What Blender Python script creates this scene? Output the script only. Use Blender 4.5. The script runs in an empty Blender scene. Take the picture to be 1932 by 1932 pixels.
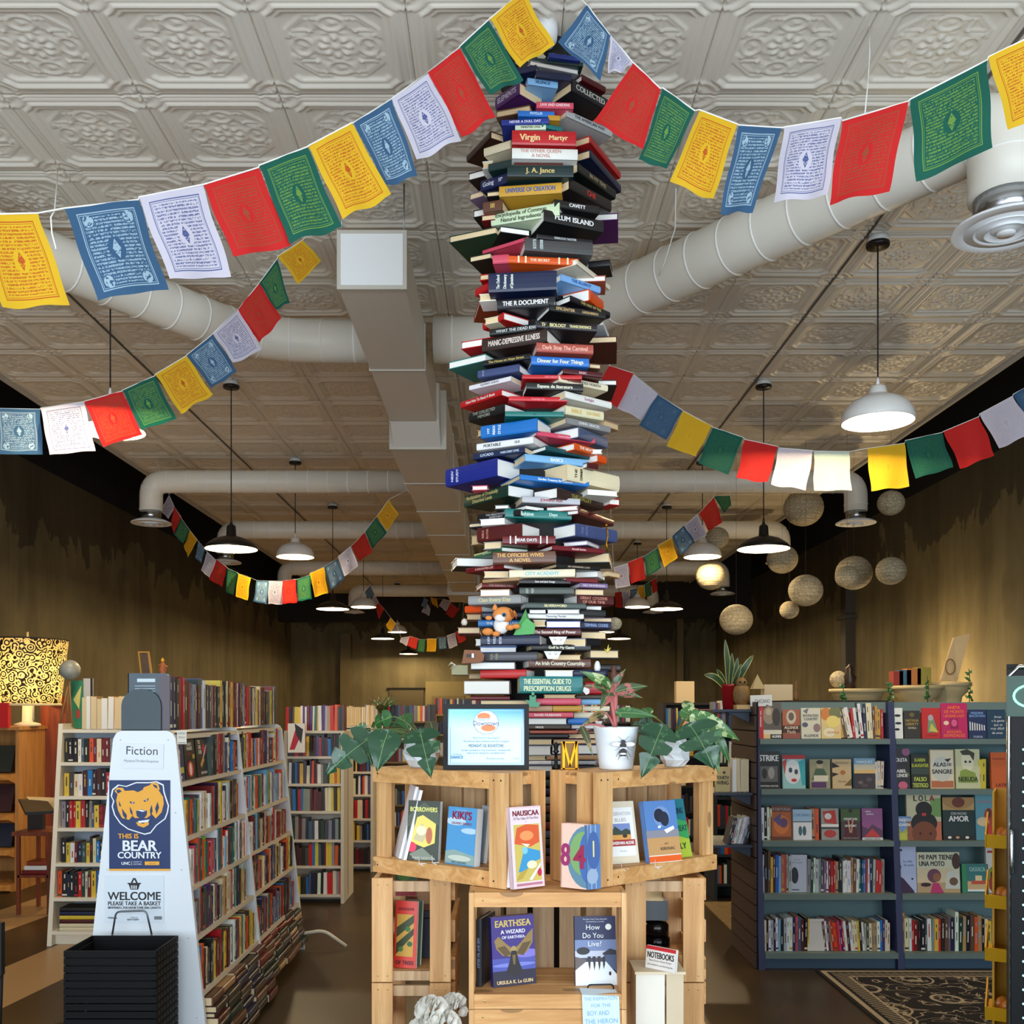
import bpy, math, random
import numpy as np
from mathutils import Vector, Matrix
random.seed(7)
PI = math.pi
S = bpy.context.scene
COL = S.collection
F = 1850.0; VX = 950.0; VY = 1340.0; EYE = 1.55

# ---------------------------------------------------------------- camera
cam = bpy.data.cameras.new('camera'); camo = bpy.data.objects.new('camera', cam); COL.objects.link(camo)
camo.location = (0, 0, EYE); camo.rotation_euler = (PI/2, 0, 0)
cam.sensor_fit = 'HORIZONTAL'; cam.sensor_width = 36; cam.lens = 36*F/1932
cam.shift_x = (966-VX)/1932; cam.shift_y = (VY-966)/1932; cam.clip_start = .05; cam.clip_end = 100
S.camera = camo
# ---------------------------------------------------------------- world, daylight, exposure
w = bpy.data.worlds.new('world'); S.world = w; w.use_nodes = True
w.node_tree.nodes['Background'].inputs[0].default_value = (.62, .78, 1, 1)
w.node_tree.nodes['Background'].inputs[1].default_value = .35
S.view_settings.view_transform = 'Standard'; S.view_settings.look = 'None'
S.view_settings.exposure = 0.0; S.view_settings.gamma = 1; S.view_settings.use_curve_mapping = False
def area(name, loc, rot, sx, sy, power, col):
    l = bpy.data.lights.new(name, 'AREA'); l.shape = 'RECTANGLE'; l.size = sx; l.size_y = sy; l.energy = power; l.color = col
    o = bpy.data.objects.new(name, l); COL.objects.link(o); o.location = loc; o.rotation_euler = rot; return o
# daylight coming through the shop window behind the camera
area('window_daylight', (0, -1.25, 1.85), (PI/2+.52, 0, 0), 9.0, 3.0, 530, (.80, .91, 1.0))
LAMPW = 340; LAMPC = (1.0, .76, .43)

def lin(c):
    c = c/255.0
    return c/12.92 if c <= .04045 else ((c+.055)/1.055)**2.4
def rgb(c): return (lin(c[0]), lin(c[1]), lin(c[2]), 1)
def P(x, y, Y): return Vector(((x-VX)/F*Y, Y, EYE+(VY-y)/F*Y))

# ---------------------------------------------------------------- materials
MC = {}
def M(c, rough=.6, metal=0, spec=None, emit=0, var=.0, scale=40, trans=0, coat=0):
    key = (tuple(c), rough, metal, emit, var, scale, trans, coat)
    if key in MC: return MC[key]
    m = bpy.data.materials.new('paint_%d_%d_%d' % tuple(c[:3])); m.use_nodes = True
    nt = m.node_tree; b = nt.nodes['Principled BSDF']
    b.inputs['Base Color'].default_value = rgb(c); b.inputs['Roughness'].default_value = rough
    b.inputs['Metallic'].default_value = metal
    if coat: b.inputs['Coat Weight'].default_value = coat
    if trans: b.inputs['Transmission Weight'].default_value = trans
    if emit:
        b.inputs['Emission Color'].default_value = rgb(c); b.inputs['Emission Strength'].default_value = emit
    if var:
        tc = nt.nodes.new('ShaderNodeTexCoord'); n = nt.nodes.new('ShaderNodeTexNoise'); n.inputs['Scale'].default_value = scale
        r = nt.nodes.new('ShaderNodeMapRange'); r.inputs['To Min'].default_value = 1-var; r.inputs['To Max'].default_value = 1+var
        h = nt.nodes.new('ShaderNodeHueSaturation'); h.inputs['Color'].default_value = rgb(c)
        nt.links.new(tc.outputs['Object'], n.inputs['Vector']); nt.links.new(n.outputs['Fac'], r.inputs['Value'])
        nt.links.new(r.outputs[0], h.inputs['Value']); nt.links.new(h.outputs[0], b.inputs['Base Color'])
    MC[key] = m; return m
class NT:
    """short hand for node graphs"""
    def __init__(s, name):
        s.m = bpy.data.materials.new(name); s.m.use_nodes = True; s.t = s.m.node_tree; s.b = s.t.nodes['Principled BSDF']
    def n(s, typ, **kw):
        x = s.t.nodes.new('ShaderNode'+typ)
        for k, v in kw.items():
            setattr(x, k, v)
        return x
    def l(s, a, b): s.t.links.new(a, b)
    def val(s, sock, v):
        if isinstance(v, (int, float)): sock.default_value = v
        else: s.l(v, sock)
    def ma(s, op, a, b=0.0, c=0.0):
        x = s.n('Math', operation=op)
        for i, v in enumerate((a, b, c)): s.val(x.inputs[i], v)
        return x.outputs[0]
    def co(s, kind='Object', sc=(1, 1, 1), rot=(0, 0, 0), loc=(0, 0, 0)):
        t = s.n('TexCoord'); mp = s.n('Mapping'); s.l(t.outputs[kind], mp.inputs[0])
        mp.inputs['Scale'].default_value = sc; mp.inputs['Rotation'].default_value = rot; mp.inputs['Location'].default_value = loc
        return mp.outputs[0]
    def noise(s, vec, scale=5, detail=3, rough=.5, dist=0):
        x = s.n('TexNoise'); s.l(vec, x.inputs['Vector']); x.inputs['Scale'].default_value = scale
        x.inputs['Detail'].default_value = detail; x.inputs['Roughness'].default_value = rough; x.inputs['Distortion'].default_value = dist
        return x.outputs['Fac']
    def ramp(s, fac, stops):
        x = s.n('ValToRGB'); s.l(fac, x.inputs[0]); e = x.color_ramp.elements
        while len(e) < len(stops): e.new(.5)
        for i, (p, c) in enumerate(stops): e[i].position = p; e[i].color = rgb(c)
        return x.outputs[0]
    def mix(s, f, a, b):
        x = s.n('Mix', data_type='RGBA'); s.val(x.inputs['Factor'], f)
        for i, v in ((6, a), (7, b)):
            if isinstance(v, tuple): x.inputs[i].default_value = rgb(v)
            else: s.l(v, x.inputs[i])
        return x.outputs[2]
    def bump(s, h, st=.3, d=.01):
        x = s.n('Bump'); x.inputs['Strength'].default_value = st; x.inputs['Distance'].default_value = d
        s.l(h, x.inputs['Height']); s.l(x.outputs[0], s.b.inputs['Normal'])
    def fin(s, color, rough=.6):
        if isinstance(color, tuple): s.b.inputs['Base Color'].default_value = rgb(color)
        else: s.l(color, s.b.inputs['Base Color'])
        s.b.inputs['Roughness'].default_value = rough; return s.m

def wood(name, axis, c1, c2, c3, sc=1.0, knots=True):
    g = NT(name); s = [34*sc, 34*sc, 34*sc]; s[axis] = 2.2*sc
    v = g.co('Object', tuple(s)); a = g.noise(v, 1, 5, .6, .6)
    col = g.ramp(a, [(.28, c1), (.5, c2), (.72, c3)])
    s2 = [9*sc]*3; s2[axis] = 3.2*sc
    if knots:
        vo = g.n('TexVoronoi'); g.l(g.co('Object', tuple(s2)), vo.inputs['Vector']); vo.inputs['Scale'].default_value = .9
        k = g.ma('LESS_THAN', vo.outputs['Distance'], .13)
        col = g.mix(g.ma('MULTIPLY', k, .55), col, (92, 60, 34))
    g.bump(a, .15, .002); return g.fin(col, .55)
WPX = wood('pine_x', 0, (186, 130, 74), (212, 158, 98), (230, 184, 126))
WPZ = wood('pine_z', 2, (180, 128, 76), (208, 158, 102), (230, 188, 134))
WGZ = wood('weathered_pine', 2, (150, 118, 84), (182, 146, 106), (204, 172, 134))
OAK = wood('oak', 2, (150, 98, 44), (184, 128, 66), (206, 150, 84), .8, False)
CHERRY = wood('cherry_wood', 2, (92, 34, 10), (122, 50, 18), (146, 66, 28), .8, False)
def concrete():
    g = NT('stained_concrete'); v = g.co('Object', (1.1, 1.1, .16)); a = g.noise(v, 2.2, 7, .62, .7)
    b = g.noise(g.co('Object', (1, 1, 1)), .7, 5, .6, .4)
    col = g.ramp(a, [(.30, (78, 70, 46)), (.5, (112, 102, 72)), (.70, (134, 124, 92))])
    col2 = g.ramp(b, [(.35, (84, 74, 48)), (.6, (124, 114, 84))])
    col = g.mix(.45, col, col2)
    # dark ragged stains running down from the top of the wall
    z = g.n('SeparateXYZ'); t = g.n('TexCoord'); g.l(t.outputs['Object'], z.inputs[0])
    st = g.noise(g.co('Object', (1.0, 1.0, .42)), 1.3, 7, .62, .9)
    hh = g.ma('ADD', g.ma('MULTIPLY', g.ma('SUBTRACT', z.outputs[2], 3.35), .34), g.ma('SUBTRACT', st, .5))
    s = g.ma('MULTIPLY', g.ma('GREATER_THAN', hh, .10), .60)
    col = g.mix(s, col, (34, 27, 17)); g.bump(a, .25, .01); return g.fin(col, .85)
CONC = concrete()
BLACK = M((8, 7, 7), .9); DARK = M((22, 19, 18), .6)
def floor_mat():
    g = NT('sealed_concrete_floor'); a = g.noise(g.co('Object'), .9, 5, .55, .3)
    col = g.ramp(a, [(.3, (50, 38, 20)), (.5, (66, 50, 27)), (.7, (84, 65, 36))])
    # broad pale tan stripes mixed into the floor colour along the left
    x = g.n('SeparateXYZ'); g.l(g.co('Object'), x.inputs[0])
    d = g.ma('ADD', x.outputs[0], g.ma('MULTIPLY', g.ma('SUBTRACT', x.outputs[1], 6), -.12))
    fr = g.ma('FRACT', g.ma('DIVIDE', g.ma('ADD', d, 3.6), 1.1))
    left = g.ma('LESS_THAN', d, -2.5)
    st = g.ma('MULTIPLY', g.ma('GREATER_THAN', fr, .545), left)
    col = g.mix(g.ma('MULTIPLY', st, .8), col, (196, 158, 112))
    return g.fin(col, .38)
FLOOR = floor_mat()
TIN = M((224, 217, 204), .38, var=.03, scale=3)
DUCT = M((232, 228, 216), .4, var=.03, scale=6)
WHITE = M((232, 234, 236), .5); CREAMW = M((236, 226, 205), .5)
CHROME = M((200, 200, 200), .18, 1); STEEL = M((150, 152, 155), .3, 1)
PAGEW = M((238, 236, 230), .85, var=.04, scale=300); PAGEC = M((226, 202, 160), .85, var=.05, scale=300); PAGET = M((204, 178, 138), .85, var=.05, scale=300)

# ---------------------------------------------------------------- mesh builder
WP = {}   # world position of every object that can be a parent
class MB:
    def __init__(s): s.v = []; s.f = []; s.mi = []; s.mats = []; s.sm = []
    def mat(s, m):
        if m not in s.mats: s.mats.append(m)
        return s.mats.index(m)
    def add(s, vs, fs, m, smooth=False):
        n = len(s.v); k = s.mat(m)
        s.v += [tuple(v) for v in vs]; s.f += [tuple(n+i for i in f) for f in fs]; s.mi += [k]*len(fs); s.sm += [smooth]*len(fs)
        return s
    def box(s, lo, hi, m, X=None):
        x0, y0, z0 = lo; x1, y1, z1 = hi
        vs = [(x0, y0, z0), (x1, y0, z0), (x1, y1, z0), (x0, y1, z0), (x0, y0, z1), (x1, y0, z1), (x1, y1, z1), (x0, y1, z1)]
        if X is not None: vs = [X @ Vector(v) for v in vs]
        return s.add(vs, [(0, 3, 2, 1), (4, 5, 6, 7), (0, 1, 5, 4), (1, 2, 6, 5), (2, 3, 7, 6), (3, 0, 4, 7)], m)
    def prism(s, pts, vec, m, smooth=False):
        pts = [Vector(p) for p in pts]; vec = Vector(vec); n = len(pts)
        vs = pts+[p+vec for p in pts]
        fs = [tuple(range(n))[::-1], tuple(range(n, 2*n))]
        s.add(vs, fs, m)
        return s.add(vs, [(i, (i+1) % n, n+(i+1) % n, n+i) for i in range(n)], m, smooth)
    def lathe(s, c, prof, m, seg=24, X=None, a0=0, a1=2*PI, cap=True):
        vs = []; fs = []; full = abs(a1-a0-2*PI) < 1e-6; k = seg if full else seg+1
        for (r, z) in prof:
            for i in range(k):
                a = a0+(a1-a0)*i/seg; vs.append(Vector((r*math.cos(a), r*math.sin(a), z)))
        for j in range(len(prof)-1):
            for i in range(seg):
                i2 = (i+1) % k; fs.append((j*k+i, j*k+i2, (j+1)*k+i2, (j+1)*k+i))
        if cap and full:
            if prof[0][0] > 1e-4: fs.append(tuple(range(k))[::-1])
            if prof[-1][0] > 1e-4: fs.append(tuple((len(prof)-1)*k+i for i in range(k)))
        c = Vector(c)
        vs = [(X @ v if X is not None else v)+c for v in vs]
        return s.add(vs, fs, m, True)
    def ball(s, c, r, m, seg=20, sq=(1, 1, 1), X=None):
        n = seg//2; pr = [(r*math.sin(PI*i/n), -r*math.cos(PI*i/n)) for i in range(n+1)]
        Xs = Matrix.Diagonal((sq[0], sq[1], sq[2])); Xs = (X @ Xs) if X is not None else Xs
        return s.lathe(c, [(max(a, 1e-5), b) for a, b in pr], m, seg, Xs, cap=False)
    def tube(s, pts, r, m, seg=10, caps=True):
        pts = [Vector(p) for p in pts]; n = len(pts); rr = r if isinstance(r, (list, tuple)) else [r]*n
        vs = []; fs = []; up = None
        for i, p in enumerate(pts):
            d = (pts[min(i+1, n-1)]-pts[max(i-1, 0)]).normalized()
            if up is None: up = Vector((0, 0, 1)) if abs(d.z) < .9 else Vector((1, 0, 0))
            a = d.cross(up).normalized(); up = a.cross(d).normalized()
            for k in range(seg):
                t = 2*PI*k/seg; vs.append(p+(a*math.cos(t)+up*math.sin(t))*rr[i])
        for i in range(n-1):
            for k in range(seg):
                k2 = (k+1) % seg; fs.append((i*seg+k, i*seg+k2, (i+1)*seg+k2, (i+1)*seg+k))
        if caps: fs += [tuple(range(seg))[::-1], tuple((n-1)*seg+k for k in range(seg))]
        return s.add(vs, fs, m, True)
    def build(s, name, parent=None, loc=None, smooth=None, uv=None):
        if parent is not None: off = WP[parent]
        elif loc is not None: off = Vector(loc)
        else:
            xs = [v[0] for v in s.v]; ys = [v[1] for v in s.v]; zs = [v[2] for v in s.v]
            off = Vector(((min(xs)+max(xs))/2, (min(ys)+max(ys))/2, min(zs)))
        me = bpy.data.meshes.new(name)
        me.from_pydata([(v[0]-off[0], v[1]-off[1], v[2]-off[2]) for v in s.v], [], s.f)
        for m in s.mats: me.materials.append(m)
        me.polygons.foreach_set('material_index', s.mi); me.polygons.foreach_set('use_smooth', s.sm)
        if uv:
            u = me.uv_layers.new(name='UVMap'); flat = []
            for p in me.polygons:
                for vi in p.vertices: flat += list(uv[vi])
            u.data.foreach_set('uv', flat)
        me.update()
        o = bpy.data.objects.new(name, me); COL.objects.link(o)
        if parent is not None: o.parent = parent
        else: o.location = off
        WP[o] = Vector(off); return o
LABELS = {}
def tag(o, label=None, cat=None, group=None, kind=None):
    if label:
        n = len(label.split()); assert 4 <= n <= 16, (n, label)
        o['label'] = label; LABELS.setdefault(label, []).append(o)
    if cat: o['category'] = cat
    if group: o['group'] = group
    if kind: o['kind'] = kind
    return o
def thing(name, label, cat, loc, group=None):
    o = bpy.data.objects.new(name, None); COL.objects.link(o); o.location = loc; o.empty_display_size = .05
    WP[o] = Vector(loc); return tag(o, label, cat, group)
def struct(mb, name): return tag(mb.build(name, loc=(0, 0, 0)), kind='structure')
def dup(root, loc):
    r = root.copy(); COL.objects.link(r); r.location = loc
    for ch in root.children:
        c = ch.copy(); COL.objects.link(c); c.parent = r
        for g in ch.children:
            d = g.copy(); COL.objects.link(d); d.parent = c
    return r

# ---------------------------------------------------------------- lettering (glyphs turned into mesh once, then set letter by letter)
CHARS = "ABCDEFGHIJKLMNOPQRSTUVWXYZabcdefghijklmnopqrstuvwxyz0123456789.,'?!/-&:"
GL = {}
def load_glyphs(key, off):
    obs = []
    def mk(t):
        c = bpy.data.curves.new('g', 'FONT'); c.body = t; c.size = 1; c.offset = off; c.resolution_u = 3
        o = bpy.data.objects.new('g', c); COL.objects.link(o); return o
    for ch in CHARS: obs.append((ch, mk(ch), mk('I'+ch+'I')))
    ii = mk('II'); bpy.context.view_layer.update(); dg = bpy.context.evaluated_depsgraph_get()
    w0 = ii.evaluated_get(dg).dimensions.x; d = {}
    for ch, a, b in obs:
        me = bpy.data.meshes.new_from_object(a.evaluated_get(dg))
        vs = [tuple(v.co)[:2] for v in me.vertices]; fs = [tuple(p.vertices) for p in me.polygons]
        d[ch] = (vs, fs, max(b.evaluated_get(dg).dimensions.x-w0, .1)); bpy.data.meshes.remove(me)
    for _, a, b in obs: bpy.data.objects.remove(a); bpy.data.objects.remove(b)
    bpy.data.objects.remove(ii); d[' '] = ([], [], .30); GL[key] = d
load_glyphs('r', 0.0); load_glyphs('b', .012)
for ch_ in 'MW': GL['b'][ch_] = GL['r'][ch_]
def glyph_text(mb, text, O, u, v, n, cx, cy, h, wmax, mat, key='b', z=.0006, slant=0):
    """text centred on (cx,cy) of the frame O + u*x + v*y, capital height h, squeezed into width wmax (metres)"""
    d = GL[key]; wid = sum(d.get(c, d[' '])[2] for c in text); sc = h/.70; sx = sc
    if wmax and wid*sc > wmax: sx = wmax/wid
    x = cx-wid*sx/2; y0 = cy-h/2
    for c in text:
        vs, fs, adv = d.get(c, d[' '])
        if vs:
            for q in ((-.03, .03) if key == 'b' and h > .006 else (0,)): mb.add([O+u*(x+a*sx+q*h)+v*(y0+b*sc)+n*(z+(.00025 if q > 0 else 0)) for a, b in vs], fs, mat)
        x += adv*sx
def clip01(pts):
    for ax, lim, sg in ((0, 0, 1), (0, 1, -1), (1, 0, 1), (1, 1, -1)):
        out = []
        for i in range(len(pts)):
            p, q = pts[i-1], pts[i]; a = (p[ax]-lim)*sg; b = (q[ax]-lim)*sg
            if (a >= 0) != (b >= 0): t = a/(a-b); out.append((p[0]+(q[0]-p[0])*t, p[1]+(q[1]-p[1])*t))
            if b >= 0: out.append(q)
        pts = out
        if len(pts) < 3: return []
    return pts
def decal(parent, O, u, v, n, W, H, shapes, name='printing', z0=.0004):
    """flat print on a flat thing. coordinates 0..1 with the origin at the lower left"""
    mb = MB(); u = u.normalized(); v = v.normalized(); n = n.normalized(); z = z0
    for s in shapes:
        k = s[0]; z += .00012
        if k == 'r':
            _, x0, y0, x1, y1, c = s
            mb.add([O+u*(a*W)+v*(b*H)+n*z for a, b in ((x0, y0), (x1, y0), (x1, y1), (x0, y1))], [(0, 1, 2, 3)], M(c, .5))
        elif k == 'e':
            _, cx, cy, rx, ry, c = s
            pp = clip01([(cx+rx*math.cos(t*PI/12), cy+ry*math.sin(t*PI/12)) for t in range(24)])
            if pp: mb.add([O+u*(a*W)+v*(b*H)+n*z for a, b in pp], [tuple(range(len(pp)))], M(c, .5))
        elif k == 'p':
            pp = clip01(s[1])
            if pp: mb.add([O+u*(a*W)+v*(b*H)+n*z for a, b in pp], [tuple(range(len(pp)))], M(s[2], .5))
        elif k == 't' or k == 'T':
            _, cx, cy, h, wm, t, c = s
            glyph_text(mb, t, O, u, v, n, cx*W, cy*H, h*H, wm*W, M(c, .5), 'b' if k == 't' else 'r', z)
    return mb.build(name, parent)
# ================================================================ SETTING
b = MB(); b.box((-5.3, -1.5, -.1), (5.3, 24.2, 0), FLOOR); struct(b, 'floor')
for nm, x0, x1 in (('left', -5.3, -5.2), ('right', 5.2, 5.3)):
    b = MB(); b.box((x0, -1.5, 0), (x1, 24.2, 4.28), CONC); struct(b, 'wall_'+nm)
    b = MB(); b.box((x0, -1.5, 4.28), (x1, 24.2, 5.5), BLACK); tag(b.build('trim_1' if nm == 'left' else 'trim_2', loc=(0, 0, 0)), kind='structure')
b = MB(); b.box((-5.3, 24, 0), (5.3, 24.2, 4.28), CONC); b.box((-5.3, 24, 4.28), (5.3, 24.2, 5.5), BLACK)
OLIVE = M((112, 98, 62), .6, var=.06, scale=2)
struct(b, 'wall_back')
b = MB(); b.box((-5.3, -1.5, 5.5), (5.3, 24.2, 5.6), BLACK); tag(b.build('trim_3', loc=(0, 0, 0)), kind='structure')
# dark bulkheads under the far end of the ceiling
b = MB(); b.box((2.35, 20.6, 3.5), (5.2, 20.9, 5.4), M((30, 24, 18), .8)); b.box((-5.2, 22.6, 3.6), (-1.2, 22.9, 5.4), M((30, 24, 18), .8)); tag(b.build('trim_4', loc=(0, 0, 0)), kind='structure')
# pilasters, dark conduit channel on the right wall, panels and door of the back wall
b = MB(); b.box((-3.95, 23.7, 0), (-3.7, 24, 3.4), OLIVE); b.box((4.2, 23.7, 0), (4.35, 24, 4), OLIVE); tag(b.build('trim_5', loc=(0, 0, 0)), kind='structure')
b = MB(); b.box((5.06, 14.5, 0), (5.2, 14.72, 3.7), M((46, 40, 34), .5)); b.box((5.02, 14.42, 2.9), (5.2, 14.8, 2.96), M((46, 40, 34), .5)); tag(b.build('trim_6', loc=(0, 0, 0)), kind='structure')
b = MB(); b.box((-2.8, 23.96, 0), (-1.95, 24, 2.05), M((84, 74, 46), .6)); b.box((-2.85, 23.95, 2.05), (-1.9, 24, 2.1), BLACK); tag(b.build('door_1', loc=(0, 0, 0)), kind='structure')
b = MB(); b.box((-1.9, 23.9, 0), (-.8, 24, 2.25), M((138, 124, 82), .6)); b.box((-1.75, 23.88, .2), (-.95, 23.92, 1.9), M((120, 106, 70), .6)); tag(b.build('door_2', loc=(0, 0, 0)), kind='structure')
# front wall with the shop windows, behind the camera
b = MB(); b.box((-5.3, -1.5, 0), (5.3, -1.4, .35), CONC); b.box((-5.3, -1.5, 3.6), (5.3, -1.4, 5.5), CONC)
b.box((-5.3, -1.5, .35), (-4.6, -1.4, 3.6), CONC); b.box((4.6, -1.5, .35), (5.3, -1.4, 3.6), CONC); struct(b, 'wall_front')
b = MB()
for x in (-4.6, -2.3, -.6, .6, 2.3, 4.5): b.box((x, -1.5, .35), (x+.08, -1.38, 3.6), DARK)
b.box((-4.6, -1.5, 2.7), (4.6, -1.38, 2.78), DARK); tag(b.build('window_1', loc=(0, 0, 0)), kind='structure')

# ---- pressed tin ceiling
def relief(n):
    t = np.linspace(-1, 1, n+1); u, v = np.meshgrid(t, t, indexing='ij'); au, av = abs(u), abs(v); g = lambda d, w: np.exp(-(d/w)**2)
    dc = np.hypot(1-au, 1-av); d1 = np.maximum(np.maximum(au, av)-.80, .40-dc)
    h = 1.1*g(d1, .045)+.55*g(d1+.11, .025)+.55*g(d1-.09, .02)*(dc > .28)
    h -= .55/(1+np.exp((d1+.14)/.02))
    d2 = np.maximum(np.maximum(au, av)-.60, (au+av)-.93); br = ((au > .16)*(av > .16))
    h += .5*g(d2, .024)*br+.42*g(d2+.075, .02)*(br & (au+av > .68))
    r = np.hypot(u, v); th = np.arctan2(v, u)
    h += .9*g(r-.17, .065)*(.55+.45*np.cos(8*th))+.8*g(r, .07)+.45*g(r-.28, .03)*(.5+.5*np.cos(8*th+PI))
    for cx, cy in ((.44, 0), (-.44, 0), (0, .44), (0, -.44)):
        q = np.hypot((u-cx)/(.13 if cx else .17), (v-cy)/(.17 if cx else .13))
        h += .6*g(q-1, .16)+.6*g(q, .4)*(.6+.4*np.cos(3*np.arctan2(v-cy, u-cx)))
    for a, c in ((au, av), (av, au)):
        h += .42*g(a-.30, .022)*((c > .26) & (c < .52))+.38*g(a-.22, .02)*((c > .33) & (c < .56))
    q = dc/.27; h += .5*g(q-1, .12)+.5*g(dc-.12, .04)*(.5+.5*np.cos(10*np.arctan2(1-av, 1-au)))
    e = np.maximum(au, av); h -= .8*g(e-1, .012); h += .35*g(e-.965, .014)
    return h*.0135
vs = []; fs = []; base = 0
cache = {n: relief(n) for n in (72, 46, 22, 10)}
X0 = -4.037
for r in range(42):
    y0 = -1.19+.61*r
    n = 72 if 2.9 < y0 < 6.2 else 46 if 6.2 <= y0 < 10.5 else 22 if 10.5 <= y0 < 17 else 10
    h = cache[n]; t = np.linspace(0, .61, n+1)
    for c in range(13):
        gx, gy = np.meshgrid(X0+.61*c+t, y0+t, indexing='ij')
        # each sheet hangs a hair differently
        tilt = (random.random()-.5)*.006
        vs.append(np.stack([gx, gy, 4.25-h+tilt*(gx-gx.mean())*2], -1).reshape(-1, 3))
        i, j = np.meshgrid(np.arange(n), np.arange(n), indexing='ij'); a = (i*(n+1)+j).ravel()+base
        fs.append(np.stack([a, a+1, a+n+2, a+n+1], -1)); base += (n+1)**2
vs = np.concatenate(vs); fs = np.concatenate(fs)
me = bpy.data.meshes.new('ceiling'); me.vertices.add(len(vs)); me.vertices.foreach_set('co', vs.ravel())
me.loops.add(fs.size); me.loops.foreach_set('vertex_index', fs.ravel().astype(np.int32)); me.polygons.add(len(fs))
me.polygons.foreach_set('loop_start', np.arange(0, fs.size, 4, dtype=np.int32)); me.polygons.foreach_set('loop_total', np.full(len(fs), 4, dtype=np.int32))
me.update(calc_edges=True); me.polygons.foreach_set('use_smooth', np.ones(len(fs), dtype=bool)); me.materials.append(TIN)
o = bpy.data.objects.new('ceiling', me); COL.objects.link(o); tag(o, kind='structure')
# dark joint strips of the ceiling running to the back, and its bare edges
b = MB()
for x in (X0+.61*2, X0+.61*10): b.box((x-.0035, 3, 4.236), (x+.0035, 24, 4.25), M((104, 98, 92), .5))
b.box((X0-.03, -1.15, 4.22), (X0, 24, 4.33), M((190, 186, 180), .5)); b.box((X0+.61*13, -1.15, 4.22), (X0+.61*13+.03, 24, 4.33), M((190, 186, 180), .5))
b.box((X0, -1.15, 4.27), (X0+.61*13, 24, 4.33), BLACK)
tag(b.build('trim_7', loc=(0, 0, 0)), kind='structure')

# ================================================================ DUCTS
def fillet(pts, r, n=8):
    pts = [Vector(p) for p in pts]; out = [pts[0]]
    for i in range(1, len(pts)-1):
        a, p, c = pts[i-1], pts[i], pts[i+1]; d1 = (a-p).normalized(); d2 = (c-p).normalized()
        k = min(r, (a-p).length*.49, (c-p).length*.49); s = p+d1*k; e = p+d2*k
        for j in range(n+1):
            t = j/n; out.append(s.lerp(p, t).lerp(p.lerp(e, t), t))
    out.append(pts[-1]); return out
def resample(pts, step):
    out = [pts[0].copy()]; acc = 0
    for a, c in zip(pts, pts[1:]):
        L = (c-a).length; p = 0
        while acc+L-p >= step and step-acc > 0:
            p += step-acc; acc = 0; out.append(a.lerp(c, p/L))
            L2 = L-p
            if L2 < step: break
        acc += L-p
    return out
def branch(label, pts, r, down=True, rings=True):
    path = fillet(pts, .42, 10); root = thing('round_duct', label, 'duct', path[len(path)//2], 'white spiral ducts')
    b = MB(); b.tube(path, r, DUCT, 28)
    if rings:
        tot = 0; nxt = .12; prev = path[0]
        for a, c in zip(path, path[1:]):
            L = (c-a).length; d = (c-a).normalized()
            while nxt < tot+L:
                p = a+d*(nxt-tot); b.tube([p-d*.006, p, p+d*.006], [r, r+.0055, r], M((240, 238, 232), .4), 28, False); nxt += .21
            tot += L
    b.build('pipe', root)
    if down:
        e = path[-1]
        b = MB(); b.lathe(e+Vector((0, 0, -.10)), [(r*.86, 0), (r*.86, .11)], M((170, 172, 176), .25, 1), 28); b.build('collar', root, None)
        b = MB(); z = e+Vector((0, 0, -.13)); R = .205
        b.lathe(z, [(R, 0), (R, .010), (R*.75, .035), (r*.86, .045)], WHITE, 36)
        b.lathe(z, [(R, 0), (R*.80, -.004), (R*.66, .022)], WHITE, 36, cap=False)
        for k, q in enumerate((.60, .40)):
            b.lathe(z+Vector((0, 0, -.006-.008*k)), [(R*q, 0), (R*(q-.13), .018), (R*(q-.14), .03)], WHITE, 36, cap=False)
        b.lathe(z+Vector((0, 0, -.022)), [(.0001, 0), (R*.17, 0), (R*.18, .01)], WHITE, 36)
        b.build('diffuser', root)
    return root
ZB = 3.95
branch('wide white spiral duct crossing in front of the book tower toward right diffuser', [(-.45, 6.36, ZB), (.15, 6.36, ZB), (.65, 5.73, ZB), (2.05, 4.0, ZB), (2.05, 4.0, 3.64)], .145)
branch('white spiral duct running forward left behind the prayer flags', [(-.845, 6.39, ZB), (-1.62, 6.36, ZB), (-2.35, 5.29, ZB), (-3.3, 4.0, ZB), (-3.3, 4.0, 3.64)], .135)
names = ['first straight white duct with diffuser on the %s, behind the black lamp', 'second straight white duct with diffuser on the %s, mid room', 'third straight white duct with elbow on the %s, far in room', 'last white duct with elbow on the %s, near back wall']
for k, Y in enumerate((10.3, 13.06, 16.57, 19.7)):
    for sg, side in ((-1, 'left'), (1, 'right')):
        xe = 3.70 if k < 3 else 3.0
        branch(names[k] % side, [((-.874 if sg < 0 else -.436) if k < 3 else (-.803 if sg < 0 else -.497), Y, ZB), (sg*xe, Y, ZB), (sg*xe, Y, 3.64)], .118)
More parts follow.
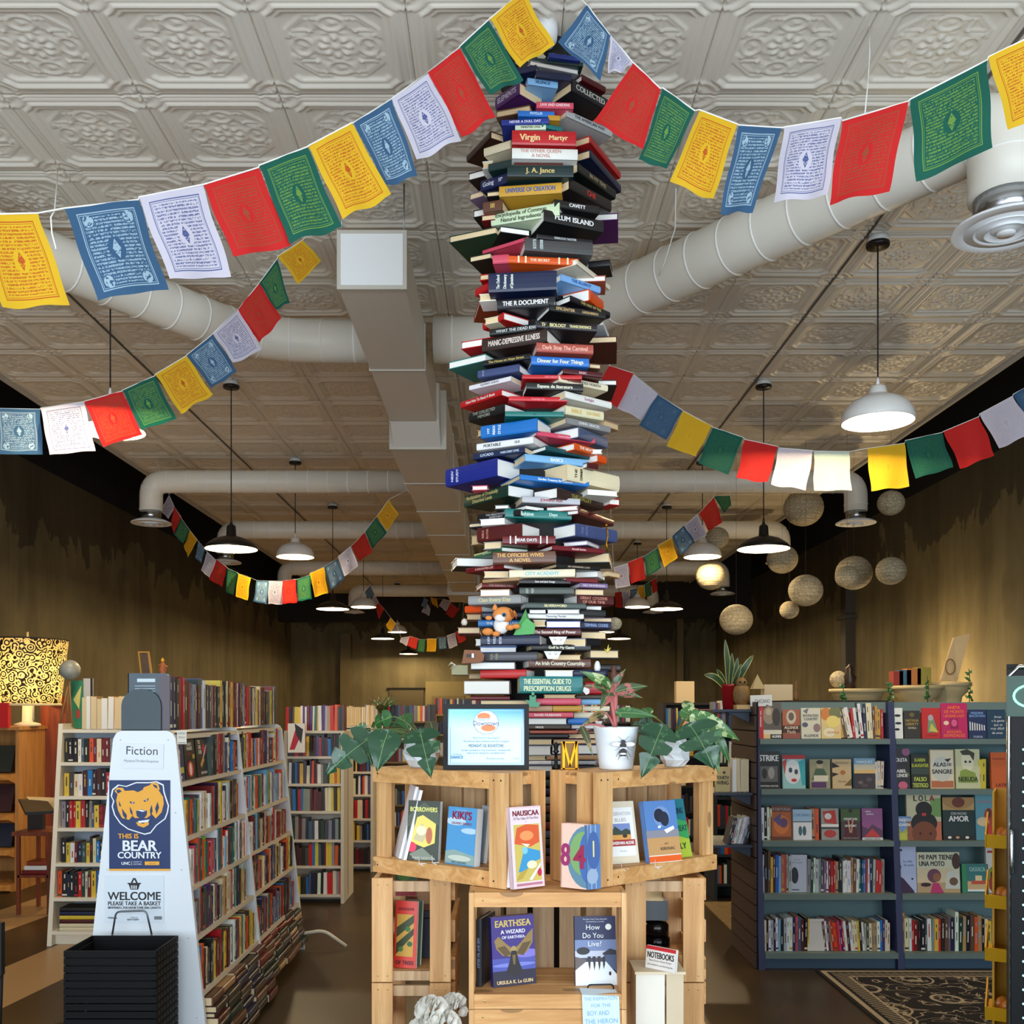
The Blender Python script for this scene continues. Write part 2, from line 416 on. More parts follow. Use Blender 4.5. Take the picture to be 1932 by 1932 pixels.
# rectangular trunk duct
root = thing('trunk_duct', 'long rectangular white trunk duct hung under the ceiling left of tower', 'duct', (-.65, 10, 3.55))
b = MB(); DW = M((214, 208, 198), .45, var=.03, scale=2)
b.box((-.84, 5.0, 3.70), (-.50, 7.35, 3.985), DW)
b.prism([(-.84, 7.3, 3.70), (-.84, 7.5, 3.55), (-.84, 7.5, 3.985), (-.84, 7.3, 3.985)], (.36, 0, 0), DW)
b.box((-.865, 7.5, 3.55), (-.445, 17.6, 3.985), DW); b.box((-.95, 16.6, 3.50), (-.40, 17.7, 4.1), DW); b.box((-.80, 17.7, 3.72), (-.50, 19.9, 4.1), DW)
b.build('duct_body', root)
for y in (5.0, 6.2, 7.32, 7.5, 8.65, 9.87, 11.2, 12.6, 14, 15.3):
    z = 3.70 if y < 7.4 else 3.55; x0, x1 = (-.84, -.50) if y < 7.4 else (-.865, -.445)
    b = MB(); b.box((x0-.008, y-.012, z-.008), (x1+.008, y+.012, 3.993), M((196, 190, 178), .45)); b.build('flange', root)
b = MB(); b.box((-.828, 4.985, 3.712), (-.512, 4.999, 3.973), M((238, 240, 240), .45)); b.build('end_cap', root)
for x in (-.83, -.51):
    for y in (5.03, 8.7, 12.6): b = MB(); b.tube([(x, y, 3.98), (x, y, 4.25)], .004, STEEL, 6); b.build('hanger_rod', root)
# white hook line supports of the duct and flags
def cordline(name, label, cat, pts, r, c):
    b = MB(); b.tube(pts, r, M(c, .6), 6); return tag(b.build(name), label, cat)
cordline('hanging_wire', 'thin white looped wire hanging from ceiling above the red and white flags', 'wire', [P(1640, 50, 3.87), P(1641, 100, 3.8), P(1638, 150, 3.75), P(1632, 214, 3.30)], .0022, (235, 235, 232))
cordline('hanging_wire', 'thin white wire holding the left string of prayer flags', 'wire', [P(109, 318, 4.85), P(107, 350, 4.2), P(103, 398, 2.9), P(96, 410, 2.84), P(98, 440, 2.84), P(106, 470, 2.84)], .0022, (235, 235, 232))
cordline('hanging_wire', 'thin white wire loop round the wide duct right of the tower', 'wire', [P(1275, 355, 4.96), P(1274, 430, 5.1), P(1252, 500, 5.15), P(1243, 520, 5.2)], .003, (235, 235, 232))

# ================================================================ PENDANT LAMPS
def lamp(kind):
    zr = 3.19 if kind == 'w' else 2.87
    root = bpy.data.objects.new('pendant_lamp', None); COL.objects.link(root); root.location = (0, 0, zr); WP[root] = Vector((0, 0, zr))
    OUT = M((226, 224, 220), .3) if kind == 'w' else M((20, 18, 17), .35)
    inn = M((244, 242, 236), .35)
    b = MB()
    if kind == 'w':
        pr = [(.198, 0), (.203, .008), (.196, .045), (.176, .085), (.140, .118), (.098, .138), (.060, .150), (.052, .162), (.046, .196), (.030, .206), (.010, .210)]
    else:
        pr = [(.212, 0), (.216, .008), (.190, .040), (.135, .078), (.075, .098), (.046, .104), (.040, .115), (.036, .185), (.022, .200), (.010, .205)]
    b.lathe((0, 0, zr), pr, OUT, 40, cap=False)
    b.lathe((0, 0, zr), [(r*.985, z-.0015) for r, z in pr[:7]]+[(.0001, pr[6][1])], inn, 40, cap=False)
    b.build('shade', root)
    b = MB(); b.ball((0, 0, zr+.050), .040, M((255, 214, 150), .4, emit=26), 16); b.build('bulb', root)
    b = MB(); b.lathe((0, 0, zr+.205), [(.012, 0), (.008, .035), (.004, .05)], OUT, 12); b.build('cord_grip', root)
    b = MB(); b.tube([(0, 0, zr+.21), (0, 0, 4.22)], .0045, M((26, 18, 20), .7), 6); b.build('cord', root)
    b = MB(); b.lathe((0, 0, 4.185), [(.062, 0), (.065, .006), (.065, .022)], M((18, 16, 15), .4), 28); b.lathe((0, 0, 4.207), [(.060, 0), (.060, .036)], M((215, 215, 212), .3), 28); b.build('canopy', root)
    l = bpy.data.lights.new('lamp_light', 'POINT'); l.energy = LAMPW; l.color = LAMPC; l.shadow_soft_size = .045
    lo = bpy.data.objects.new('lamp_light', l); COL.objects.link(lo); lo.parent = root; lo.location = (0, 0, .045); WP[lo] = WP[root]
    return root, zr
rows = [('w', 5.58), ('k', 8.03), ('w', 10.5), ('k', 12.8), ('w', 15.6), ('k', 18.1), ('w', 20.6), ('k', 23.0)]
PR = {}
ordn = ['nearest', 'second', 'third', 'fourth', 'farthest']
cnt = {}
for sg, side in ((-1, 'left'), (1, 'right')):
    for kd, Y in rows:
        if Y == 5.58 and sg < 0: Y = 5.76
        k = cnt.get((kd, side), 0); cnt[(kd, side)] = k+1
        if sg > 0 and Y > 22: continue
        if kd not in PR: PR[kd], z = lamp(kd); root = PR[kd]; root.location = (sg*2.2+(-.11 if Y == 5.76 else -.03 if sg < 0 else -.05), Y, z)
        else:
            z = 3.19 if kd == 'w' else 2.87
            root = dup(PR[kd], (sg*2.2+(-.03 if sg < 0 else -.07), Y, z))
        nm = 'white dome' if kd == 'w' else 'black barn style'
        tag(root, '%s pendant lamp, %s of its colour in the %s row' % (nm, ordn[k] if k < 3 else ('fourth' if True else ''), side), 'lamp', 'pendant lamps')

# ================================================================ PRAYER FLAGS
FC = {'y': ((248, 200, 40), (214, 96, 30)), 'b': ((62, 102, 142), (176, 206, 226)), 'w': ((226, 222, 240), (84, 100, 160)), 'r': ((222, 38, 38), (176, 84, 52)), 'g': ((22, 100, 84), (120, 168, 74)), 'p': ((206, 226, 216), (150, 176, 170))}
FN = {'y': 'yellow', 'b': 'blue', 'w': 'white', 'r': 'red', 'g': 'green', 'p': 'pale'}
def flagmat(k, plain=False):
    base, ink = FC[k]; g = NT('flag_cloth_'+FN[k]+('_plain' if plain else '')); t = g.n('TexCoord'); s = g.n('SeparateXYZ'); g.l(t.outputs['UV'], s.inputs[0]); U, V = s.outputs[0], s.outputs[1]
    du = g.ma('SUBTRACT', g.ma('ABSOLUTE', g.ma('SUBTRACT', U, .5)), .385); dv = g.ma('SUBTRACT', g.ma('ABSOLUTE', g.ma('SUBTRACT', V, .5)), .415); d = g.ma('MAXIMUM', du, dv)
    line = g.ma('LESS_THAN', g.ma('ABSOLUTE', d), .006); line2 = g.ma('LESS_THAN', g.ma('ABSOLUTE', g.ma('ADD', d, .022)), .003)
    R = 26.0; fv = g.ma('FRACT', g.ma('MULTIPLY', V, R)); row = g.ma('LESS_THAN', g.ma('ABSOLUTE', g.ma('SUBTRACT', fv, .5)), .30)
    cv = g.n('CombineXYZ'); g.l(g.ma('MULTIPLY', U, 46), cv.inputs[0]); g.l(g.ma('MULTIPLY', g.ma('FLOOR', g.ma('MULTIPLY', V, R)), 7.3), cv.inputs[1]); g.l(g.ma('MULTIPLY', fv, 1.4), cv.inputs[2])
    tx = g.ma('GREATER_THAN', g.noise(cv.outputs[0], 1.0, 2, .7), .47)
    inside = g.ma('LESS_THAN', d, -.045)
    r = g.ma('SQRT', g.ma('ADD', g.ma('POWER', g.ma('MULTIPLY', g.ma('SUBTRACT', U, .5), 1.0), 2), g.ma('POWER', g.ma('MULTIPLY', g.ma('SUBTRACT', V, .5), .9), 2)))
    notc = g.ma('GREATER_THAN', r, .115)
    r2 = g.ma('ADD', g.ma('MULTIPLY', g.ma('ABSOLUTE', g.ma('SUBTRACT', U, .5)), 1.3), g.ma('MULTIPLY', g.ma('ABSOLUTE', g.ma('SUBTRACT', V, .5)), .7))
    cv2 = g.n('CombineXYZ'); g.l(g.ma('ABSOLUTE', g.ma('SUBTRACT', U, .5)), cv2.inputs[0]); g.l(V, cv2.inputs[1])
    fig = g.ma('MULTIPLY', g.ma('LESS_THAN', r2, .075), g.ma('GREATER_THAN', g.noise(cv2.outputs[0], 26, 4, .7), .44))
    ink_f = g.ma('MULTIPLY', g.ma('MULTIPLY', row, tx), g.ma('MULTIPLY', inside, notc))
    if k == 'b':   # corner animals of the blue flags
        cu = g.ma('SUBTRACT', g.ma('ABSOLUTE', g.ma('SUBTRACT', U, .5)), .27); cw = g.ma('SUBTRACT', g.ma('ABSOLUTE', g.ma('SUBTRACT', V, .5)), .33)
        rc = g.ma('SQRT', g.ma('ADD', g.ma('POWER', cu, 2), g.ma('POWER', cw, 2)))
        fig2 = g.ma('MULTIPLY', g.ma('LESS_THAN', rc, .07), g.ma('GREATER_THAN', g.noise(g.co('UV'), 22, 3, .6), .45))
        ink_f = g.ma('MULTIPLY', ink_f, g.ma('GREATER_THAN', rc, .08)); fig = g.ma('MAXIMUM', fig, fig2)
    fac = g.ma('MAXIMUM', g.ma('MAXIMUM', line, line2), g.ma('MAXIMUM', g.ma('MULTIPLY', ink_f, .85), fig))
    if plain: fac = g.ma('MULTIPLY', fac, .16)
    wv = g.noise(g.co('UV', (1, 1, 1)), 6, 4, .6); col = g.mix(fac, base, ink); g.bump(wv, .35, .004)
    b = g.b; g.l(col, b.inputs['Base Color']); b.inputs['Roughness'].default_value = .8
    tr = g.n('BsdfTranslucent'); g.l(col, tr.inputs[0]); mx = g.n('MixShader'); mx.inputs[0].default_value = .42
    g.l(b.outputs[0], mx.inputs[1]); g.l(tr.outputs[0], mx.inputs[2]); out = [x for x in g.t.nodes if x.type == 'OUTPUT_MATERIAL'][0]; g.l(mx.outputs[0], out.inputs[0])
    return g.m
FM = {k: flagmat(k) for k in FC}; FMP = {k: flagmat(k, True) for k in FC}
def flag(parent, k, q, Y0, Y1, plain, seed):
    rnd = random.Random(seed); TL, TR, BR, BL = q
    a, c = P(TL[0], TL[1], Y0), P(TR[0], TR[1], Y1); dy = rnd.uniform(-.04, .03)*(Y0/4)
    d, e = P(BR[0], BR[1], Y1+dy), P(BL[0], BL[1], Y0+dy)
    n = (c-a).cross(e-a).normalized(); W = (c-a).length; nx, ny = 12, 14; b = MB(); vs = []; uv = []; fs = []
    p1, p2, f1, f2 = rnd.uniform(0, 6), rnd.uniform(0, 6), rnd.uniform(3, 5.5), rnd.uniform(4, 7)
    for j in range(ny+1):
        for i in range(nx+1):
            s, t = i/nx, j/ny; p = a.lerp(c, s).lerp(e.lerp(d, s), t)
            amp = W*.030*(.25+t); wv = math.sin(s*f1*1.6+p1+t*1.7)*amp+math.sin(t*f2+p2+s*2)*amp*.8
            p = p+n*wv+(e-a)*(.012*math.sin(s*9+p2)*(t > .98))+(c-a)*(.012*math.sin(t*8+p1)*(0 < t))
            vs.append(p); uv.append((s, 1-t))
    for j in range(ny):
        for i in range(nx):
            o = j*(nx+1)+i; fs.append((o, o+nx+1, o+nx+2, o+1))
    b.add(vs, fs, (FMP if plain else FM)[k], True)
    o = b.build('flag', parent, uv=uv); o['label'] = '%s cloth flag' % FN[k]; return a, c
def garland(label, data, Ya, Yb, plain=False, ends=(), r=.0025):
    n = len(data); mid = P(*data[n//2][1][0], (Ya+Yb)/2); root = thing('prayer_flag_garland', label, 'prayer flags', mid, 'strings of prayer flags'); line = []
    x0 = data[0][1][0][0]; x1 = data[-1][1][1][0]
    for i, (k, q) in enumerate(data):
        t0 = (q[0][0]-x0)/(x1-x0); t1 = (q[1][0]-x0)/(x1-x0)
        a, c = flag(root, k, q, Ya+(Yb-Ya)*t0, Ya+(Yb-Ya)*t1, plain, i+int(Ya*10)); line += [a, c]
    b = MB(); pts = [P(*e) if len(e) < 4 else Vector(e[:3]) for e in ends[:1]]+line+[P(*e) if len(e) < 4 else Vector(e[:3]) for e in ends[1:]]; b.tube(pts, r, M((232, 230, 224), .8), 6); b.build('cord', root); return root
garland('large prayer flags sweeping from the left edge up to the tower top', [
 ('y', [(-52, 405), (72, 402), (131, 577), (5, 582)]), ('b', [(121, 393), (261, 377), (318, 545), (185, 564)]), ('w', [(262, 372), (383, 348), (436, 521), (321, 531)]),
 ('r', [(384, 348), (488, 316), (549, 464), (440, 487)]), ('g', [(489, 312), (580, 277), (645, 428), (546, 457)]), ('y', [(582, 275), (663, 232), (738, 370), (646, 410)]),
 ('b', [(667, 232), (739, 186), (787, 332), (728, 353)]), ('w', [(739, 186), (808, 137), (872, 260), (786, 305)]), ('r', [(807, 137), (868, 89), (935, 219), (873, 260)]),
 ('g', [(867, 88), (922, 37), (987, 150), (923, 178)]), ('y', [(924, 35), (988, -18), (1045, 88), (981, 128)])], 2.75, 3.55)
garland('large prayer flags falling from the tower top across to the right edge', [
 ('b', [(1108, 10), (1152, 66), (1133, 152), (1052, 80)]), ('w', [(1152, 64), (1194, 118), (1176, 132), (1146, 136)]), ('r', [(1195, 118), (1246, 167), (1213, 284), (1118, 229)]),
 ('g', [(1251, 166), (1311, 209), (1259, 318), (1206, 306)]), ('y', [(1320, 207), (1391, 234), (1346, 377), (1265, 342)]), ('b', [(1394, 236), (1476, 241), (1419, 400), (1358, 401)]),
 ('w', [(1479, 240), (1587, 222), (1561, 368), (1460, 380)]), ('r', [(1589, 228), (1714, 191), (1676, 362), (1563, 382)]), ('g', [(1718, 187), (1863, 113), (1873, 278), (1729, 341)]),
 ('y', [(1865, 107), (1985, 50), (2010, 190), (1904, 248)])], 3.55, 2.85, ends=((1085, -12, 3.58),))
garland('middle prayer flags rising from left edge past the white lamp', [
 ('b', [(-10, 770), (76, 772), (81, 857), (-6, 857)]), ('w', [(76, 770), (158, 758), (179, 850), (93, 859)]), ('r', [(159, 757), (230, 738), (269, 821), (194, 843)]),
 ('g', [(231, 736), (292, 709), (333, 791), (267, 812)]), ('y', [(293, 706), (352, 671), (401, 744), (340, 779)]), ('b', [(352, 670), (402, 630), (448, 702), (399, 732)]),
 ('w', [(402, 629), (449, 583), (494, 659), (440, 684)]), ('r', [(446, 587), (489, 534), (531, 602), (489, 646)]), ('g', [(489, 534), (523, 488), (546, 571), (520, 584)]),
 ('y', [(524, 483), (571, 453), (607, 491), (562, 536)])], 5.15, 5.45, ends=((-2.85, 5.1, 4.25, 0), (-1.05, 5.47, 4.25, 0)))
garland('middle prayer flags from the tower sagging to the right edge', [
 ('r', [(1150, 690), (1196, 704), (1165, 770), (1118, 742)]), ('w', [(1195, 706), (1243, 744), (1211, 792), (1160, 768)]), ('b', [(1241, 744), (1288, 774), (1257, 830), (1205, 803)]),
 ('y', [(1289, 775), (1343, 804), (1313, 861), (1258, 842)]), ('g', [(1345, 806), (1402, 825), (1374, 895), (1316, 875)]), ('r', [(1405, 829), (1467, 842), (1449, 910), (1389, 902)]),
 ('w', [(1469, 845), (1534, 850), (1521, 924), (1455, 914)]), ('p', [(1535, 851), (1603, 852), (1606, 925), (1537, 926)]), ('y', [(1636, 846), (1707, 836), (1716, 918), (1644, 926)]),
 ('g', [(1708, 831), (1777, 816), (1799, 882), (1727, 903)]), ('r', [(1780, 814), (1847, 786), (1879, 857), (1811, 885)]), ('w', [(1848, 781), (1911, 747), (1950, 815), (1884, 848)]),
 ('b', [(1911, 744), (1965, 715), (2000, 785), (1950, 812)])], 6.1, 6.3, True, ends=((.52, 6.1, 4.25, 0), (3.75, 6.3, 4.25, 0)))
garland('far prayer flags hanging in a deep loop before left ducts', [
 ('w', [(319, 934), (330, 958), (318, 979), (302, 963)]), ('r', [(329, 956), (342, 976), (328, 1007), (322, 987)]), ('g', [(342, 978), (358, 1000), (346, 1027), (328, 1009)]),
 ('y', [(358, 1000), (372, 1018), (355, 1052), (348, 1030)]), ('b', [(373, 1020), (387, 1036), (380, 1063), (368, 1052)]), ('w', [(391, 1041), (409, 1058), (395, 1090), (380, 1077)]),
 ('r', [(409, 1056), (428, 1070), (420, 1108), (394, 1093)]), ('g', [(429, 1072), (449, 1081), (440, 1123), (425, 1117)]), ('y', [(449, 1082), (473, 1090), (466, 1133), (444, 1125)]),
 ('b', [(484, 1095), (507, 1096), (504, 1140), (479, 1135)]), ('w', [(507, 1096), (533, 1096), (532, 1141), (505, 1139)]), ('r', [(533, 1096), (558, 1093), (560, 1137), (533, 1139)]),
 ('g', [(560, 1093), (585, 1085), (588, 1130), (561, 1135)]), ('y', [(584, 1082), (611, 1070), (619, 1118), (594, 1127)]), ('b', [(612, 1070), (636, 1054), (650, 1093), (625, 1112)]),
 ('w', [(638, 1050), (662, 1030), (676, 1068), (650, 1087)]), ('r', [(663, 1030), (688, 1005), (702, 1043), (677, 1060)]), ('g', [(689, 1003), (709, 976), (730, 1005), (703, 1034)]),
 ('y', [(711, 974), (733, 943), (752, 970), (730, 1003)])], 10.75, 9.6, ends=((-3.78, 10.7, 4.25, 0), (-.87, 9.6, 3.75, 0)))
garland('far prayer flags climbing right of the tower toward paper globes', [
 ('w', [(1158, 1070), (1184, 1063), (1189, 1106), (1162, 1110)]), ('r', [(1185, 1061), (1212, 1050), (1219, 1092), (1191, 1101)]), ('g', [(1215, 1050), (1240, 1034), (1247, 1072), (1221, 1087)]),
 ('y', [(1241, 1029), (1267, 1015), (1279, 1052), (1253, 1070)]), ('b', [(1268, 1012), (1290, 991), (1311, 1023), (1285, 1048)]), ('w', [(1292, 991), (1316, 970), (1333, 1010), (1306, 1024)]),
 ('r', [(1319, 968), (1347, 938), (1363, 985), (1336, 1001)]), ('g', [(1347, 936), (1377, 935), (1379, 953), (1366, 968)])], 9.6, 9.9, ends=((1.0, 9.55, 4.25, 0), (2.32, 9.95, 4.25, 0)))
garland('small distant prayer flags left of the tower between far lamps', [
 ('b', [(699, 1105), (706, 1120), (699, 1134), (688, 1118)]), ('w', [(706, 1121), (715, 1137), (709, 1143), (700, 1134)]), ('r', [(714, 1137), (725, 1149), (715, 1168), (709, 1146)]),
 ('y', [(737, 1165), (747, 1177), (737, 1194), (728, 1180)]), ('w', [(757, 1203), (773, 1201), (767, 1219), (754, 1210)]), ('r', [(773, 1200), (789, 1205), (785, 1225), (768, 1218)]),
 ('g', [(789, 1206), (803, 1207), (801, 1231), (787, 1228)]), ('y', [(806, 1205), (824, 1205), (822, 1229), (805, 1229)]), ('b', [(826, 1203), (842, 1202), (843, 1224), (828, 1225)]),
 ('w', [(843, 1199), (859, 1194), (863, 1218), (847, 1224)]), ('r', [(859, 1193), (873, 1187), (880, 1208), (866, 1214)])], 17.0, 17.2, ends=((-2.35, 17.0, 4.25, 0), (-.7, 17.2, 3.5, 0)))
garland('dim prayer flags bunched high at the back beside trunk duct end', [
 ('b', [(800, 1127), (808, 1132), (803, 1150), (794, 1142)]), ('w', [(806, 1138), (812, 1150), (810, 1162), (795, 1154)]), ('y', [(812, 1127), (824, 1130), (827, 1148), (816, 1140)]),
 ('w', [(836, 1130), (852, 1134), (842, 1153), (828, 1143)]), ('r', [(850, 1138), (866, 1150), (854, 1167), (841, 1158)])], 21.0, 21.2, ends=((-1.8, 21, 4.25, 0), (-.9, 21.2, 4.25, 0)))
garland('distant prayer flags at right of tower above far lamps', [
 ('r', [(1160, 1118), (1173, 1116), (1174, 1147), (1161, 1145)]), ('w', [(1174, 1117), (1188, 1115), (1188, 1145), (1175, 1146)]), ('b', [(1189, 1113), (1201, 1110), (1202, 1139), (1190, 1142)]),
 ('y', [(1203, 1108), (1215, 1104), (1217, 1131), (1205, 1135)]), ('g', [(1216, 1103), (1227, 1097), (1230, 1122), (1218, 1128)]), ('r', [(1228, 1096), (1238, 1091), (1241, 1115), (1231, 1120)])], 16.0, 16.2, ends=((1.75, 15.9, 4.25, 0), (2.55, 16.3, 4.25, 0)))

# ================================================================ PAPER GLOBES
def globemat():
    g = NT('cut_paper'); v = g.n('TexVoronoi', feature='DISTANCE_TO_EDGE'); g.l(g.co('Object', (1, 1, 1)), v.inputs['Vector']); v.inputs['Scale'].default_value = 34
    f = g.ma('LESS_THAN', v.outputs['Distance'], .09); s = g.noise(g.co('Object', (1, 1, 14)), 9, 3, .6)
    col = g.mix(g.ma('MULTIPLY', f, .45), (190, 178, 150), (108, 96, 72)); col = g.mix(g.ma('MULTIPLY', g.ma('GREATER_THAN', s, .55), .4), col, (120, 106, 80)); g.bump(f, .4, .004); return g.fin(col, .8)
GLM = globemat()
for i, (x, y, r, Y, lab) in enumerate([
    (1516, 958, 37, 10.9, 'large grey paper globe half hidden behind the first right duct'), (1681, 949, 25, 8.6, 'small paper globe hanging under the yellow flag'),
    (1353, 1015, 22, 10.5, 'pale ruffled paper globe just below the far red flag'), (1476, 1055, 29, 11, 'ruffled paper globe directly behind the black barn lamp'),
    (1341, 1087, 28, 11, 'patterned paper globe below the third white dome lamp'), (1520, 1114, 32, 9.8, 'bold patterned paper globe in the middle of globe cluster'),
    (1489, 1151, 18, 10.5, 'smallest paper globe below the bold patterned one'), (1611, 1081, 34, 10.2, 'big paper globe in front of the wall conduit'),
    (1598, 1088, 22, 9.3, 'small paper globe overlapping the big one by conduit'), (1681, 1077, 28, 9.4, 'rightmost low paper globe against the concrete wall'),
    (1389, 1169, 31, 9.8, 'lowest paper globe, warm lit, above the snake plant'), (1160, 1177, 13, 4.0, 'straw coloured ball showing at the right side of tower')]):
    c = P(x, y, Y); R = r/F*Y; root = thing('paper_globe', lab, 'paper lantern', c, 'paper globe lanterns'); b = MB(); b.ball(c, R, GLM, 28, (1, 1, .93)); b.build('paper_shell', root)
    b = MB()
    for k in range(-3, 4): zz = k*R*.24; b.tube([c+Vector((math.sqrt(R*R-zz*zz)*1.004*math.cos(t*PI/12), math.sqrt(R*R-zz*zz)*1.004*math.sin(t*PI/12), zz*.93)) for t in range(25)], .0018, M((150, 136, 106), .8), 4, False)
    b.build('rib', root)
    if i != 11: b = MB(); b.tube([c+Vector((0, 0, R*.9)), Vector((c.x, c.y, 4.25))], .0012, M((60, 56, 50), .7), 4); b.build('hanging_thread', root)
# ================================================================ BOOKS
CN = {'white': (232, 232, 228), 'cream': (226, 214, 182), 'black': (22, 22, 24), 'grey': (138, 138, 140), 'dark grey': (66, 68, 70), 'red': (188, 26, 32), 'dark red': (112, 18, 24), 'maroon': (78, 18, 22),
 'pink': (206, 70, 96), 'orange': (222, 84, 26), 'rust': (140, 54, 26), 'yellow': (222, 190, 60), 'gold': (196, 150, 50), 'tan': (176, 138, 96), 'brown': (96, 62, 44), 'dark brown': (54, 34, 28), 'green': (36, 110, 70), 'dark green': (18, 50, 42),
 'lime': (140, 180, 60), 'teal': (22, 112, 110), 'dark teal': (16, 66, 72), 'light blue': (120, 176, 220), 'blue': (30, 110, 190), 'royal blue': (34, 52, 140), 'navy': (22, 30, 66), 'slate blue': (70, 82, 120), 'purple': (78, 30, 100), 'silver': (180, 184, 190), 'terracotta': (176, 84, 66), 'mauve': (120, 96, 130), 'pale green': (196, 212, 186)}
def jit(c, a=8):
    r = random.randint(-a, a); return tuple(max(0, min(255, x+r+random.randint(-3, 3))) for x in c)
QC = {}
def bm(c, gl=.38):   # book cloth / jacket, colours rounded so that they share materials
    c = tuple(int(round(x/6.0)*6) for x in c); return M(c, gl, var=.05, scale=120)
def book_cover(mb, X, L, D, T, m, t=.0028, soft=False):
    if soft: t = .0012
    mb.box((-L/2, 0, 0), (L/2, D, t), m, X); mb.box((-L/2, 0, T-t), (L/2, D, T), m, X)
    bl = min(.005, T*.16) if not soft else 0
    pr = [(0, 0), (-bl*.7, T*.12), (-bl, T*.35), (-bl, T*.65), (-bl*.7, T*.88), (0, T), (t, T), (t, 0)] if bl else [(0, 0), (0, T), (t, T), (t, 0)]
    mb.prism([X @ Vector((-L/2, a, c)) for a, c in pr], X.to_3x3() @ Vector((L, 0, 0)), m)
def book_pages(mb, X, L, D, T, m, t=.0028, soft=False):
    e = .0035
    if soft: t = .0012; e = .0006
    mb.box((-L/2+e, t, t), (L/2-e, D-e, T-t), m, X)
def frame(o, x, y, z):
    X = Matrix.Identity(4)
    for i, a in enumerate((x, y, z)):
        for j in range(3): X[j][i] = a[j]
    for j in range(3): X[j][3] = o[j]
    return X
def rich_book(label, o, ux, uy, uz, L, D, T, color, page, title=None, tc=None, group=None, th=.42, soft=False, cover_label=None):
    """o: middle of the lower spine edge; ux along the spine, uy into the book, uz thickness"""
    o = Vector(o); ux = ux.normalized(); uy = uy.normalized(); uz = uz.normalized(); X = frame(o, ux, uy, uz)
    cen = o+uy*D*.5; root = thing('book', label, 'book', cen, group)
    b = MB(); book_cover(b, X, L, D, T, bm(color), soft=soft); b.build('cover', root)
    b = MB(); book_pages(b, X, L, D, T, page, soft=soft); b.build('pages', root)
    if title:
        b = MB(); n = -uy; bl = 0 if soft else min(.005, T*.16)
        parts = title.split('|')
        if len(parts) == 1: glyph_text(b, title, o, ux, uz, n, 0, T*.5, T*th, L*.8, M(tc, .5), z=bl+.0006)
        else:
            if parts[0] == '2':   # two lines
                for k, s in enumerate(parts[1:]): glyph_text(b, s, o, ux, uz, n, -L*.06, T*(.70-.42*k), T*.30, L*.75, M(tc, .5), z=bl+.0006)
            elif parts[0] == 'v':  # words across the spine near one end
                for k, s in enumerate(parts[1:]): glyph_text(b, s, o, uz, -ux, n, T*.5, L*(.36-.10*k), L*.045, T*.75, M(tc, .5), z=bl+.0006)
            elif parts[0] == 'band':
                for q in (-.35, -.25, .22, .34): b.add([o+ux*(L*(q+dx))+uz*(T*dz)+n*(bl+.0006) for dx, dz in ((-.012, .04), (.012, .04), (.012, .96), (-.012, .96))], [(0, 1, 2, 3)], M(tc, .5))
                glyph_text(b, parts[1], o, ux, uz, n, -L*.05, T*.5, T*.34, L*.4, M(tc, .5), z=bl+.0006)
            else:
                glyph_text(b, parts[0], o, ux, uz, n, -L*.22, T*.5, T*th, L*.40, M(tc, .5), z=bl+.0006); glyph_text(b, parts[1], o, ux, uz, n, L*.22, T*.5, T*th*.8, L*.36, M(tc, .5), z=bl+.0006)
        b.build('title_lettering', root)
    return root

# the largest books on the photo become objects of their own, the smallest ones one object of shelved books
PEND = []
def defer(area_, *a): PEND.append((area_, 'rich', a))
NOLAB = {'J. A. Jance', 'PHYLLIS', 'CAVETT', 'LUCADO|WHEN CHRIST COMES', 'CHE', 'EPICENTER|GREENBERG', 'DAVID HUSBANDS', 'v|The Oxford|Dictionary|of Quotations', 'Going|SP', 'v|NRSV|STUDY', 'Sunlight', 'v|SCOTTS|LESSONS', 'v|BROWN'}
# ---- the tower: support column and its rings of books
XC, YC, R0 = .150, 4.04, .27
b = MB(); b.lathe((XC, YC, 0), [(.15, 0), (.15, 4.24)], M((26, 22, 20), .8), 16); tag(b.build('support_column'), 'dark support column wrapped all round by the tower of books', 'column')
b = MB(); b.lathe((XC, YC, 4.10), [(.16, 0), (.165, .03), (.165, .09), (.10, .13)], M((20, 20, 22), .5), 6)
o = b.build('column_capital'); tag(o, 'dark patterned metal collar at the top of the tower', 'collar')
b = MB()
for k in range(7):
    a = -PI/2+(k-3)*.28; c = Vector((XC+.168*math.cos(a), YC+.168*math.sin(a), 4.13)); u = Vector((-math.sin(a), math.cos(a), 0))
    b.add([c-u*.018, c+Vector((0, 0, .02)), c+u*.018, c-Vector((0, 0, .02))], [(0, 1, 2, 3)], M((190, 186, 160), .5))
b.build('diamond_pattern', o)
tag(MB().lathe((.168, 3.86, 4.165), [(.0001, -.008), (.026, -.002), (.042, .02), (.046, .05), (.046, .085)], WHITE, 28).build('ceiling_fixture'), 'white round ceiling fixture above the book tower', 'ceiling fixture')

W_, C_, T_ = PAGEW, PAGEC, PAGET
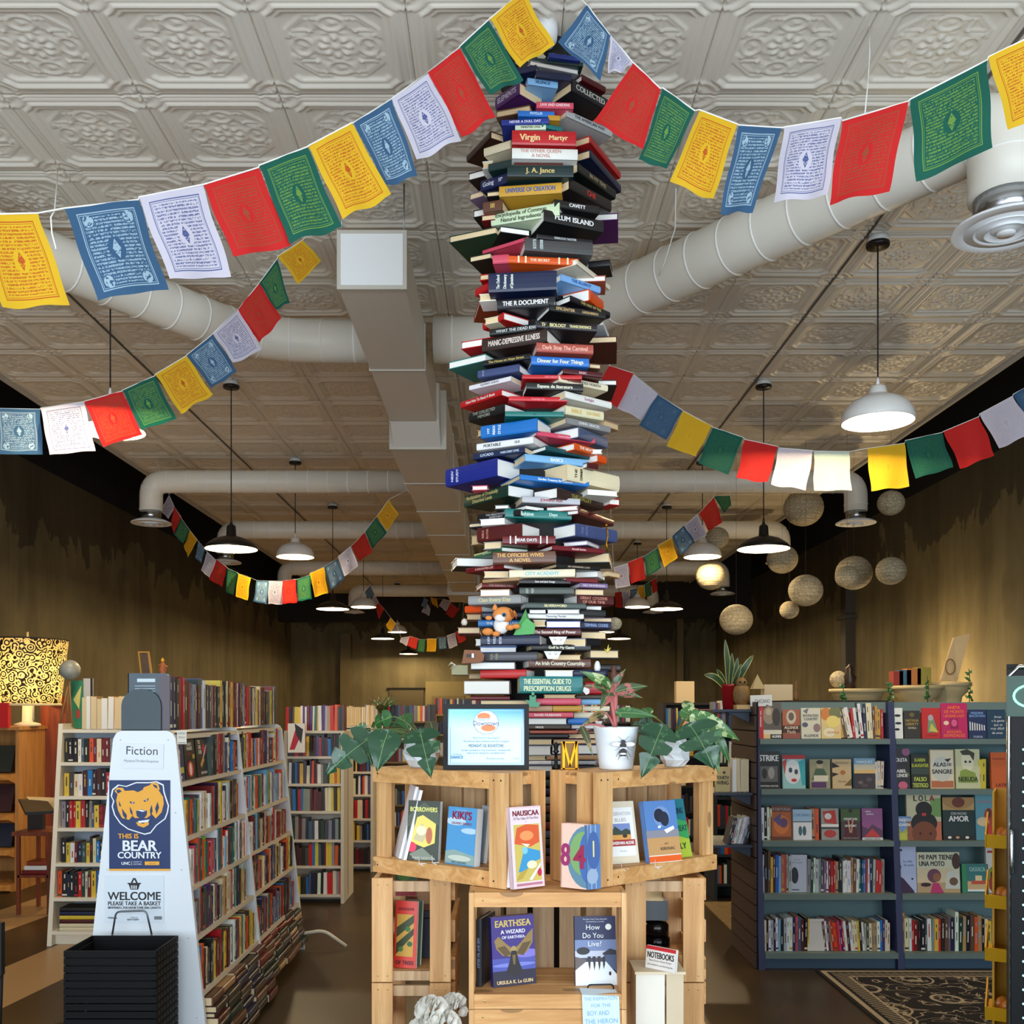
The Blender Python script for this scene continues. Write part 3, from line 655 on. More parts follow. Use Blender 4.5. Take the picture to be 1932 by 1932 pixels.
# kind, x0, x1, y-left, y-right, thickness px, colour, [options]
B = []
def k(kind, x0, x1, yl, yr, th, col, title=None, tc=None, **o): B.append((kind, x0, x1, yl, yr, th, col, title, tc, o))
k('S', 1035, 1095, 104, 112, 9, 'royal blue'); k('S', 1000, 1100, 112, 122, 8, 'dark green'); k('F', 1000, 1092, 118, 136, 10, 'grey', D=.2)
k('S', 968, 1012, 137, 128, 12, 'navy'); k('S', 1011, 1078, 139, 147, 13, 'navy'); k('S', 1098, 1142, 146, 168, 12, 'maroon')
k('S', 995, 1052, 153, 161, 13, 'light blue', 'SILENCE', (30, 60, 90)); k('S', 936, 980, 196, 166, 24, 'purple', 'ELEMENTS', (190, 180, 200), pg=46, pc='C')
k('S', 1078, 1146, 160, 196, 24, 'black', 'COLLECTED', (190, 190, 180), pg=50, pc='C'); k('S', 1012, 1082, 198, 200, 12, 'pink', 'LAW AND GARDENS', (240, 210, 210))
k('F', 936, 1000, 216, 204, 13, 'brown', pc='T'); k('S', 977, 1046, 214, 216, 11, 'blue', 'PHYLLIS', (200, 220, 240)); k('S', 946, 1036, 232, 228, 11, 'royal blue', 'NEVER A DULL DAY', (220, 220, 240))
k('S', 1034, 1056, 222, 223, 10, 'gold'); k('S', 972, 1030, 241, 240, 9, 'pale green', 'MINISTER LIVES', (60, 70, 50)); k('S', 1022, 1060, 236, 244, 9, 'teal')
k('S', 1068, 1154, 213, 250, 13, 'silver', 'THE AMERICAN WAY', (60, 60, 80), pg=18); k('S', 882, 926, 300, 254, 14, 'dark brown', pg=30, pc='C'); k('S', 966, 1087, 259, 262, 27, 'red', 'Virgin|Martyr', (236, 208, 150))
k('S', 1112, 1170, 262, 322, 14, 'red', pg=26); k('S', 914, 964, 288, 272, 16, 'cream'); k('S', 966, 1090, 289, 292, 20, 'white', '2|THE OTHER QUEEN|A NOVEL', (200, 150, 140)); k('S', 1113, 1170, 290, 345, 16, 'navy', pg=22)
k('F', 910, 930, 312, 310, 14, 'white', D=.12); k('S', 922, 965, 317, 308, 15, 'dark green'); k('S', 970, 1062, 311, 312, 9, 'maroon'); k('F', 1062, 1090, 306, 304, 12, 'dark brown', pc='C', D=.12)
k('S', 957, 1082, 322, 323, 22, 'dark green', 'J. A. Jance', (200, 176, 110)); k('S', 1090, 1160, 316, 362, 18, 'black', 'IN MY TIME', (170, 150, 110), pg=20, pc='C'); k('F', 884, 914, 334, 326, 14, 'black')
k('S', 908, 960, 352, 334, 20, 'navy', 'Going|SP', (190, 196, 210)); k('S', 942, 1060, 362, 354, 20, 'gold', 'UNIVERSE OF CREATION', (60, 90, 150)); k('S', 1074, 1152, 346, 386, 22, 'black', 'CHE', (200, 40, 30), pg=18)
k('F', 886, 912, 372, 364, 12, 'mauve', D=.11); k('F', 918, 948, 367, 364, 10, 'black', pc='C', D=.11); k('S', 912, 948, 392, 386, 20, 'brown', 'III', (200, 170, 90)); k('S', 1046, 1130, 383, 397, 15, 'black', 'CAVETT', (230, 230, 230))
k('F', 893, 914, 404, 400, 14, 'black', D=.1); k('F', 908, 934, 412, 409, 11, 'dark red', D=.12)
k('S', 927, 1056, 415, 394, 24, 'pale green', "2|Encyclopedia of Common|Natural Ingredients", (70, 80, 60), pg=14)
k('S', 1026, 1138, 406, 427, 22, 'black', 'PLUM ISLAND', (230, 230, 230), pg=30); k('F', 1100, 1166, 412, 408, 13, 'purple', D=.2); k('F', 848, 936, 452, 434, 13, 'dark green', D=.2)
k('F', 944, 1000, 432, 440, 12, 'black', pc='W', D=.14); k('S', 911, 996, 476, 450, 7, 'pink'); k('S', 990, 1118, 460, 470, 24, 'dark grey', 'v|SCOTTS|LESSONS', (190, 200, 200), pg=12); k('S', 1014, 1118, 446, 457, 9, 'black', 'FERROUS MASTER', (180, 190, 190)); k('F', 886, 926, 490, 482, 11, 'black', pc='C')
k('S', 930, 960, 490, 488, 17, 'pink'); k('S', 958, 1092, 489, 495, 14, 'orange', 'band|THE SECRET', (240, 220, 180)); k('S', 1110, 1151, 500, 496, 13, 'black', D=.1); k('S', 1088, 1150, 494, 536, 10, 'cream', D=.15)
k('S', 922, 1050, 534, 528, 36, 'navy', 'v|The Oxford|Dictionary|of Quotations', (214, 220, 210), pg=18, Y=-.03); k('F', 905, 922, 524, 522, 11, 'red', D=.12); k('S', 898, 922, 552, 540, 15, 'red', D=.1)
k('S', 1058, 1132, 523, 546, 13, 'light blue', 'THE ALLERGY', (30, 70, 130)); k('F', 1086, 1143, 527, 525, 11, 'terracotta', pc='W'); k('S', 1112, 1137, 556, 582, 22, 'orange', pg=46, pc='W'); k('F', 904, 936, 562, 560, 14, 'white', D=.1)
k('S', 938, 1046, 575, 568, 20, 'black', 'THE R DOCUMENT', (235, 235, 235), pg=12); k('F', 905, 952, 568, 571, 11, 'rust', D=.19); k('S', 1076, 1150, 563, 592, 12, 'black', 'THE WAY OF THE', (180, 160, 90), pg=24); k('S', 1036, 1142, 580, 596, 13, 'black', 'EPICENTER|GREENBERG', (190, 160, 110), pg=30)
k('S', 912, 950, 616, 596, 14, 'red', pg=50); k('F', 914, 940, 607, 602, 12, 'cream', D=.1); k('S', 924, 1036, 628, 614, 13, 'black', 'WHAT THE DEAD KNOW', (200, 200, 200)); k('S', 1012, 1126, 612, 620, 15, 'black', 'THE BIOLOGY|TRANSCENDENCE', (220, 210, 150), pg=6)
k('F', 1108, 1138, 610, 607, 12, 'silver', D=.16); k('S', 910, 1032, 652, 632, 25, 'dark brown', 'MANIC-DEPRESSIVE ILLNESS', (214, 200, 190), pg=34); k('F', 870, 932, 652, 642, 14, 'red', D=.17); k('F', 1066, 1164, 644, 640, 12, 'maroon', pc='C', D=.25)
k('S', 1012, 1119, 655, 660, 18, 'terracotta', 'Dark Stop The Carnival', (230, 170, 150), pg=12); k('S', 912, 1000, 686, 672, 11, 'black', 'The House on Hope Street', (190, 170, 90)); k('F', 846, 916, 690, 674, 14, 'teal', D=.19)
k('S', 1002, 1111, 680, 685, 17, 'blue', 'Dinner for Four Things', (226, 226, 200), pg=14); k('S', 902, 980, 707, 694, 15, 'slate blue', 'v|BROWN', (130, 140, 170), pg=44); k('F', 1112, 1134, 690, 692, 9, 'brown', pc='C'); k('S', 1062, 1136, 700, 708, 10, 'maroon', 'BASIC', (220, 160, 170), pg=34)
k('S', 985, 1098, 711, 712, 8, 'red', 'RED NIGHTS', (230, 120, 130)); k('S', 886, 964, 732, 714, 9, 'white', 'ELEMENT GUIDES', (90, 90, 90), pg=58, pc='C'); k('S', 1054, 1146, 714, 732, 12, 'cream', 'CAREER INDEX MONTH', (80, 80, 90), pg=26); k('F', 1128, 1164, 722, 722, 10, 'black', D=.2)
k('S', 993, 1100, 728, 732, 14, 'black', 'España de literatura'.replace('ñ', 'n'), (224, 220, 200)); k('S', 870, 946, 764, 740, 12, 'red', 'How Not To Read A Book', (230, 230, 220), pg=58); k('S', 1066, 1153, 744, 764, 13, 'white', 'Sunlight', (180, 130, 150), pg=60)
k('S', 960, 1070, 752, 754, 9, 'red', 'Coming Up', (240, 130, 140)); k('S', 886, 952, 788, 770, 18, 'black', '2|THE COLLECTED|MEMOIRS', (150, 150, 140), pg=60); k('S', 1066, 1138, 773, 785, 17, 'cream', 'BIBLE|DATING', (206, 170, 90), pg=52); k('F', 1140, 1168, 798, 806, 12, 'tan', pc='T')
k('S', 953, 1064, 781, 782, 10, 'teal', '- & -', (16, 70, 70)); k('S', 1068, 1151, 793, 810, 12, 'grey', 'LIVING GRACES', (210, 210, 210), pg=42, pc='C'); k('S', 908, 1014, 816, 801, 24, 'blue', 'v|MY|FRENCH|STYLE', (220, 230, 240), pg=30, Y=-.02); k('S', 1092, 1145, 815, 834, 20, 'slate blue', pg=46)
k('F', 900, 918, 818, 816, 12, 'tan', pc='T', D=.1); k('S', 1012, 1122, 817, 832, 9, 'pink', 'Communications', (236, 160, 180), pg=10); k('S', 900, 1007, 844, 830, 13, 'white', 'PORTABLE|GUI', (20, 20, 20), pg=34); k('S', 1084, 1122, 842, 852, 13, 'orange', 'THE NEW', (240, 230, 210), pg=36)
k('F', 1108, 1136, 852, 852, 8, 'white', D=.1); k('S', 1030, 1128, 845, 865, 9, 'dark teal', pg=20, D=.17); k('S', 1128, 1143, 864, 868, 14, 'orange', D=.1); k('S', 893, 990, 862, 848, 12, 'navy', 'LUCADO|WHEN CHRIST COMES', (200, 214, 230), pg=24); k('S', 990, 1108, 863, 874, 14, 'light blue', 'BASICS', (230, 240, 250), pg=12)
k('S', 1108, 1128, 877, 880, 10, 'maroon', D=.1); k('S', 842, 938, 902, 881, 34, 'royal blue', 'v|NRSV|STUDY', (220, 224, 240), pg=80, Y=-.02); k('S', 1068, 1170, 890, 912, 30, 'cream', 'v|THE|COMPANION', (60, 50, 30), pg=46, pc='C'); k('S', 973, 1118, 899, 914, 10, 'blue', 'Garden Treasury for Children', (236, 240, 250), Y=-.04, D=.19)
k('F', 890, 920, 921, 920, 9, 'pink', D=.12); k('S', 877, 958, 947, 925, 22, 'dark green', '2|Reclamation of Drastically|Disturbed Lands', (190, 176, 110), pg=52); k('S', 1050, 1138, 929, 951, 20, 'dark brown', 'THE VALLEY', (150, 140, 60), pg=38); k('F', 1108, 1166, 928, 932, 10, 'white', D=.16); k('F', 1150, 1170, 946, 948, 12, 'red', D=.1)
k('S', 985, 1094, 942, 947, 12, 'silver', 'JOHNNY REB', (160, 50, 60)); k('F', 992, 1028, 957, 962, 9, 'black', D=.12); k('F', 1030, 1090, 962, 958, 10, 'dark red', D=.12); k('F', 933, 960, 957, 956, 8, 'dark grey', D=.1); k('S', 902, 982, 977, 967, 12, 'black', '2|THE NEGOTIATORS|INVESTMENT', (170, 170, 170))
k('S', 1090, 1158, 963, 984, 13, 'maroon', 'HEART OF', (150, 50, 50), D=.16); k('S', 953, 1078, 968, 973, 17, 'teal', 'Delphine|Days', (190, 220, 210), Y=-.02); k('F', 905, 953, 986, 983, 12, 'white', pc='W'); k('F', 884, 906, 992, 990, 8, 'navy', D=.12, pc='C')
k('S', 901, 985, 1010, 1000, 27, 'maroon', 'v|BIBLE|BUYER', (196, 130, 110), pg=40); k('S', 1086, 1163, 999, 1011, 24, 'slate blue', 'v|THE|ACTS', (120, 130, 170), pg=60); k('S', 948, 1048, 1019, 1019, 16, 'dark red', 'band|BEAR DAYS', (230, 230, 230), pg=6); k('F', 1062, 1108, 1028, 1024, 9, 'mauve')
k('F', 888, 902, 1020, 1018, 18, 'tan', pc='T', D=.1); k('F', 912, 946, 1030, 1028, 14, 'grey', D=.1, pc='C'); k('S', 895, 946, 1050, 1036, 9, 'green', 'Pass University', (200, 230, 200), pg=52); k('S', 1042, 1140, 1033, 1040, 9, 'dark red', 'Arnold Series', (230, 190, 190), pg=38, D=.2)
k('S', 930, 1048, 1053, 1051, 23, 'brown', '2|THE OFFICERS WIVES|A NOVEL', (222, 170, 96), pg=12); k('F', 861, 932, 1060, 1062, 17, 'black', D=.15); k('F', 1066, 1150, 1054, 1052, 18, 'dark teal', pc='C', D=.18)
k('S', 880, 950, 1077, 1068, 9, 'dark red', 'A DAUGHTERS LIFE', (220, 180, 170), pg=58); k('S', 1050, 1132, 1067, 1073, 8, 'black', 'AN UNFINISHED LOVE', (170, 150, 130), pg=40, pc='T'); k('S', 961, 1085, 1083, 1081, 15, 'cream', 'CITY ACADEMY', (120, 190, 200), Y=-.03); k('F', 913, 961, 1084, 1084, 12, 'cream', D=.12, pc='C'); k('F', 1085, 1128, 1084, 1082, 12, 'white', D=.12); k('F', 1130, 1148, 1084, 1082, 10, 'tan', D=.09, pc='C')
k('S', 911, 980, 1097, 1092, 6, 'tan', 'LETTERS', (40, 34, 26)); k('S', 1068, 1127, 1093, 1096, 8, 'dark red', pg=40); k('S', 980, 1076, 1097, 1098, 8, 'black', 'Sam and Jack Songs', (220, 220, 220)); k('S', 909, 981, 1104, 1106, 9, 'dark red', 'THE INSPIRED PAST', (220, 160, 160)); k('S', 1094, 1146, 1104, 1106, 9, 'mauve', 'HALF THE RIVER ROAD', (200, 190, 200), pg=12)
k('S', 980, 1083, 1115, 1115, 13, 'dark grey', 'v|EAST|WEST', (160, 170, 160)); k('F', 905, 962, 1119, 1118, 13, 'tan', D=.14); k('F', 1085, 1140, 1117, 1118, 12, 'maroon', D=.14, pc='C')
k('S', 884, 984, 1133, 1130, 17, 'grey', 'Clan Every Day', (200, 190, 130), pg=38, yaw=-16); k('S', 1089, 1157, 1131, 1135, 18, 'maroon', '2|GREAT CITIZENS|OF OUR TIME', (190, 130, 110), pg=64, yaw=22)
k('S', 990, 1105, 1142, 1142, 11, 'dark grey', 'SILVERSWORD', (230, 220, 160), pg=12, yaw=8); k('S', 878, 908, 1152, 1148, 13, 'orange', pg=66, yaw=-35); k('F', 1105, 1136, 1148, 1148, 10, 'dark brown', D=.12)
k('F', 998, 1031, 1154, 1154, 9, 'black', D=.12); k('F', 1032, 1094, 1154, 1154, 9, 'grey', D=.12); k('S', 1095, 1142, 1156, 1158, 13, 'black', yaw=20); k('S', 910, 996, 1160, 1160, 12, 'navy', D=.12, Y=.08); k('S', 996, 1101, 1162, 1166, 9, 'white', 'Mastering Murder', (120, 120, 140)); k('F', 1101, 1155, 1170, 1170, 8, 'mauve', D=.12)
k('F', 880, 908, 1164, 1164, 10, 'tan', D=.1, pc='T'); k('S', 902, 1000, 1176, 1176, 12, 'blue', 'THE WAY OF LIVING', (210, 230, 240), Y=.08); k('F', 1006, 1030, 1176, 1176, 12, 'cream', D=.1, pc='T'); k('F', 1030, 1096, 1178, 1178, 13, 'royal blue'); k('S', 1096, 1152, 1179, 1182, 14, 'navy', 'TERMINAL COURSE', (130, 150, 190), yaw=18)
k('F', 863, 906, 1190, 1189, 12, 'dark red', D=.14); k('S', 998, 1096, 1192, 1193, 13, 'maroon', 'The Second Ring of Power', (226, 200, 190)); k('F', 1096, 1144, 1199, 1199, 14, 'brown', D=.12, pc='C'); k('S', 907, 1018, 1209, 1207, 19, 'navy', 'v|A NEW|WORLD|HISTORY', (180, 186, 200), pg=38, yaw=-12, Y=-.05); k('F', 1056, 1106, 1213, 1212, 16, 'slate blue', pc='C'); k('S', 1107, 1132, 1212, 1214, 16, 'black', yaw=30)
k('F', 897, 912, 1212, 1212, 12, 'white', D=.08); k('F', 905, 975, 1226, 1226, 11, 'blue', D=.14); k('S', 1003, 1114, 1221, 1226, 12, 'black', 'Golf Is My Game', (236, 236, 210), pg=22, yaw=10); k('S', 914, 1014, 1240, 1238, 17, 'dark grey', 'v|VOL|ONE', (150, 140, 90), pg=50, yaw=-14); k('F', 1042, 1096, 1241, 1240, 10, 'tan', D=.1, pc='C'); k('F', 1113, 1168, 1234, 1238, 15, 'black', D=.13, pc='C')
k('F', 887, 972, 1258, 1256, 14, 'dark grey', D=.15); k('S', 998, 1114, 1251, 1254, 17, 'brown', 'An Irish Country Courtship', (220, 214, 190), pg=26, yaw=10); k('S', 1128, 1170, 1260, 1262, 13, 'black', D=.1)
k('S', 907, 993, 1273, 1271, 16, 'red', yaw=-18, pg=36); k('F', 1028, 1082, 1272, 1272, 15, 'cream', D=.12); k('S', 1082, 1146, 1270, 1272, 14, 'navy', yaw=14); k('F', 884, 908, 1276, 1276, 10, 'tan', D=.08)
k('F', 874, 962, 1299, 1297, 26, 'brown', D=.17); k('S', 980, 1099, 1292, 1294, 32, 'teal', '2|THE ESSENTIAL GUIDE TO|PRESCRIPTION DRUGS', (224, 232, 190), pg=14, Y=-.03, yaw=5); k('S', 1104, 1168, 1298, 1298, 24, 'red', D=.12)
k('S', 888, 962, 1317, 1317, 8, 'dark red', D=.11); k('F', 1026, 1086, 1314, 1314, 7, 'tan', D=.12, pc='T'); k('S', 1087, 1140, 1315, 1315, 8, 'dark brown', D=.1); k('S', 1012, 1096, 1324, 1324, 12, 'pink'); k('S', 1097, 1140, 1324, 1324, 11, 'light blue', D=.1); k('F', 906, 1010, 1326, 1326, 10, 'dark brown', D=.13, pc='C')
k('S', 900, 1042, 1337, 1337, 11, 'tan', D=.13); k('S', 1043, 1098, 1337, 1337, 11, 'gold', D=.12); k('S', 1099, 1150, 1337, 1337, 9, 'cream', D=.1); k('S', 985, 1082, 1349, 1349, 10, 'pink', 'DAVID HUSBANDS', (240, 220, 220)); k('S', 1083, 1146, 1350, 1350, 12, 'cream', D=.12)
k('F', 930, 1070, 1361, 1361, 12, 'grey', D=.13); k('S', 1071, 1112, 1361, 1361, 12, 'blue', D=.11); k('S', 960, 1076, 1372, 1372, 9, 'dark brown', 'MUCK', (236, 230, 220)); k('F', 1077, 1140, 1371, 1371, 9, 'slate blue', D=.12); k('S', 1000, 1090, 1381, 1381, 6, 'terracotta', D=.12); k('F', 930, 1000, 1382, 1382, 8, 'white', D=.12); k('S', 1091, 1132, 1382, 1382, 6, 'brown', D=.1)
k('S', 960, 1072, 1389, 1389, 8, 'black', 'COLORS', (236, 236, 236)); k('F', 1073, 1130, 1389, 1389, 7, 'cream', D=.12); k('F', 950, 1042, 1400, 1400, 12, 'dark grey', pc='C'); k('F', 1043, 1130, 1399, 1399, 9, 'rust', D=.12); k('F', 930, 1040, 1416, 1416, 18, 'silver', D=.14); k('F', 1041, 1130, 1414, 1414, 18, 'slate blue', D=.14)
k('F', 940, 1030, 1430, 1430, 8, 'cream', pc='C', D=.13); k('S', 1031, 1130, 1429, 1429, 9, 'tan', D=.13); k('S', 930, 1040, 1439, 1439, 7, 'white', 'Guns of a Revolution', (60, 60, 60)); k('S', 1041, 1124, 1439, 1439, 7, 'silver', D=.12); k('F', 930, 1045, 1450, 1450, 12, 'slate blue', D=.14); k('S', 1046, 1130, 1450, 1450, 12, 'black', D=.13)
# below the crate tops the tower goes on, seen through the gap between the crates
yy = 1462
for col1, col2 in (('black', 'cream'), ('dark green', 'grey'), ('navy', 'maroon'), ('grey', 'black'), ('brown', 'white'), ('black', 'navy'), ('dark red', 'black'), ('slate blue', 'dark grey'), ('black', 'tan'), ('navy', 'brown'), ('maroon', 'black')):
    k('S', 940, 1048, yy, yy, 14, col1, 'ENERGY' if yy > 1560 and yy < 1590 else None, (220, 220, 220)); k('S', 1050, 1140, yy+2, yy+2, 14, col2); yy += 16
cnt = {}; used = {}
sid = lambda x: 'left side' if x < 955 else 'right side' if x > 1092 else 'middle'
lastt = 'under the ceiling collar'
ordered = sorted(range(len(B)), key=lambda i: (B[i][3]+B[i][4])/2)
titled = [(i, (B[i][3]+B[i][4])/2) for i in ordered if B[i][7] and B[i][7] not in NOLAB]
for i in ordered:
    kind, x0, x1, yl, yr, th, col, title, tc, op = B[i]
    ym = (yl+yr)/2; A = 1340-ym
    if 'yaw' in op: yaw = math.radians(op['yaw'])
    elif abs(A) > 190: yaw = math.atan(1850*(yr-yl)/(A*(x1-x0)))
    else: yaw = math.radians((yr-yl)*2.0)
    yaw = max(-1.05, min(1.05, yaw))
    # nearest corner on the ring
    xn = x1 if yaw < -.05 else x0 if yaw > .05 else (x0+x1)/2; yn = yr if yaw < -.05 else yl if yaw > .05 else ym
    Xg = (xn-VX)/F*3.8-XC; Yn = YC-math.sqrt(max(R0**2-Xg**2, .004))+op.get('Y', 0)+random.uniform(-.006, .006)
    near = P(xn, yn, Yn); ux = Vector((math.cos(yaw), math.sin(yaw), 0)); uy = Vector((-math.sin(yaw), math.cos(yaw), 0))
    xo = x0 if xn == x1 else x1
    if abs(yaw) > .05:
        q = (xo-VX)/F; t = (q*near.y-near.x)/(ux.x-q*ux.y); L = abs(t)
        mid = near+ux*(t/2)
    else: L = (x1-x0)/F*Yn; mid = near
    L = min(L, .30); T = max(th/F*Yn, .010)
    pg = op.get('pg', 0); D = op.get('D', 0)
    if not D: D = max(.12, min(.21, (pg/F*Yn)/max(math.sin(abs(yaw)), .35))) if pg else .13
    page = {'W': W_, 'C': C_, 'T': T_}[op.get('pc', random.choice('WWWC'))]
    o = mid-Vector((0, 0, T/2)); uz = Vector((0, 0, 1)); c = jit(CN[col], 6)
    # describe
    near_t = min([(abs(y-ym), j) for j, y in titled if j != i])[1]; nt = B[near_t]; rel = 'above' if ym < (nt[3]+nt[4])/2-1 else 'below' if ym > (nt[3]+nt[4])/2+1 else 'beside'
    nd = '%s' % nt[6]
    tshort = ' '.join(nt[7].replace('band|', '').replace('v|', '').replace('2|', '').replace('|', ' ').replace('.', '').split()[:2])
    if kind == 'S' and title and title not in NOLAB:
        tt = ' '.join(title.replace('band|', '').replace('v|', '').replace('2|', '').replace('|', ' ').split()[:4]); lab = '%s tower book lettered "%s", %s of the tower' % (col, tt, sid((x0+x1)/2))
    else:
        fa = 'tower book' if kind == 'S' else 'page edges out tower book'
        thk = 'thick' if th > 15 else 'thin' if th < 10 else ''
        lab = ('%s %s %s, %s, just %s "%s"' % (thk, col, fa, sid((x0+x1)/2), rel, tshort)).strip()
    used.setdefault(lab, 0); used[lab] += 1
    if used[lab] > 1: lab = lab.replace('tower book', ['upper', 'lower', 'bottom', 'last'][min(used[lab]-2, 3)]+' tower book', 1)
    area_ = (x1-x0)*th*(1 if kind == 'S' else .8)*(.45 if ym > 1335 and x0 < 990 else 1)*(.5 if ym > 1452 else 1)
    if kind == 'S': defer(area_, lab, o, ux, uy, uz, L, D, T, c, page, title, tc or (200, 200, 200), 'books stacked in the tower')
    else:
        # fore edge outwards: turn the book round
        o2 = o+uy*D; defer(area_, lab, o2, -ux, -uy, uz, L, D, T, c, page, None, None, 'books stacked in the tower')
# ================================================================ CRATE DISPLAY
UP = Vector((0, 0, 1))
def crate(label, o, yaw, W, D, H, style, group='wooden crates of the display'):
    o = Vector(o); X = frame(o, Vector((math.cos(yaw), math.sin(yaw), 0)), Vector((-math.sin(yaw), math.cos(yaw), 0)), UP)
    root = thing('wooden_crate', label, 'crate', X @ Vector((W/2, D/2, 0)), group); t = .016
    def part(nm, lo, hi, m): q = MB(); q.box(lo, hi, m, X); return q.build(nm, root)
    def nails(par, pts, bright=False):
        for p in pts:
            q = MB(); q.lathe(X @ Vector(p), [(.0030, 0), (.0026, .0008), (.0001, .001)], M((214, 196, 130), .3, 1) if bright else M((40, 28, 18), .6), 10, X.to_3x3() @ Matrix.Rotation(PI/2, 3, 'X')); n = q.build('nail', root)
    if style == 'open':
        for z in (0, H-.048): part('front_rail', (0, -t, z), (W-.062, 0, z+.048), WPX)
        part('front_post', (W-.062, -t, 0), (W, 0, H), WPZ); part('front_post', (0, 0, .0), (.052, t, H), WPZ)
        for yy in (0.0, D-.07): part('end_board', (W-t, yy+t, 0), (W, yy+.07, H), WPZ); part('end_board', (0, yy+t, 0), (t, yy+.07, H), WPZ)
        part('end_cleat', (W-t-.014, .0+t, H-.04), (W-t, D-t, H-.004), WPX); part('end_cleat', (W-t-.014, t, .004), (W-t, D-t, .04), WPX)
        n = 5; w = (W-.05)/n
        for i in range(n): part('back_slat', (.025+i*w+.005, D-t, 0), (.025+(i+1)*w-.005, D, H), WGZ)
        for i in range(3):
            y0 = t+i*(D-2*t)/3; part('bottom_board', (t, y0, .002), (W-t, y0+(D-2*t)/3-.003, .047), WPX); part('top_board', (t, y0, H-.014), (W-t, y0+(D-2*t)/3-.003, H), WPX)
        nails(root, [(.02, -t, H-.02), (W-.085, -t, H-.026), (.02, -t, .024), (W-.085, -t, .024), (W-.045, -t, H-.022), (W-.018, -t, H-.022), (W-.045, -t, .02)])
    elif style == 'openr':   # mirrored
        for z in (0, H-.048): part('front_rail', (.066, -t, z), (W, 0, z+.048), WPX)
        part('front_post', (0, -t, 0), (.066, 0, H), WPZ); part('front_post', (W-.052, 0, 0), (W, t, H), WPZ)
        for yy in (0.0, D-.07): part('end_board', (0, yy+t, 0), (t, yy+.07, H), WPZ); part('end_board', (W-t, yy+t, 0), (W, yy+.07, H), WPZ)
        part('end_cleat', (t, t, H-.04), (t+.014, D-t, H-.004), WPX); part('end_cleat', (t, t, .004), (t+.014, D-t, .04), WPX)
        n = 5; w = (W-.05)/n
        for i in range(n): part('back_slat', (.025+i*w+.005, D-t, 0), (.025+(i+1)*w-.005, D, H), WGZ)
        for i in range(3):
            y0 = t+i*(D-2*t)/3; part('bottom_board', (t, y0, .002), (W-t, y0+(D-2*t)/3-.003, .047), WPX); part('top_board', (t, y0, H-.014), (W-t, y0+(D-2*t)/3-.003, H), WPX)
        nails(root, [(.018, -t, H-.022), (.045, -t, H-.022), (.09, -t, H-.022), (W-.02, -t, H-.022), (.09, -t, .024), (W-.02, -t, .024), (.045, -t, .02)])
    elif style == 'front':
        for z in (0, H-.042): part('front_rail', (.012, -t, z), (W-.012, 0, z+.042), WPX)
        for x in (0, W-.014): part('front_post', (x, -t-.004, 0), (x+.014, .02, H), WPZ)
        for x0 in (0, W-t):
            for yy in (.02, D-.09): part('end_board', (x0, yy, 0), (x0+t, yy+.075, H), WPZ)
        n = 5; w = (W-.03)/n
        for i in range(n): part('back_slat', (.015+i*w+.009, D-t, 0), (.015+(i+1)*w-.009, D, H), WGZ)
        for i in range(3):
            y0 = i*(D-t)/3; part('bottom_board', (t, y0, .002), (W-t, y0+(D-t)/3-.003, .041), WPX); part('top_board', (t, y0, H-.014), (W-t, y0+(D-t)/3-.003, H), WPX)
        nails(root, [(.04, -t, H-.022), (W-.03, -t, H-.026), (.045, -t, .022), (W-.03, -t, .022)], True)
    else:   # end panel to the front: two upright boards
        pw = .066
        for x in (0, W-pw-.012): part('front_board', (x, -t, 0), (x+pw, 0, H), WPZ)
        part('front_cleat', (.02, 0, H-.045), (W-.02, .014, H-.012), WGZ); part('front_cleat', (.02, 0, .0), (W-.02, .014, .03), WGZ)
        for x in (0, W-pw-.012): part('back_board', (x, D-t, 0), (x+pw, D, H), WPZ)
        for x0 in (0, W-t):
            for z in (0, .12, H-.075): part('side_slat', (x0, 0.014, z), (x0+t, D-t, z+.07), WPX)
        for i in range(2): part('bottom_board', (t, .02+i*.2, .016), (W-t, .02+i*.2+.19, .03), WPX)
        nails(root, [(.02, -t, H-.02), (.05, -t, H-.02), (W-.06, -t, H-.02), (W-.03, -t, H-.02), (.02, -t, .02), (.05, -t, .02), (W-.03, -t, .02)], True)
    return root
YL, YR = math.atan2(-.30, .402), math.atan2(.30, .367)
crate('open wooden crate turned left at the upper left of the display', (-.415, 3.205, 1.025), YL, .538, .19, .34, 'open')
crate('open wooden crate turned right at the upper right of the display', (.265, 2.90, 1.025), YR, .555, .19, .34, 'openr')
crate('open wooden crate facing straight forward in the middle of the display', (-.10, 2.85, .687), 0, .455, .30, .336, 'front')
crate('lower middle crate cut by the bottom of the photo', (-.10, 2.85, .352), 0, .455, .30, .333, 'front')
crate('middle crate on the floor under the handwritten note', (-.10, 2.85, .0), 0, .455, .30, .35, 'front')
for sx, side in ((-.417, 'left'), (.385, 'right')):
    crate('end-on wooden crate directly below the upper %s open crate' % side, (sx, 3.12, .69), 0, .262, .40, .328, 'end')
    crate('end-on wooden crate second from floor on the %s of display' % side, (sx, 3.12, .358), 0, .262, .40, .328, 'end')
    crate('end-on wooden crate standing on floor at %s of display' % side, (sx, 3.12, .0), 0, .262, .40, .354, 'end')

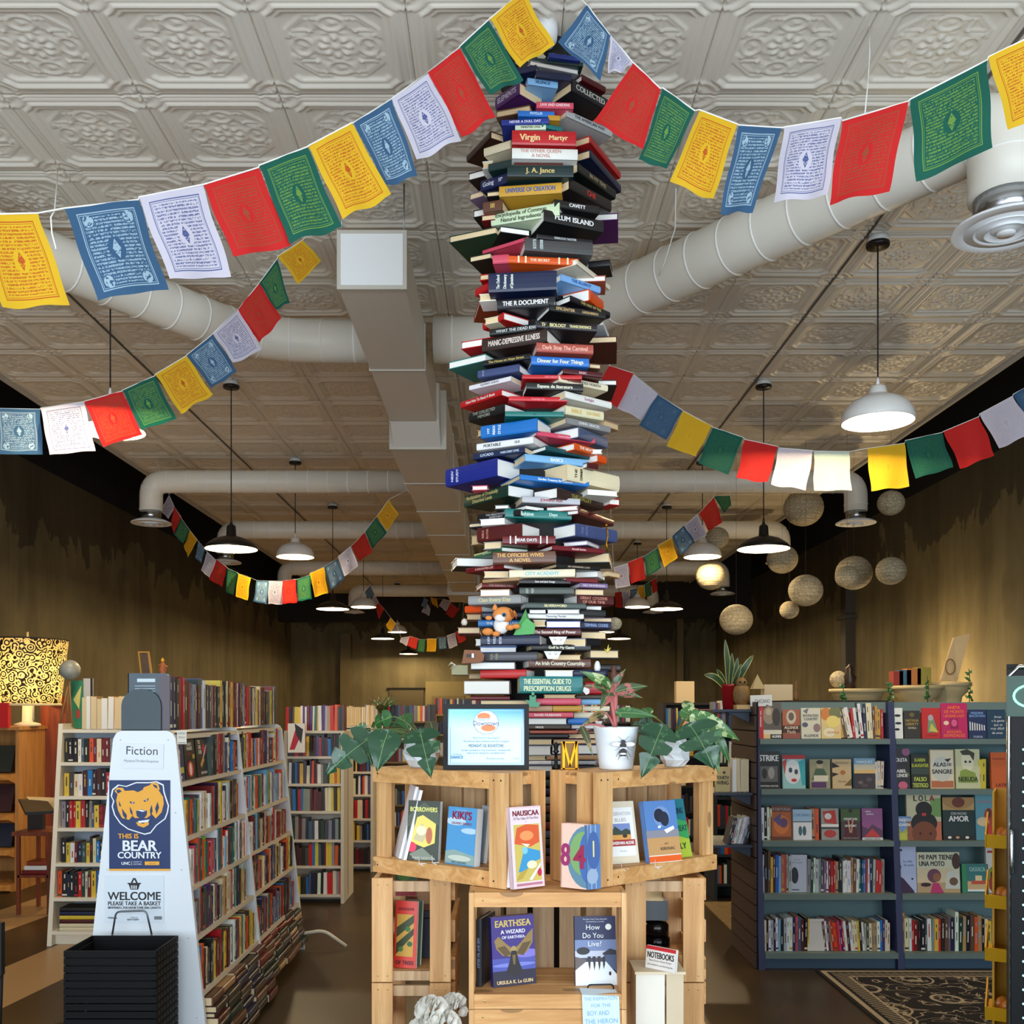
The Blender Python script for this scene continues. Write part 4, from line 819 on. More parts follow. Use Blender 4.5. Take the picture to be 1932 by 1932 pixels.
FO = {}
def faceout(label, bl, br, Y0, Y1, hpx, t, col, shapes, page=None, lean=.10, group=None, zb=None, spine_title=None, tc=None, soft=True, rich=True):
    """book standing with its front cover out. bl/br: pixels of the lower corners with their distances"""
    a, c = P(bl[0], bl[1], Y0), P(br[0], br[1], Y1)
    if zb is not None: a.z = c.z = zb
    z = (a.z+c.z)/2; a.z = c.z = z
    u = (c-a); W = u.length; u.normalize(); n0 = Vector((u.y, -u.x, 0)); v = (UP*math.cos(lean)-n0*math.sin(lean)).normalized(); n = u.cross(v).normalized()
    H = hpx/F*(Y0+Y1)/2/math.cos(lean)
    root = rich_book(label, a+v*H/2, v, u, -n, H, W, t, col, page or PAGEW, None, None, group, soft=soft)
    if shapes: decal(root, a, u, v, n, W, H, shapes, 'cover_printing')
    if spine_title: b = MB(); glyph_text(b, spine_title, a+v*H/2-n*t/2, -v, -n, -u, 0, 0, t*.5, H*.8, M(tc, .5), z=.001); b.build('title_lettering', root)
    return root, a, u, v, n, W, H
CB = 'display books in the crates'
z1 = 1.025+.048; z2 = .687+.042
faceout('dark green book with yellow picture and round pink sticker, upper left crate', (766, 1632), (826, 1642), 3.13, 3.09, 112, .022, (52, 58, 50),
 [('p', [(.02, .75), (.5, .98), (.98, .80), (.98, .6), (.5, .7), (.02, .55)], (84, 92, 76)), ('p', [(.05, .2), (.3, .45), (.1, .5)], (100, 106, 86)), ('p', [(.12, .30), (.30, .72), (.48, .76), (.9, .62), (.88, .30), (.55, .22)], (236, 216, 110)), ('p', [(.2, .35), (.45, .62), (.7, .48), (.5, .3)], (206, 190, 150)), ('e', .70, .42, .10, .14, (196, 110, 80)), ('e', .45, .5, .16, .08, (244, 236, 190)),
  ('p', [(.1, .1), (.5, .22), (.95, .02), (.3, .0)], (130, 136, 120)), ('e', .16, .22, .16, .085, (226, 60, 92)), ('t', .5, .855, .075, .86, 'BORROWERS', (236, 232, 130)), ('t', .55, .045, .04, .7, 'MARY NORTON', (190, 190, 176))], zb=z1, group=CB)
faceout('light blue paperback with red title letters in the upper left crate', (839, 1642), (893, 1650), 3.06, 2.98, 108, .030, (92, 164, 214),
 [('e', .3, .75, .35, .07, (196, 224, 240)), ('e', .8, .6, .3, .05, (190, 220, 240)), ('p', [(0, .02), (0, .22), (.3, .26), (1, .18), (1, .02)], (150, 176, 170)), ('e', .5, .12, .4, .05, (206, 214, 200)), ('t', .5, .86, .135, .8, "KIKI'S", (160, 22, 60)), ('t', .5, .72, .04, .72, 'DELIVERY SERVICE', (150, 60, 90)), ('T', .5, .95, .02, .7, 'Now a motion picture', (230, 240, 250)), ('t', .5, .045, .035, .6, 'EIKO KADONO', (60, 90, 120))], zb=z1, group=CB, soft=True)
for i in range(2): faceout('pale paperback copy %s the light blue paperback' % ('just behind' if i == 0 else 'second behind'), (900+i*9, 1648-i), (912+i*7, 1648), 3.10+i*.03, 3.05+i*.03, 106, .012, (214, 220, 228), [], zb=z1, group='copies behind the blue paperback')
faceout('tall pink bordered comic book with orange and blue picture', (969, 1676), (1028, 1664), 2.842, 2.905, 152, .018, (226, 196, 204),
 [('r', .02, .02, .98, .98, (232, 214, 220)), ('r', .10, .08, .92, .78, (206, 186, 96)), ('p', [(.1, .55), (.2, .74), (.5, .78), (.9, .76), (.9, .55), (.6, .50)], (218, 92, 50)), ('e', .5, .64, .22, .06, (240, 150, 90)), ('p', [(.3, .55), (.6, .53), (.5, .50)], (240, 230, 200)), ('p', [(.18, .2), (.42, .5), (.9, .44), (.9, .34), (.6, .30), (.4, .2)], (60, 150, 200)), ('e', .42, .46, .09, .045, (130, 200, 226)), ('e', .62, .28, .16, .05, (240, 232, 190)), ('p', [(.1, .1), (.3, .12), (.5, .24), (.25, .2)], (190, 160, 70)), ('e', .85, .18, .07, .05, (196, 40, 70)), ('p', [(.5, .1), (.9, .3), (.9, .26), (.6, .09)], (236, 236, 236)),
  ('t', .5, .92, .065, .84, 'NAUSICAA', (120, 22, 40)), ('T', .5, .855, .03, .8, 'Of The Valley Of The Wind', (110, 50, 80)), ('t', .5, .81, .02, .1, '1', (150, 50, 80)), ('r', .1, .03, .92, .06, (190, 120, 140))], zb=1.365-.34+.005, group=CB)
for i in range(2): faceout('white comic volume copy %s the pink bordered comic' % ('immediately left behind' if i == 0 else 'farthest left behind'), (959-i*6, 1670), (969-i*6, 1672), 2.872+i*.005, 2.866+i*.005, 149-i, .005, (236, 226, 232), [], zb=1.03, group='copies beside the comic')
r, a, u, v, n, W, H = faceout('thick pink and blue boxed set showing the figures 84', (1058, 1668), (1107, 1676), 2.885, 2.84, 121, .030, (232, 190, 176),
 [('e', .95, .5, .72, .48, (90, 130, 150)), ('e', .85, .55, .52, .34, (120, 160, 96)), ('e', 1.1, .5, .42, .42, (60, 100, 170)), ('t', .17, .52, .34, .36, '8', (150, 30, 96)), ('t', .72, .50, .36, .46, '4', (150, 26, 70))], zb=1.03, group=CB, lean=.03, soft=False)
faceout('blue spined paperbacks making the right side of the 84 set', (1107.5, 1676), (1134, 1668), 2.838, 2.862, 121, .010, (90, 126, 176), [('r', .32, 0, .35, 1, (220, 226, 236)), ('r', .64, 0, .67, 1, (220, 226, 236)), ('e', .5, .6, .45, .3, (66, 96, 156)), ('e', .4, .2, .4, .12, (150, 170, 196)), ('r', .45, .5, .55, .75, (226, 216, 140))], zb=1.03, lean=.03, group=CB)
faceout('cream book with framed desert picture, upper right crate', (1150, 1650), (1207, 1648), 3.03, 3.07, 115, .016, (222, 210, 184),
 [('r', .12, .12, .92, .90, (240, 240, 238)), ('T', .52, .80, .055, .7, 'RESERVATION', (150, 140, 150)), ('T', .5, .70, .055, .42, 'BLUES', (150, 140, 150)), ('r', .12, .38, .80, .64, (120, 140, 196)), ('p', [(.12, .48), (.3, .60), (.5, .52), (.66, .56), (.8, .52), (.8, .44), (.12, .42)], (50, 66, 50)), ('r', .12, .38, .80, .46, (222, 160, 76)), ('e', .6, .44, .08, .03, (60, 40, 30)), ('r', .12, .28, .92, .38, (170, 26, 40)), ('t', .52, .33, .05, .72, 'SHERMAN ALEXIE', (240, 236, 230)), ('T', .5, .2, .02, .5, 'The novel', (120, 120, 120))], zb=z1, group=CB, lean=.22)
faceout('blue and orange book with dark engraved heads, upper right crate', (1226, 1641), (1287, 1632), 3.05, 3.11, 114, .022, (92, 130, 192),
 [('r', 0, .12, 1, .46, (198, 150, 96)), ('r', 0, .40, 1, .52, (140, 138, 150)), ('r', .0, .0, 1, .11, (232, 96, 30)), ('r', 0, .105, 1, .12, (236, 226, 210)), ('r', 0, .0, 1, .01, (236, 226, 210)), ('e', .52, .74, .26, .17, (120, 150, 200)), ('e', .45, .76, .16, .11, (30, 36, 56)), ('e', .60, .70, .14, .12, (36, 42, 62)), ('p', [(.55, .52), (.85, .58), (.88, .53), (.62, .46)], (240, 240, 240)), ('p', [(.36, .58), (.46, .60), (.46, .56), (.38, .55)], (240, 240, 240)), ('t', .6, .22, .045, .5, 'KEROUAC', (110, 84, 60)), ('t', .58, .30, .025, .2, 'JACK', (110, 84, 60))], zb=z1, group=CB, lean=.20)
faceout('book with green and blue cover leaning in the right crate corner', (1278, 1632), (1306, 1626), 3.16, 3.2, 108, .018, (36, 120, 130), [('p', [(0, 0), (1, 0), (1, .3), (0, .4)], (176, 196, 60)), ('p', [(0, .4), (1, .3), (1, .6), (0, .7)], (60, 160, 90)), ('t', .4, .8, .1, .9, 'DARING', (20, 60, 80)), ('t', .5, .5, .1, .9, 'GREAT', (20, 70, 60)), ('t', .5, .2, .1, .9, 'LY', (30, 60, 40))], zb=z1, group=CB, lean=.22)
for i in range(2): faceout('tall white magazine leaning against the left end, %s one' % ('front' if i else 'rear'), (742+i*7, 1630), (752+i*9, 1634), 3.24-i*.03, 3.15-i*.03, 134-i*4, .010, (226, 230, 232), [], zb=z1, group='white magazines in the left crate', lean=.24)
faceout('purple fantasy paperback with golden winged bird on the cover', (931, 1876), (1012, 1868), 2.90, 2.95, 128, .022, (56, 50, 120),
 [('r', 0, 0, 1, .22, (36, 30, 56)), ('r', 0, .22, 1, .40, (76, 84, 170)), ('e', .5, .3, .5, .03, (120, 130, 210)), ('r', 0, .40, 1, 1, (62, 44, 128)), ('e', .8, .45, .3, .06, (130, 120, 210)),
  ('p', [(.5, .52), (.34, .60), (.16, .72), (.06, .66), (.10, .54), (.24, .44), (.42, .42)], (150, 122, 66)), ('p', [(.5, .52), (.66, .60), (.86, .74), (.97, .80), (.95, .60), (.80, .46), (.58, .42)], (150, 122, 66)), ('p', [(.12, .56), (.3, .58), (.44, .46), (.3, .42)], (96, 74, 40)), ('p', [(.92, .62), (.72, .60), (.56, .46), (.72, .42)], (96, 74, 40)),
  ('e', .5, .50, .075, .07, (170, 146, 92)), ('p', [(.44, .50), (.56, .50), (.60, .36), (.70, .18), (.5, .14), (.30, .18), (.40, .36)], (34, 30, 34)), ('p', [(.46, .44), (.54, .44), (.52, .3), (.48, .3)], (120, 96, 50)),
  ('t', .5, .90, .095, .84, 'EARTHSEA', (214, 186, 96)), ('t', .5, .78, .055, .72, 'A WIZARD', (236, 232, 240)), ('t', .5, .70, .040, .66, 'OF EARTHSEA', (226, 222, 240)), ('t', .5, .06, .05, .84, 'URSULA K. Le GUIN', (216, 190, 140))], zb=z2, group=CB, lean=.12)
faceout('second purple fantasy copy directly behind the front one', (936, 1870), (1012, 1864), 2.935, 2.985, 124, .018, (40, 36, 60), [], zb=z2, group=CB, lean=.12)
faceout('navy HOW DO YOU LIVE book with snowy street on cover', (1086, 1874), (1164, 1872), 2.92, 2.93, 127, .020, (26, 34, 70),
 [('r', 0, .62, 1, 1, (34, 42, 84)), ('r', 0, .46, 1, .66, (112, 130, 172)), ('r', 0, .40, 1, .50, (190, 196, 214)), ('p', [(0, .18), (0, .42), (.25, .38), (.30, .28)], (96, 84, 84)), ('p', [(1, .2), (1, .44), (.70, .44), (.66, .36), (.80, .28)], (70, 84, 120)), ('p', [(.66, .46), (.85, .53), (1, .50), (1, .44), (.68, .44)], (30, 34, 50)), ('e', .2, .50, .16, .055, (30, 30, 36)), ('p', [(.0, .0), (.0, .22), (.25, .34), (.75, .34), (1, .16), (1, 0)], (226, 236, 246)),
  ('p', [(.30, .42), (.38, .42), (.37, .30), (.35, .21), (.32, .30)], (48, 34, 34)), ('p', [(.42, .42), (.50, .42), (.49, .30), (.46, .21), (.44, .30)], (40, 30, 34)), ('p', [(.54, .42), (.62, .42), (.61, .30), (.58, .21), (.56, .30)], (50, 36, 36)), ('p', [(.66, .41), (.73, .41), (.72, .30), (.69, .23), (.67, .30)], (36, 30, 34)), ('e', .84, .17, .03, .03, (34, 30, 30)), ('e', .82, .845, .075, .045, (240, 240, 236)),
  ('T', .44, .845, .075, .4, 'How', (240, 240, 244)), ('T', .44, .725, .075, .52, 'Do You', (240, 240, 244)), ('T', .48, .605, .075, .40, 'Live?', (240, 240, 244)), ('T', .5, .96, .02, .6, 'The New York Times Bestseller', (220, 224, 236)), ('T', .5, .925, .02, .5, 'Foreword by a novelist', (220, 224, 236))], zb=z2, group=CB, lean=.13)
rich_book('dark spine-out paperback at the left of the purple bird book', Vector((-.082, 2.915, z2+.1)), UP, Vector((.30, .954, 0)), Vector((.954, -.30, 0)), .20, .13, .018, (34, 34, 44), PAGEW, 'TALES OF THE SEA', (120, 136, 170), CB)
z3 = .69+.032
faceout('red bordered book with yellow tree trunks in lower left crate', (742, 1846), (784, 1846), 3.16, 3.14, 124, .014, (206, 52, 44),
 [('r', .1, .17, .86, .80, (196, 150, 60)), ('p', [(.1, .2), (.86, .5), (.86, .6), (.1, .36)], (52, 62, 34)), ('p', [(.1, .45), (.86, .68), (.86, .8), (.1, .6)], (60, 70, 40)), ('e', .6, .58, .12, .04, (60, 110, 50)), ('e', .7, .36, .12, .04, (40, 96, 50)), ('e', .3, .28, .12, .04, (70, 110, 50)), ('t', .5, .08, .055, .8, 'OF TREES', (40, 20, 20)), ('t', .5, .88, .04, .7, 'KINGSOLVER', (110, 30, 30))], zb=z3, group=CB, lean=.1)
faceout('green backed book behind the red tree trunk book', (762, 1845), (792, 1845), 3.20, 3.18, 120, .012, (70, 110, 84), [], zb=z3, group=CB, lean=.1)
faceout('green and red picture book high in the left end-on crate', (746, 1716), (786, 1714), 3.42, 3.42, 52, .02, (44, 96, 50), [('r', 0, 0, 1, .4, (150, 30, 36)), ('e', .4, .7, .3, .15, (90, 150, 60))], zb=z3+.18, group=CB, lean=.1)
q = MB()
for i in range(2): q.box((-.335, 3.30+i*.0, z3+.13+i*.024), (-.20, 3.52, z3+.152+i*.024), M((120, 60, 40) if i else (60, 60, 66), .5))
q.box((-.35, 3.28, z3), (-.19, 3.5, z3+.13), M((34, 40, 60), .5)); tag(q.build('storage_box'), 'dark box carrying books inside the left end-on crate', 'box')
faceout('white framed black book in the lowest visible left crate', (750, 1968), (783, 1966), 3.15, 3.14, 82, .014, (226, 226, 224), [('r', .1, .1, .86, .82, (22, 20, 22)), ('e', .5, .4, .3, .1, (150, 90, 40)), ('e', .5, .2, .2, .08, (190, 70, 60)), ('t', .45, .9, .06, .6, 'BUG', (170, 20, 60))], zb=.358+.032, group=CB, lean=.06)
# note card
r = thing('note_card', 'handwritten white note taped on the crate edge below navy book', 'note', P(1136, 1905, 2.83))
b = MB(); a0 = P(1100, 1936, 2.826); a1 = P(1170, 1933, 2.826); t0 = P(1098, 1877, 2.826); t1 = P(1168, 1880, 2.826)
b.add([a0, a1, t1, t0, a0+Vector((0, .0006, 0)), a1+Vector((0, .0006, 0)), t1+Vector((0, .0006, 0)), t0+Vector((0, .0006, 0))], [(0, 1, 2, 3), (7, 6, 5, 4), (0, 4, 5, 1), (2, 6, 7, 3)], M((206, 224, 234), .6))
b.add([t0, t1, t1+Vector((-.004, .05, .006)), t0+Vector((-.004, .05, .006))], [(0, 1, 2, 3)], M((216, 230, 238), .6)); b.build('card', r)
uu = (a1-a0).normalized(); hh = (t0-a0).length; decal(r, a0, uu, (t0-a0).normalized(), Vector((0, -1, 0)), (a1-a0).length, hh, [('T', .5, .86, .11, .9, 'THE INSPIRATION', (120, 170, 206)), ('T', .5, .64, .11, .66, 'FOR THE', (120, 170, 206)), ('T', .42, .40, .15, .6, 'BOY AND', (120, 170, 206)), ('T', .5, .14, .15, .9, 'THE HERON', (120, 170, 206))], 'handwriting')
# wire easel of the navy book
b = MB(); b.tube(fillet([P(1100, 1879, 2.86), P(1108, 1872, 2.885), P(1109, 1858, 2.885), P(1157, 1857, 2.89), P(1158, 1871, 2.89), P(1150, 1877, 2.86)], .01, 4), .0022, M((14, 14, 14), .4, .5), 8); tag(b.build('wire_easel'), 'black wire easel holding up the navy snowy street book', 'book easel')
for i, (x, y, Y) in enumerate(((815, 1640, 3.02), (790, 1642, 3.05), (1172, 1652, 2.99), (1236, 1648, 3.0))):
    b = MB(); b.tube([P(x, y-26, Y-.01), P(x+1, y-12, Y-.02), P(x+8, y-9, Y-.035)], .0012, M((226, 226, 226), .15, coat=1), 6); b.tube([P(x, y-12, Y-.02), P(x+14, y-13, Y-.02)], .0012, M((226, 226, 226), .15, coat=1), 6)
    tag(b.build('clear_easel'), 'thin clear plastic easel foot under the %s' % ('pink stickered book, right foot', 'pink stickered book, left foot', 'cream desert picture book', 'blue and orange engraved book')[i], 'book easel')

# ---- notebooks pad on a small box, tins behind, paper flowers
r = thing('display_box', 'pale plywood display box standing in front of the right crates', 'box', (.49, 3.0, .5)); ply = M((214, 196, 166), .6, var=.05, scale=20)
b = MB(); xa, xb = P(1199, 0, 2.92).x, P(1289, 0, 2.92).x; b.box((xa-.004, 2.90, .768), (xb+.004, 3.04, .776), ply); b.build('lid', r)
b = MB(); b.box((xa, 2.91, .45), (P(1255, 0, 2.92).x-.003, 2.918, .768), M((226, 220, 206), .5, var=.05, scale=12)); b.build('front_panel', r)
b = MB(); b.box((P(1255, 0, 2.92).x+.003, 2.915, .45), (xb, 2.923, .768), M((206, 188, 158), .5, var=.05, scale=12)); b.build('front_panel', r); b = MB(); b.box((xa, 2.918, .45), (xa+.006, 3.03, .768), ply); b.box((xb-.006, 2.923, .45), (xb, 3.03, .768), ply); b.build('side_panel', r)
b = MB(); b.box((xa-.004, 2.90, .44), (xb+.004, 3.04, .45), ply); b.build('base', r)
b = MB(); b.box((xa+.01, 2.92, .0), (xb-.01, 3.03, .44), ply); b.build('lower_box', r)
r, a, u, v, n, W, H = faceout('small white pad lettered NOTEBOOKS leaning on plywood box', (1217, 1821), (1273, 1845), 2.95, 2.88, 42, .012, (226, 222, 214), [('r', 0, .84, 1, 1, (196, 34, 44)), ('t', .5, .62, .26, .9, 'NOTEBOOKS', (26, 22, 20)), ('T', .5, .38, .08, .8, 'Blue Pocket Pencil Ruled', (60, 60, 60)), ('T', .5, .2, .08, .85, 'Little notebooks for you and your big ideas', (60, 60, 60))], zb=.777, lean=.12)
for i, (z, c, rr) in enumerate(((.78, (30, 28, 30), .050), (.83, (24, 22, 26), .046), (.874, (36, 34, 34), .042))):
    b = MB(); b.lathe((.50, 3.22, z-.06), [(rr, 0), (rr, .034), (rr*.8, .044), (.0001, .048)], M(c, .12, .8), 28)
    tag(b.build('tin'), 'shiny dark round tin in right end-on crate, %s of three' % ('bottom', 'middle', 'top')[i], 'tin', 'shiny tins')
b = MB(); b.box((.455, 3.19, .866), (.535, 3.25, .93), M((60, 64, 70), .4)); tag(b.build('card_box'), 'small grey card box standing on the shiny tins', 'box')
b = MB(); b.box((.40, 3.15, .722), (.60, 3.45, .722+.0), M((60, 64, 70), .4)); 
def petal_ball(c, R, n, seed):
    rnd = random.Random(seed); b = MB(); m = M((226, 222, 212), .8, var=.06, scale=60)
    for i in range(n):
        th = rnd.uniform(0, 2*PI); ph = math.acos(rnd.uniform(-.3, 1)); d = Vector((math.sin(ph)*math.cos(th), math.sin(ph)*math.sin(th), math.cos(ph)))
        s = d.cross(Vector((.3, .5, .8))).normalized(); t = d.cross(s); w = R*rnd.uniform(.30, .42); o = Vector(c)+d*R*.45; rows = []
        for k in range(5):
            q = k/4; ww = w*math.sin(PI*(.12+.72*q))*.95; p = o+d*R*.6*q+s*R*.16*math.sin(q*2.4); rows.append([p-t*ww, p-t*ww*.4+s*w*.16, p+t*ww*.4+s*w*.16, p+t*ww])
        vs = [p for r_ in rows for p in r_]; b.add(vs, [(k*4+j, k*4+j+1, k*4+4+j+1, k*4+4+j) for k in range(4) for j in range(3)], m, True)
    return b
for i, (x, y, R, Y) in enumerate(((815, 1912, .052, 2.92), (856, 1902, .044, 2.95), (838, 1938, .05, 2.88), (795, 1945, .04, 2.9))):
    tag(petal_ball(P(x, y, Y), R, 46, i).build('paper_flower'), 'white ruffled paper flower at the display foot, %s' % ('front left big one', 'upper right one', 'lower middle one', 'lowest left one')[i], 'paper flower', 'white paper flowers')
b = MB(); b.lathe((P(825, 0, 2.92).x, 2.93, 0), [(.06, 0), (.075, .30), (.08, .56), (.07, .6)], M((214, 208, 196), .6), 20); tag(b.build('flower_vase'), 'pale vase holding the white paper flowers before the crates', 'vase')

# ---- certificate
r = thing('picture_frame', 'black framed blue certificate standing on the upper left crate', 'framed certificate', P(916, 1453, 3.03)); blk = M((10, 11, 15), .7)
lean = .06; a = P(836, 1452, 3.03); a.z = 1.366; W = 162/F*3.03; H = 124/F*3.03; u = Vector((1, 0, 0)); v = Vector((0, math.sin(lean), math.cos(lean))); n = u.cross(v).normalized(); bw = .0145
X = frame(a, u, v, n); b = MB()
b.box((0, 0, -.012), (W, bw, .006), blk, X); b.box((0, H-bw, -.012), (W, H, .006), blk, X); b.box((0, bw, -.012), (bw, H-bw, .006), blk, X); b.box((W-bw, bw, -.012), (W, H-bw, .006), blk, X); b.build('frame', r)
g = NT('certificate_paper'); s = g.n('SeparateXYZ'); g.l(g.co('Object'), s.inputs[0])
zf = g.ma('DIVIDE', s.outputs[2], H); xf = g.ma('ADD', g.ma('DIVIDE', s.outputs[0], W), .5)
top = g.mix(xf, (120, 206, 190), (40, 150, 226)); paper = g.fin(g.mix(g.ma('MINIMUM', g.ma('MAXIMUM', g.ma('MULTIPLY', g.ma('SUBTRACT', zf, .62), 3.6), 0), 1), (196, 224, 242), top), .25)
b = MB(); b.box((bw, bw, -.010), (W-bw, H-bw, -.004), paper, X); b.build('certificate', r)
O = a+u*bw+v*bw-n*.004; w, h = W-2*bw, H-2*bw
bl = (70, 120, 170); OR = (236, 128, 76)
decal(r, O, u, v, n, w, h, [('r', .03, .03, .97, .036, bl), ('r', .03, .03, .034, .68, bl), ('r', .966, .03, .97, .68, bl), ('r', .03, .964, .97, .97, (214, 236, 246)), ('r', .03, .7, .034, .97, (214, 236, 246)), ('r', .966, .7, .97, .97, (214, 236, 246)),
 ('e', .5, .76, .165, .215, (120, 150, 176)), ('e', .5, .76, .158, .206, (226, 240, 250)), ('e', .47, .87, .085, .06, OR), ('e', .53, .66, .095, .06, OR), ('r', .36, .80, .60, .83, (226, 240, 250)),
 ('T', .46, .815, .05, .22, 'Taste of', (70, 120, 180)), ('T', .5, .745, .085, .34, 'Downtown', (40, 60, 110)), ('T', .5, .485, .032, .36, 'Thank You For Your Support!', (90, 150, 210)), ('T', .5, .425, .03, .6, 'The downtown dance community would like to recognize', (80, 120, 160)), ('T', .5, .345, .052, .46, 'MIDNIGHT OIL BOOKSTORE', (40, 44, 60)), ('T', .5, .265, .03, .64, 'for their contribution to Taste of Downtown - December 2024', (80, 120, 160)), ('T', .5, .215, .03, .5, 'thank you for making this a wonderful event!', (80, 120, 160)), ('t', .12, .14, .05, .16, 'DANCE', (60, 130, 180)), ('T', .12, .19, .02, .16, 'COLORADO', (60, 130, 180)), ('T', .62, .12, .04, .26, 'Kirsten Jones', (140, 160, 176)), ('T', .9, .12, .03, .12, 'Kayla', (150, 166, 180))], 'certificate_print')
b = MB(); X2 = frame(a+u*W*.5, u, v, n); b.box((-.02, .0, -.004), (.02, H*.6, 0), blk, frame(a+u*W*.5+Vector((0, .07, 0)), u, Vector((0, -.35, .93)).normalized(), Vector((0, -.93, -.35)))); b.build('easel_back', r)
# ---- gold letter M
GOLD = M((176, 120, 28), .36, 1); r = thing('letter_ornament', 'shiny gold letter M box standing left of the bee pot', 'letter ornament', P(1075, 1453, 3.08))
a = P(1059, 1454, 3.06); a.z = 1.366; W = 33/F*3.06; H = 52/F*3.06; b = MB(); b.box((a.x, a.y+.012, a.z), (a.x+W, a.y+.045, a.z+H), M((110, 74, 14), .4, .5)); b.build('box', r)
b = MB(); t = .0075
def bar(p, q): b.prism([(a.x+p[0]*W-t/2, a.y, a.z+p[1]*H), (a.x+p[0]*W+t/2, a.y, a.z+p[1]*H), (a.x+q[0]*W+t/2, a.y, a.z+q[1]*H), (a.x+q[0]*W-t/2, a.y, a.z+q[1]*H)], (0, .014, 0), GOLD)
bar((.14, .0), (.14, 1)); bar((.86, 0), (.86, 1)); bar((.14, 1), (.5, .1)); bar((.86, 1), (.5, .1)); b.box((a.x-.001, a.y, a.z+H*.95), (a.x+W, a.y+.014, a.z+H), GOLD); b.box((a.x-.001, a.y, a.z), (a.x+W, a.y+.014, a.z+H*.04), GOLD); b.build('letter', r)
b = MB(); b.lathe(P(1049, 1453, 3.25)*1, [(.014, -.0), (.014, .012), (.006, .02), (.005, .055), (.011, .062), (.006, .068), (.010, .085), (.0001, .094)], M((12, 12, 14), .3), 18); o = b.build('chess_piece'); tag(o, 'black chess piece standing before the books left of gold M', 'chess piece')

# ---- plants
LEAFC = {'d': ((24, 66, 40), (96, 140, 92)), 'm': ((44, 92, 44), (130, 160, 100)), 'v': ((60, 104, 50), (196, 206, 150)), 'r': ((58, 76, 42), (190, 90, 96)), 'o': ((70, 66, 44), (170, 130, 90))}
def leafmat(k):
    g = NT('leaf_'+k); a, c = LEAFC[k]; n = g.noise(g.co('Object'), 30, 4, .6); g.b.inputs['Coat Weight'].default_value = .25
    return g.fin(g.mix(g.ma('MULTIPLY', g.ma('GREATER_THAN', n, .60 if k in 'dm' else .53), .35 if k in 'dm' else .7), a, c), .35)
LM = {q: leafmat(q) for q in LEAFC}
def leaf(b, A, T, w, m, lobe=0, face=Vector((0, -1, .35)), bend=.12, vein=True):
    d = (T-A); L = d.length; d.normalize(); s = d.cross(face).normalized(); n = s.cross(d).normalized(); N = 30; rows = []
    for i in range(N+1):
        t = i/N; ww = w*(math.sin(PI*min(t*1.0, 1)**.62)**.85)*(1-.30*t)
        if t > .97: ww *= .3
        if lobe: ww *= 1-.74*max(0, math.sin(t*lobe*1.5*PI*2+.6))**3*(.14 < t < .82)
        p = A+d*L*t+n*(math.sin(PI*t)*L*bend-L*.05*t); rows.append([p-s*ww+n*w*.14, p-s*ww*.5+n*w*.12, p-n*w*.0, p+s*ww*.5+n*w*.12, p+s*ww+n*w*.14])
    vs = [p for r_ in rows for p in r_]; b.add(vs, [(k*5+j, k*5+j+1, k*5+5+j+1, k*5+5+j) for k in range(N) for j in range(4)], m, True)
    if vein: b.tube([r_[2]+n*.0008 for r_ in rows], .0012, M((120, 150, 96), .5), 5)
def plant(name, label, pot, leaves, root_pt, stemcol, stemr=.003):
    r = thing(name, label, 'plant', pot[0]);
    b = MB(); pot[1](b); b.build('pot', r)
    for lv in leaves:
        (bx, by, bY), (tx, ty, tY), w, kind, lobe = lv[:5]; A, T = P(bx, by, bY), P(tx, ty, tY)
        b = MB(); leaf(b, A, T, w/F*(bY+tY)/4, LM[kind], lobe, bend=lv[5] if len(lv) > 5 else .12); b.build('leaf', r)
        b = MB(); R = Vector(root_pt); mid = (R+A)/2+Vector((0, 0, .03)); pts = [R.lerp(mid, t).lerp(mid.lerp(A, t), t) for t in [i/8 for i in range(9)]]; b.tube(pts, [stemr*(1.2-.5*i/8) for i in range(9)], M(stemcol, .5), 8); b.build('stem', r)
    return r
def facetpot(c, R, H):
    def f(b):
        rnd = random.Random(3)
        prs = [(.62, 0), (.92, .25), (1, .5), (.90, .78), (.74, 1)]; vs = []; n = 9
        for j, (q, z) in enumerate(prs):
            for i in range(n): an = 2*PI*(i+.5*(j % 2))/n; vs.append((c[0]+R*q*math.cos(an), c[1]+R*q*math.sin(an), c[2]+H*z))
        fs = []
        for j in range(4):
            for i in range(n):
                i2 = (i+1) % n; a_, b_, c_, d_ = j*n+i, j*n+i2, (j+1)*n+i2, (j+1)*n+i
                fs += [(a_, b_, d_), (b_, c_, d_)] if j % 2 else [(a_, b_, c_), (a_, c_, d_)]
        fs.append(tuple(range(n))[::-1]); b.add(vs, fs, M((226, 232, 236), .25)); b.lathe((c[0], c[1], c[2]+H*.9), [(R*.76, 0), (.0001, .004)], M((50, 36, 26), .9), 16, cap=False)
    return f
c = Vector((-.268, 3.19, 1.366))
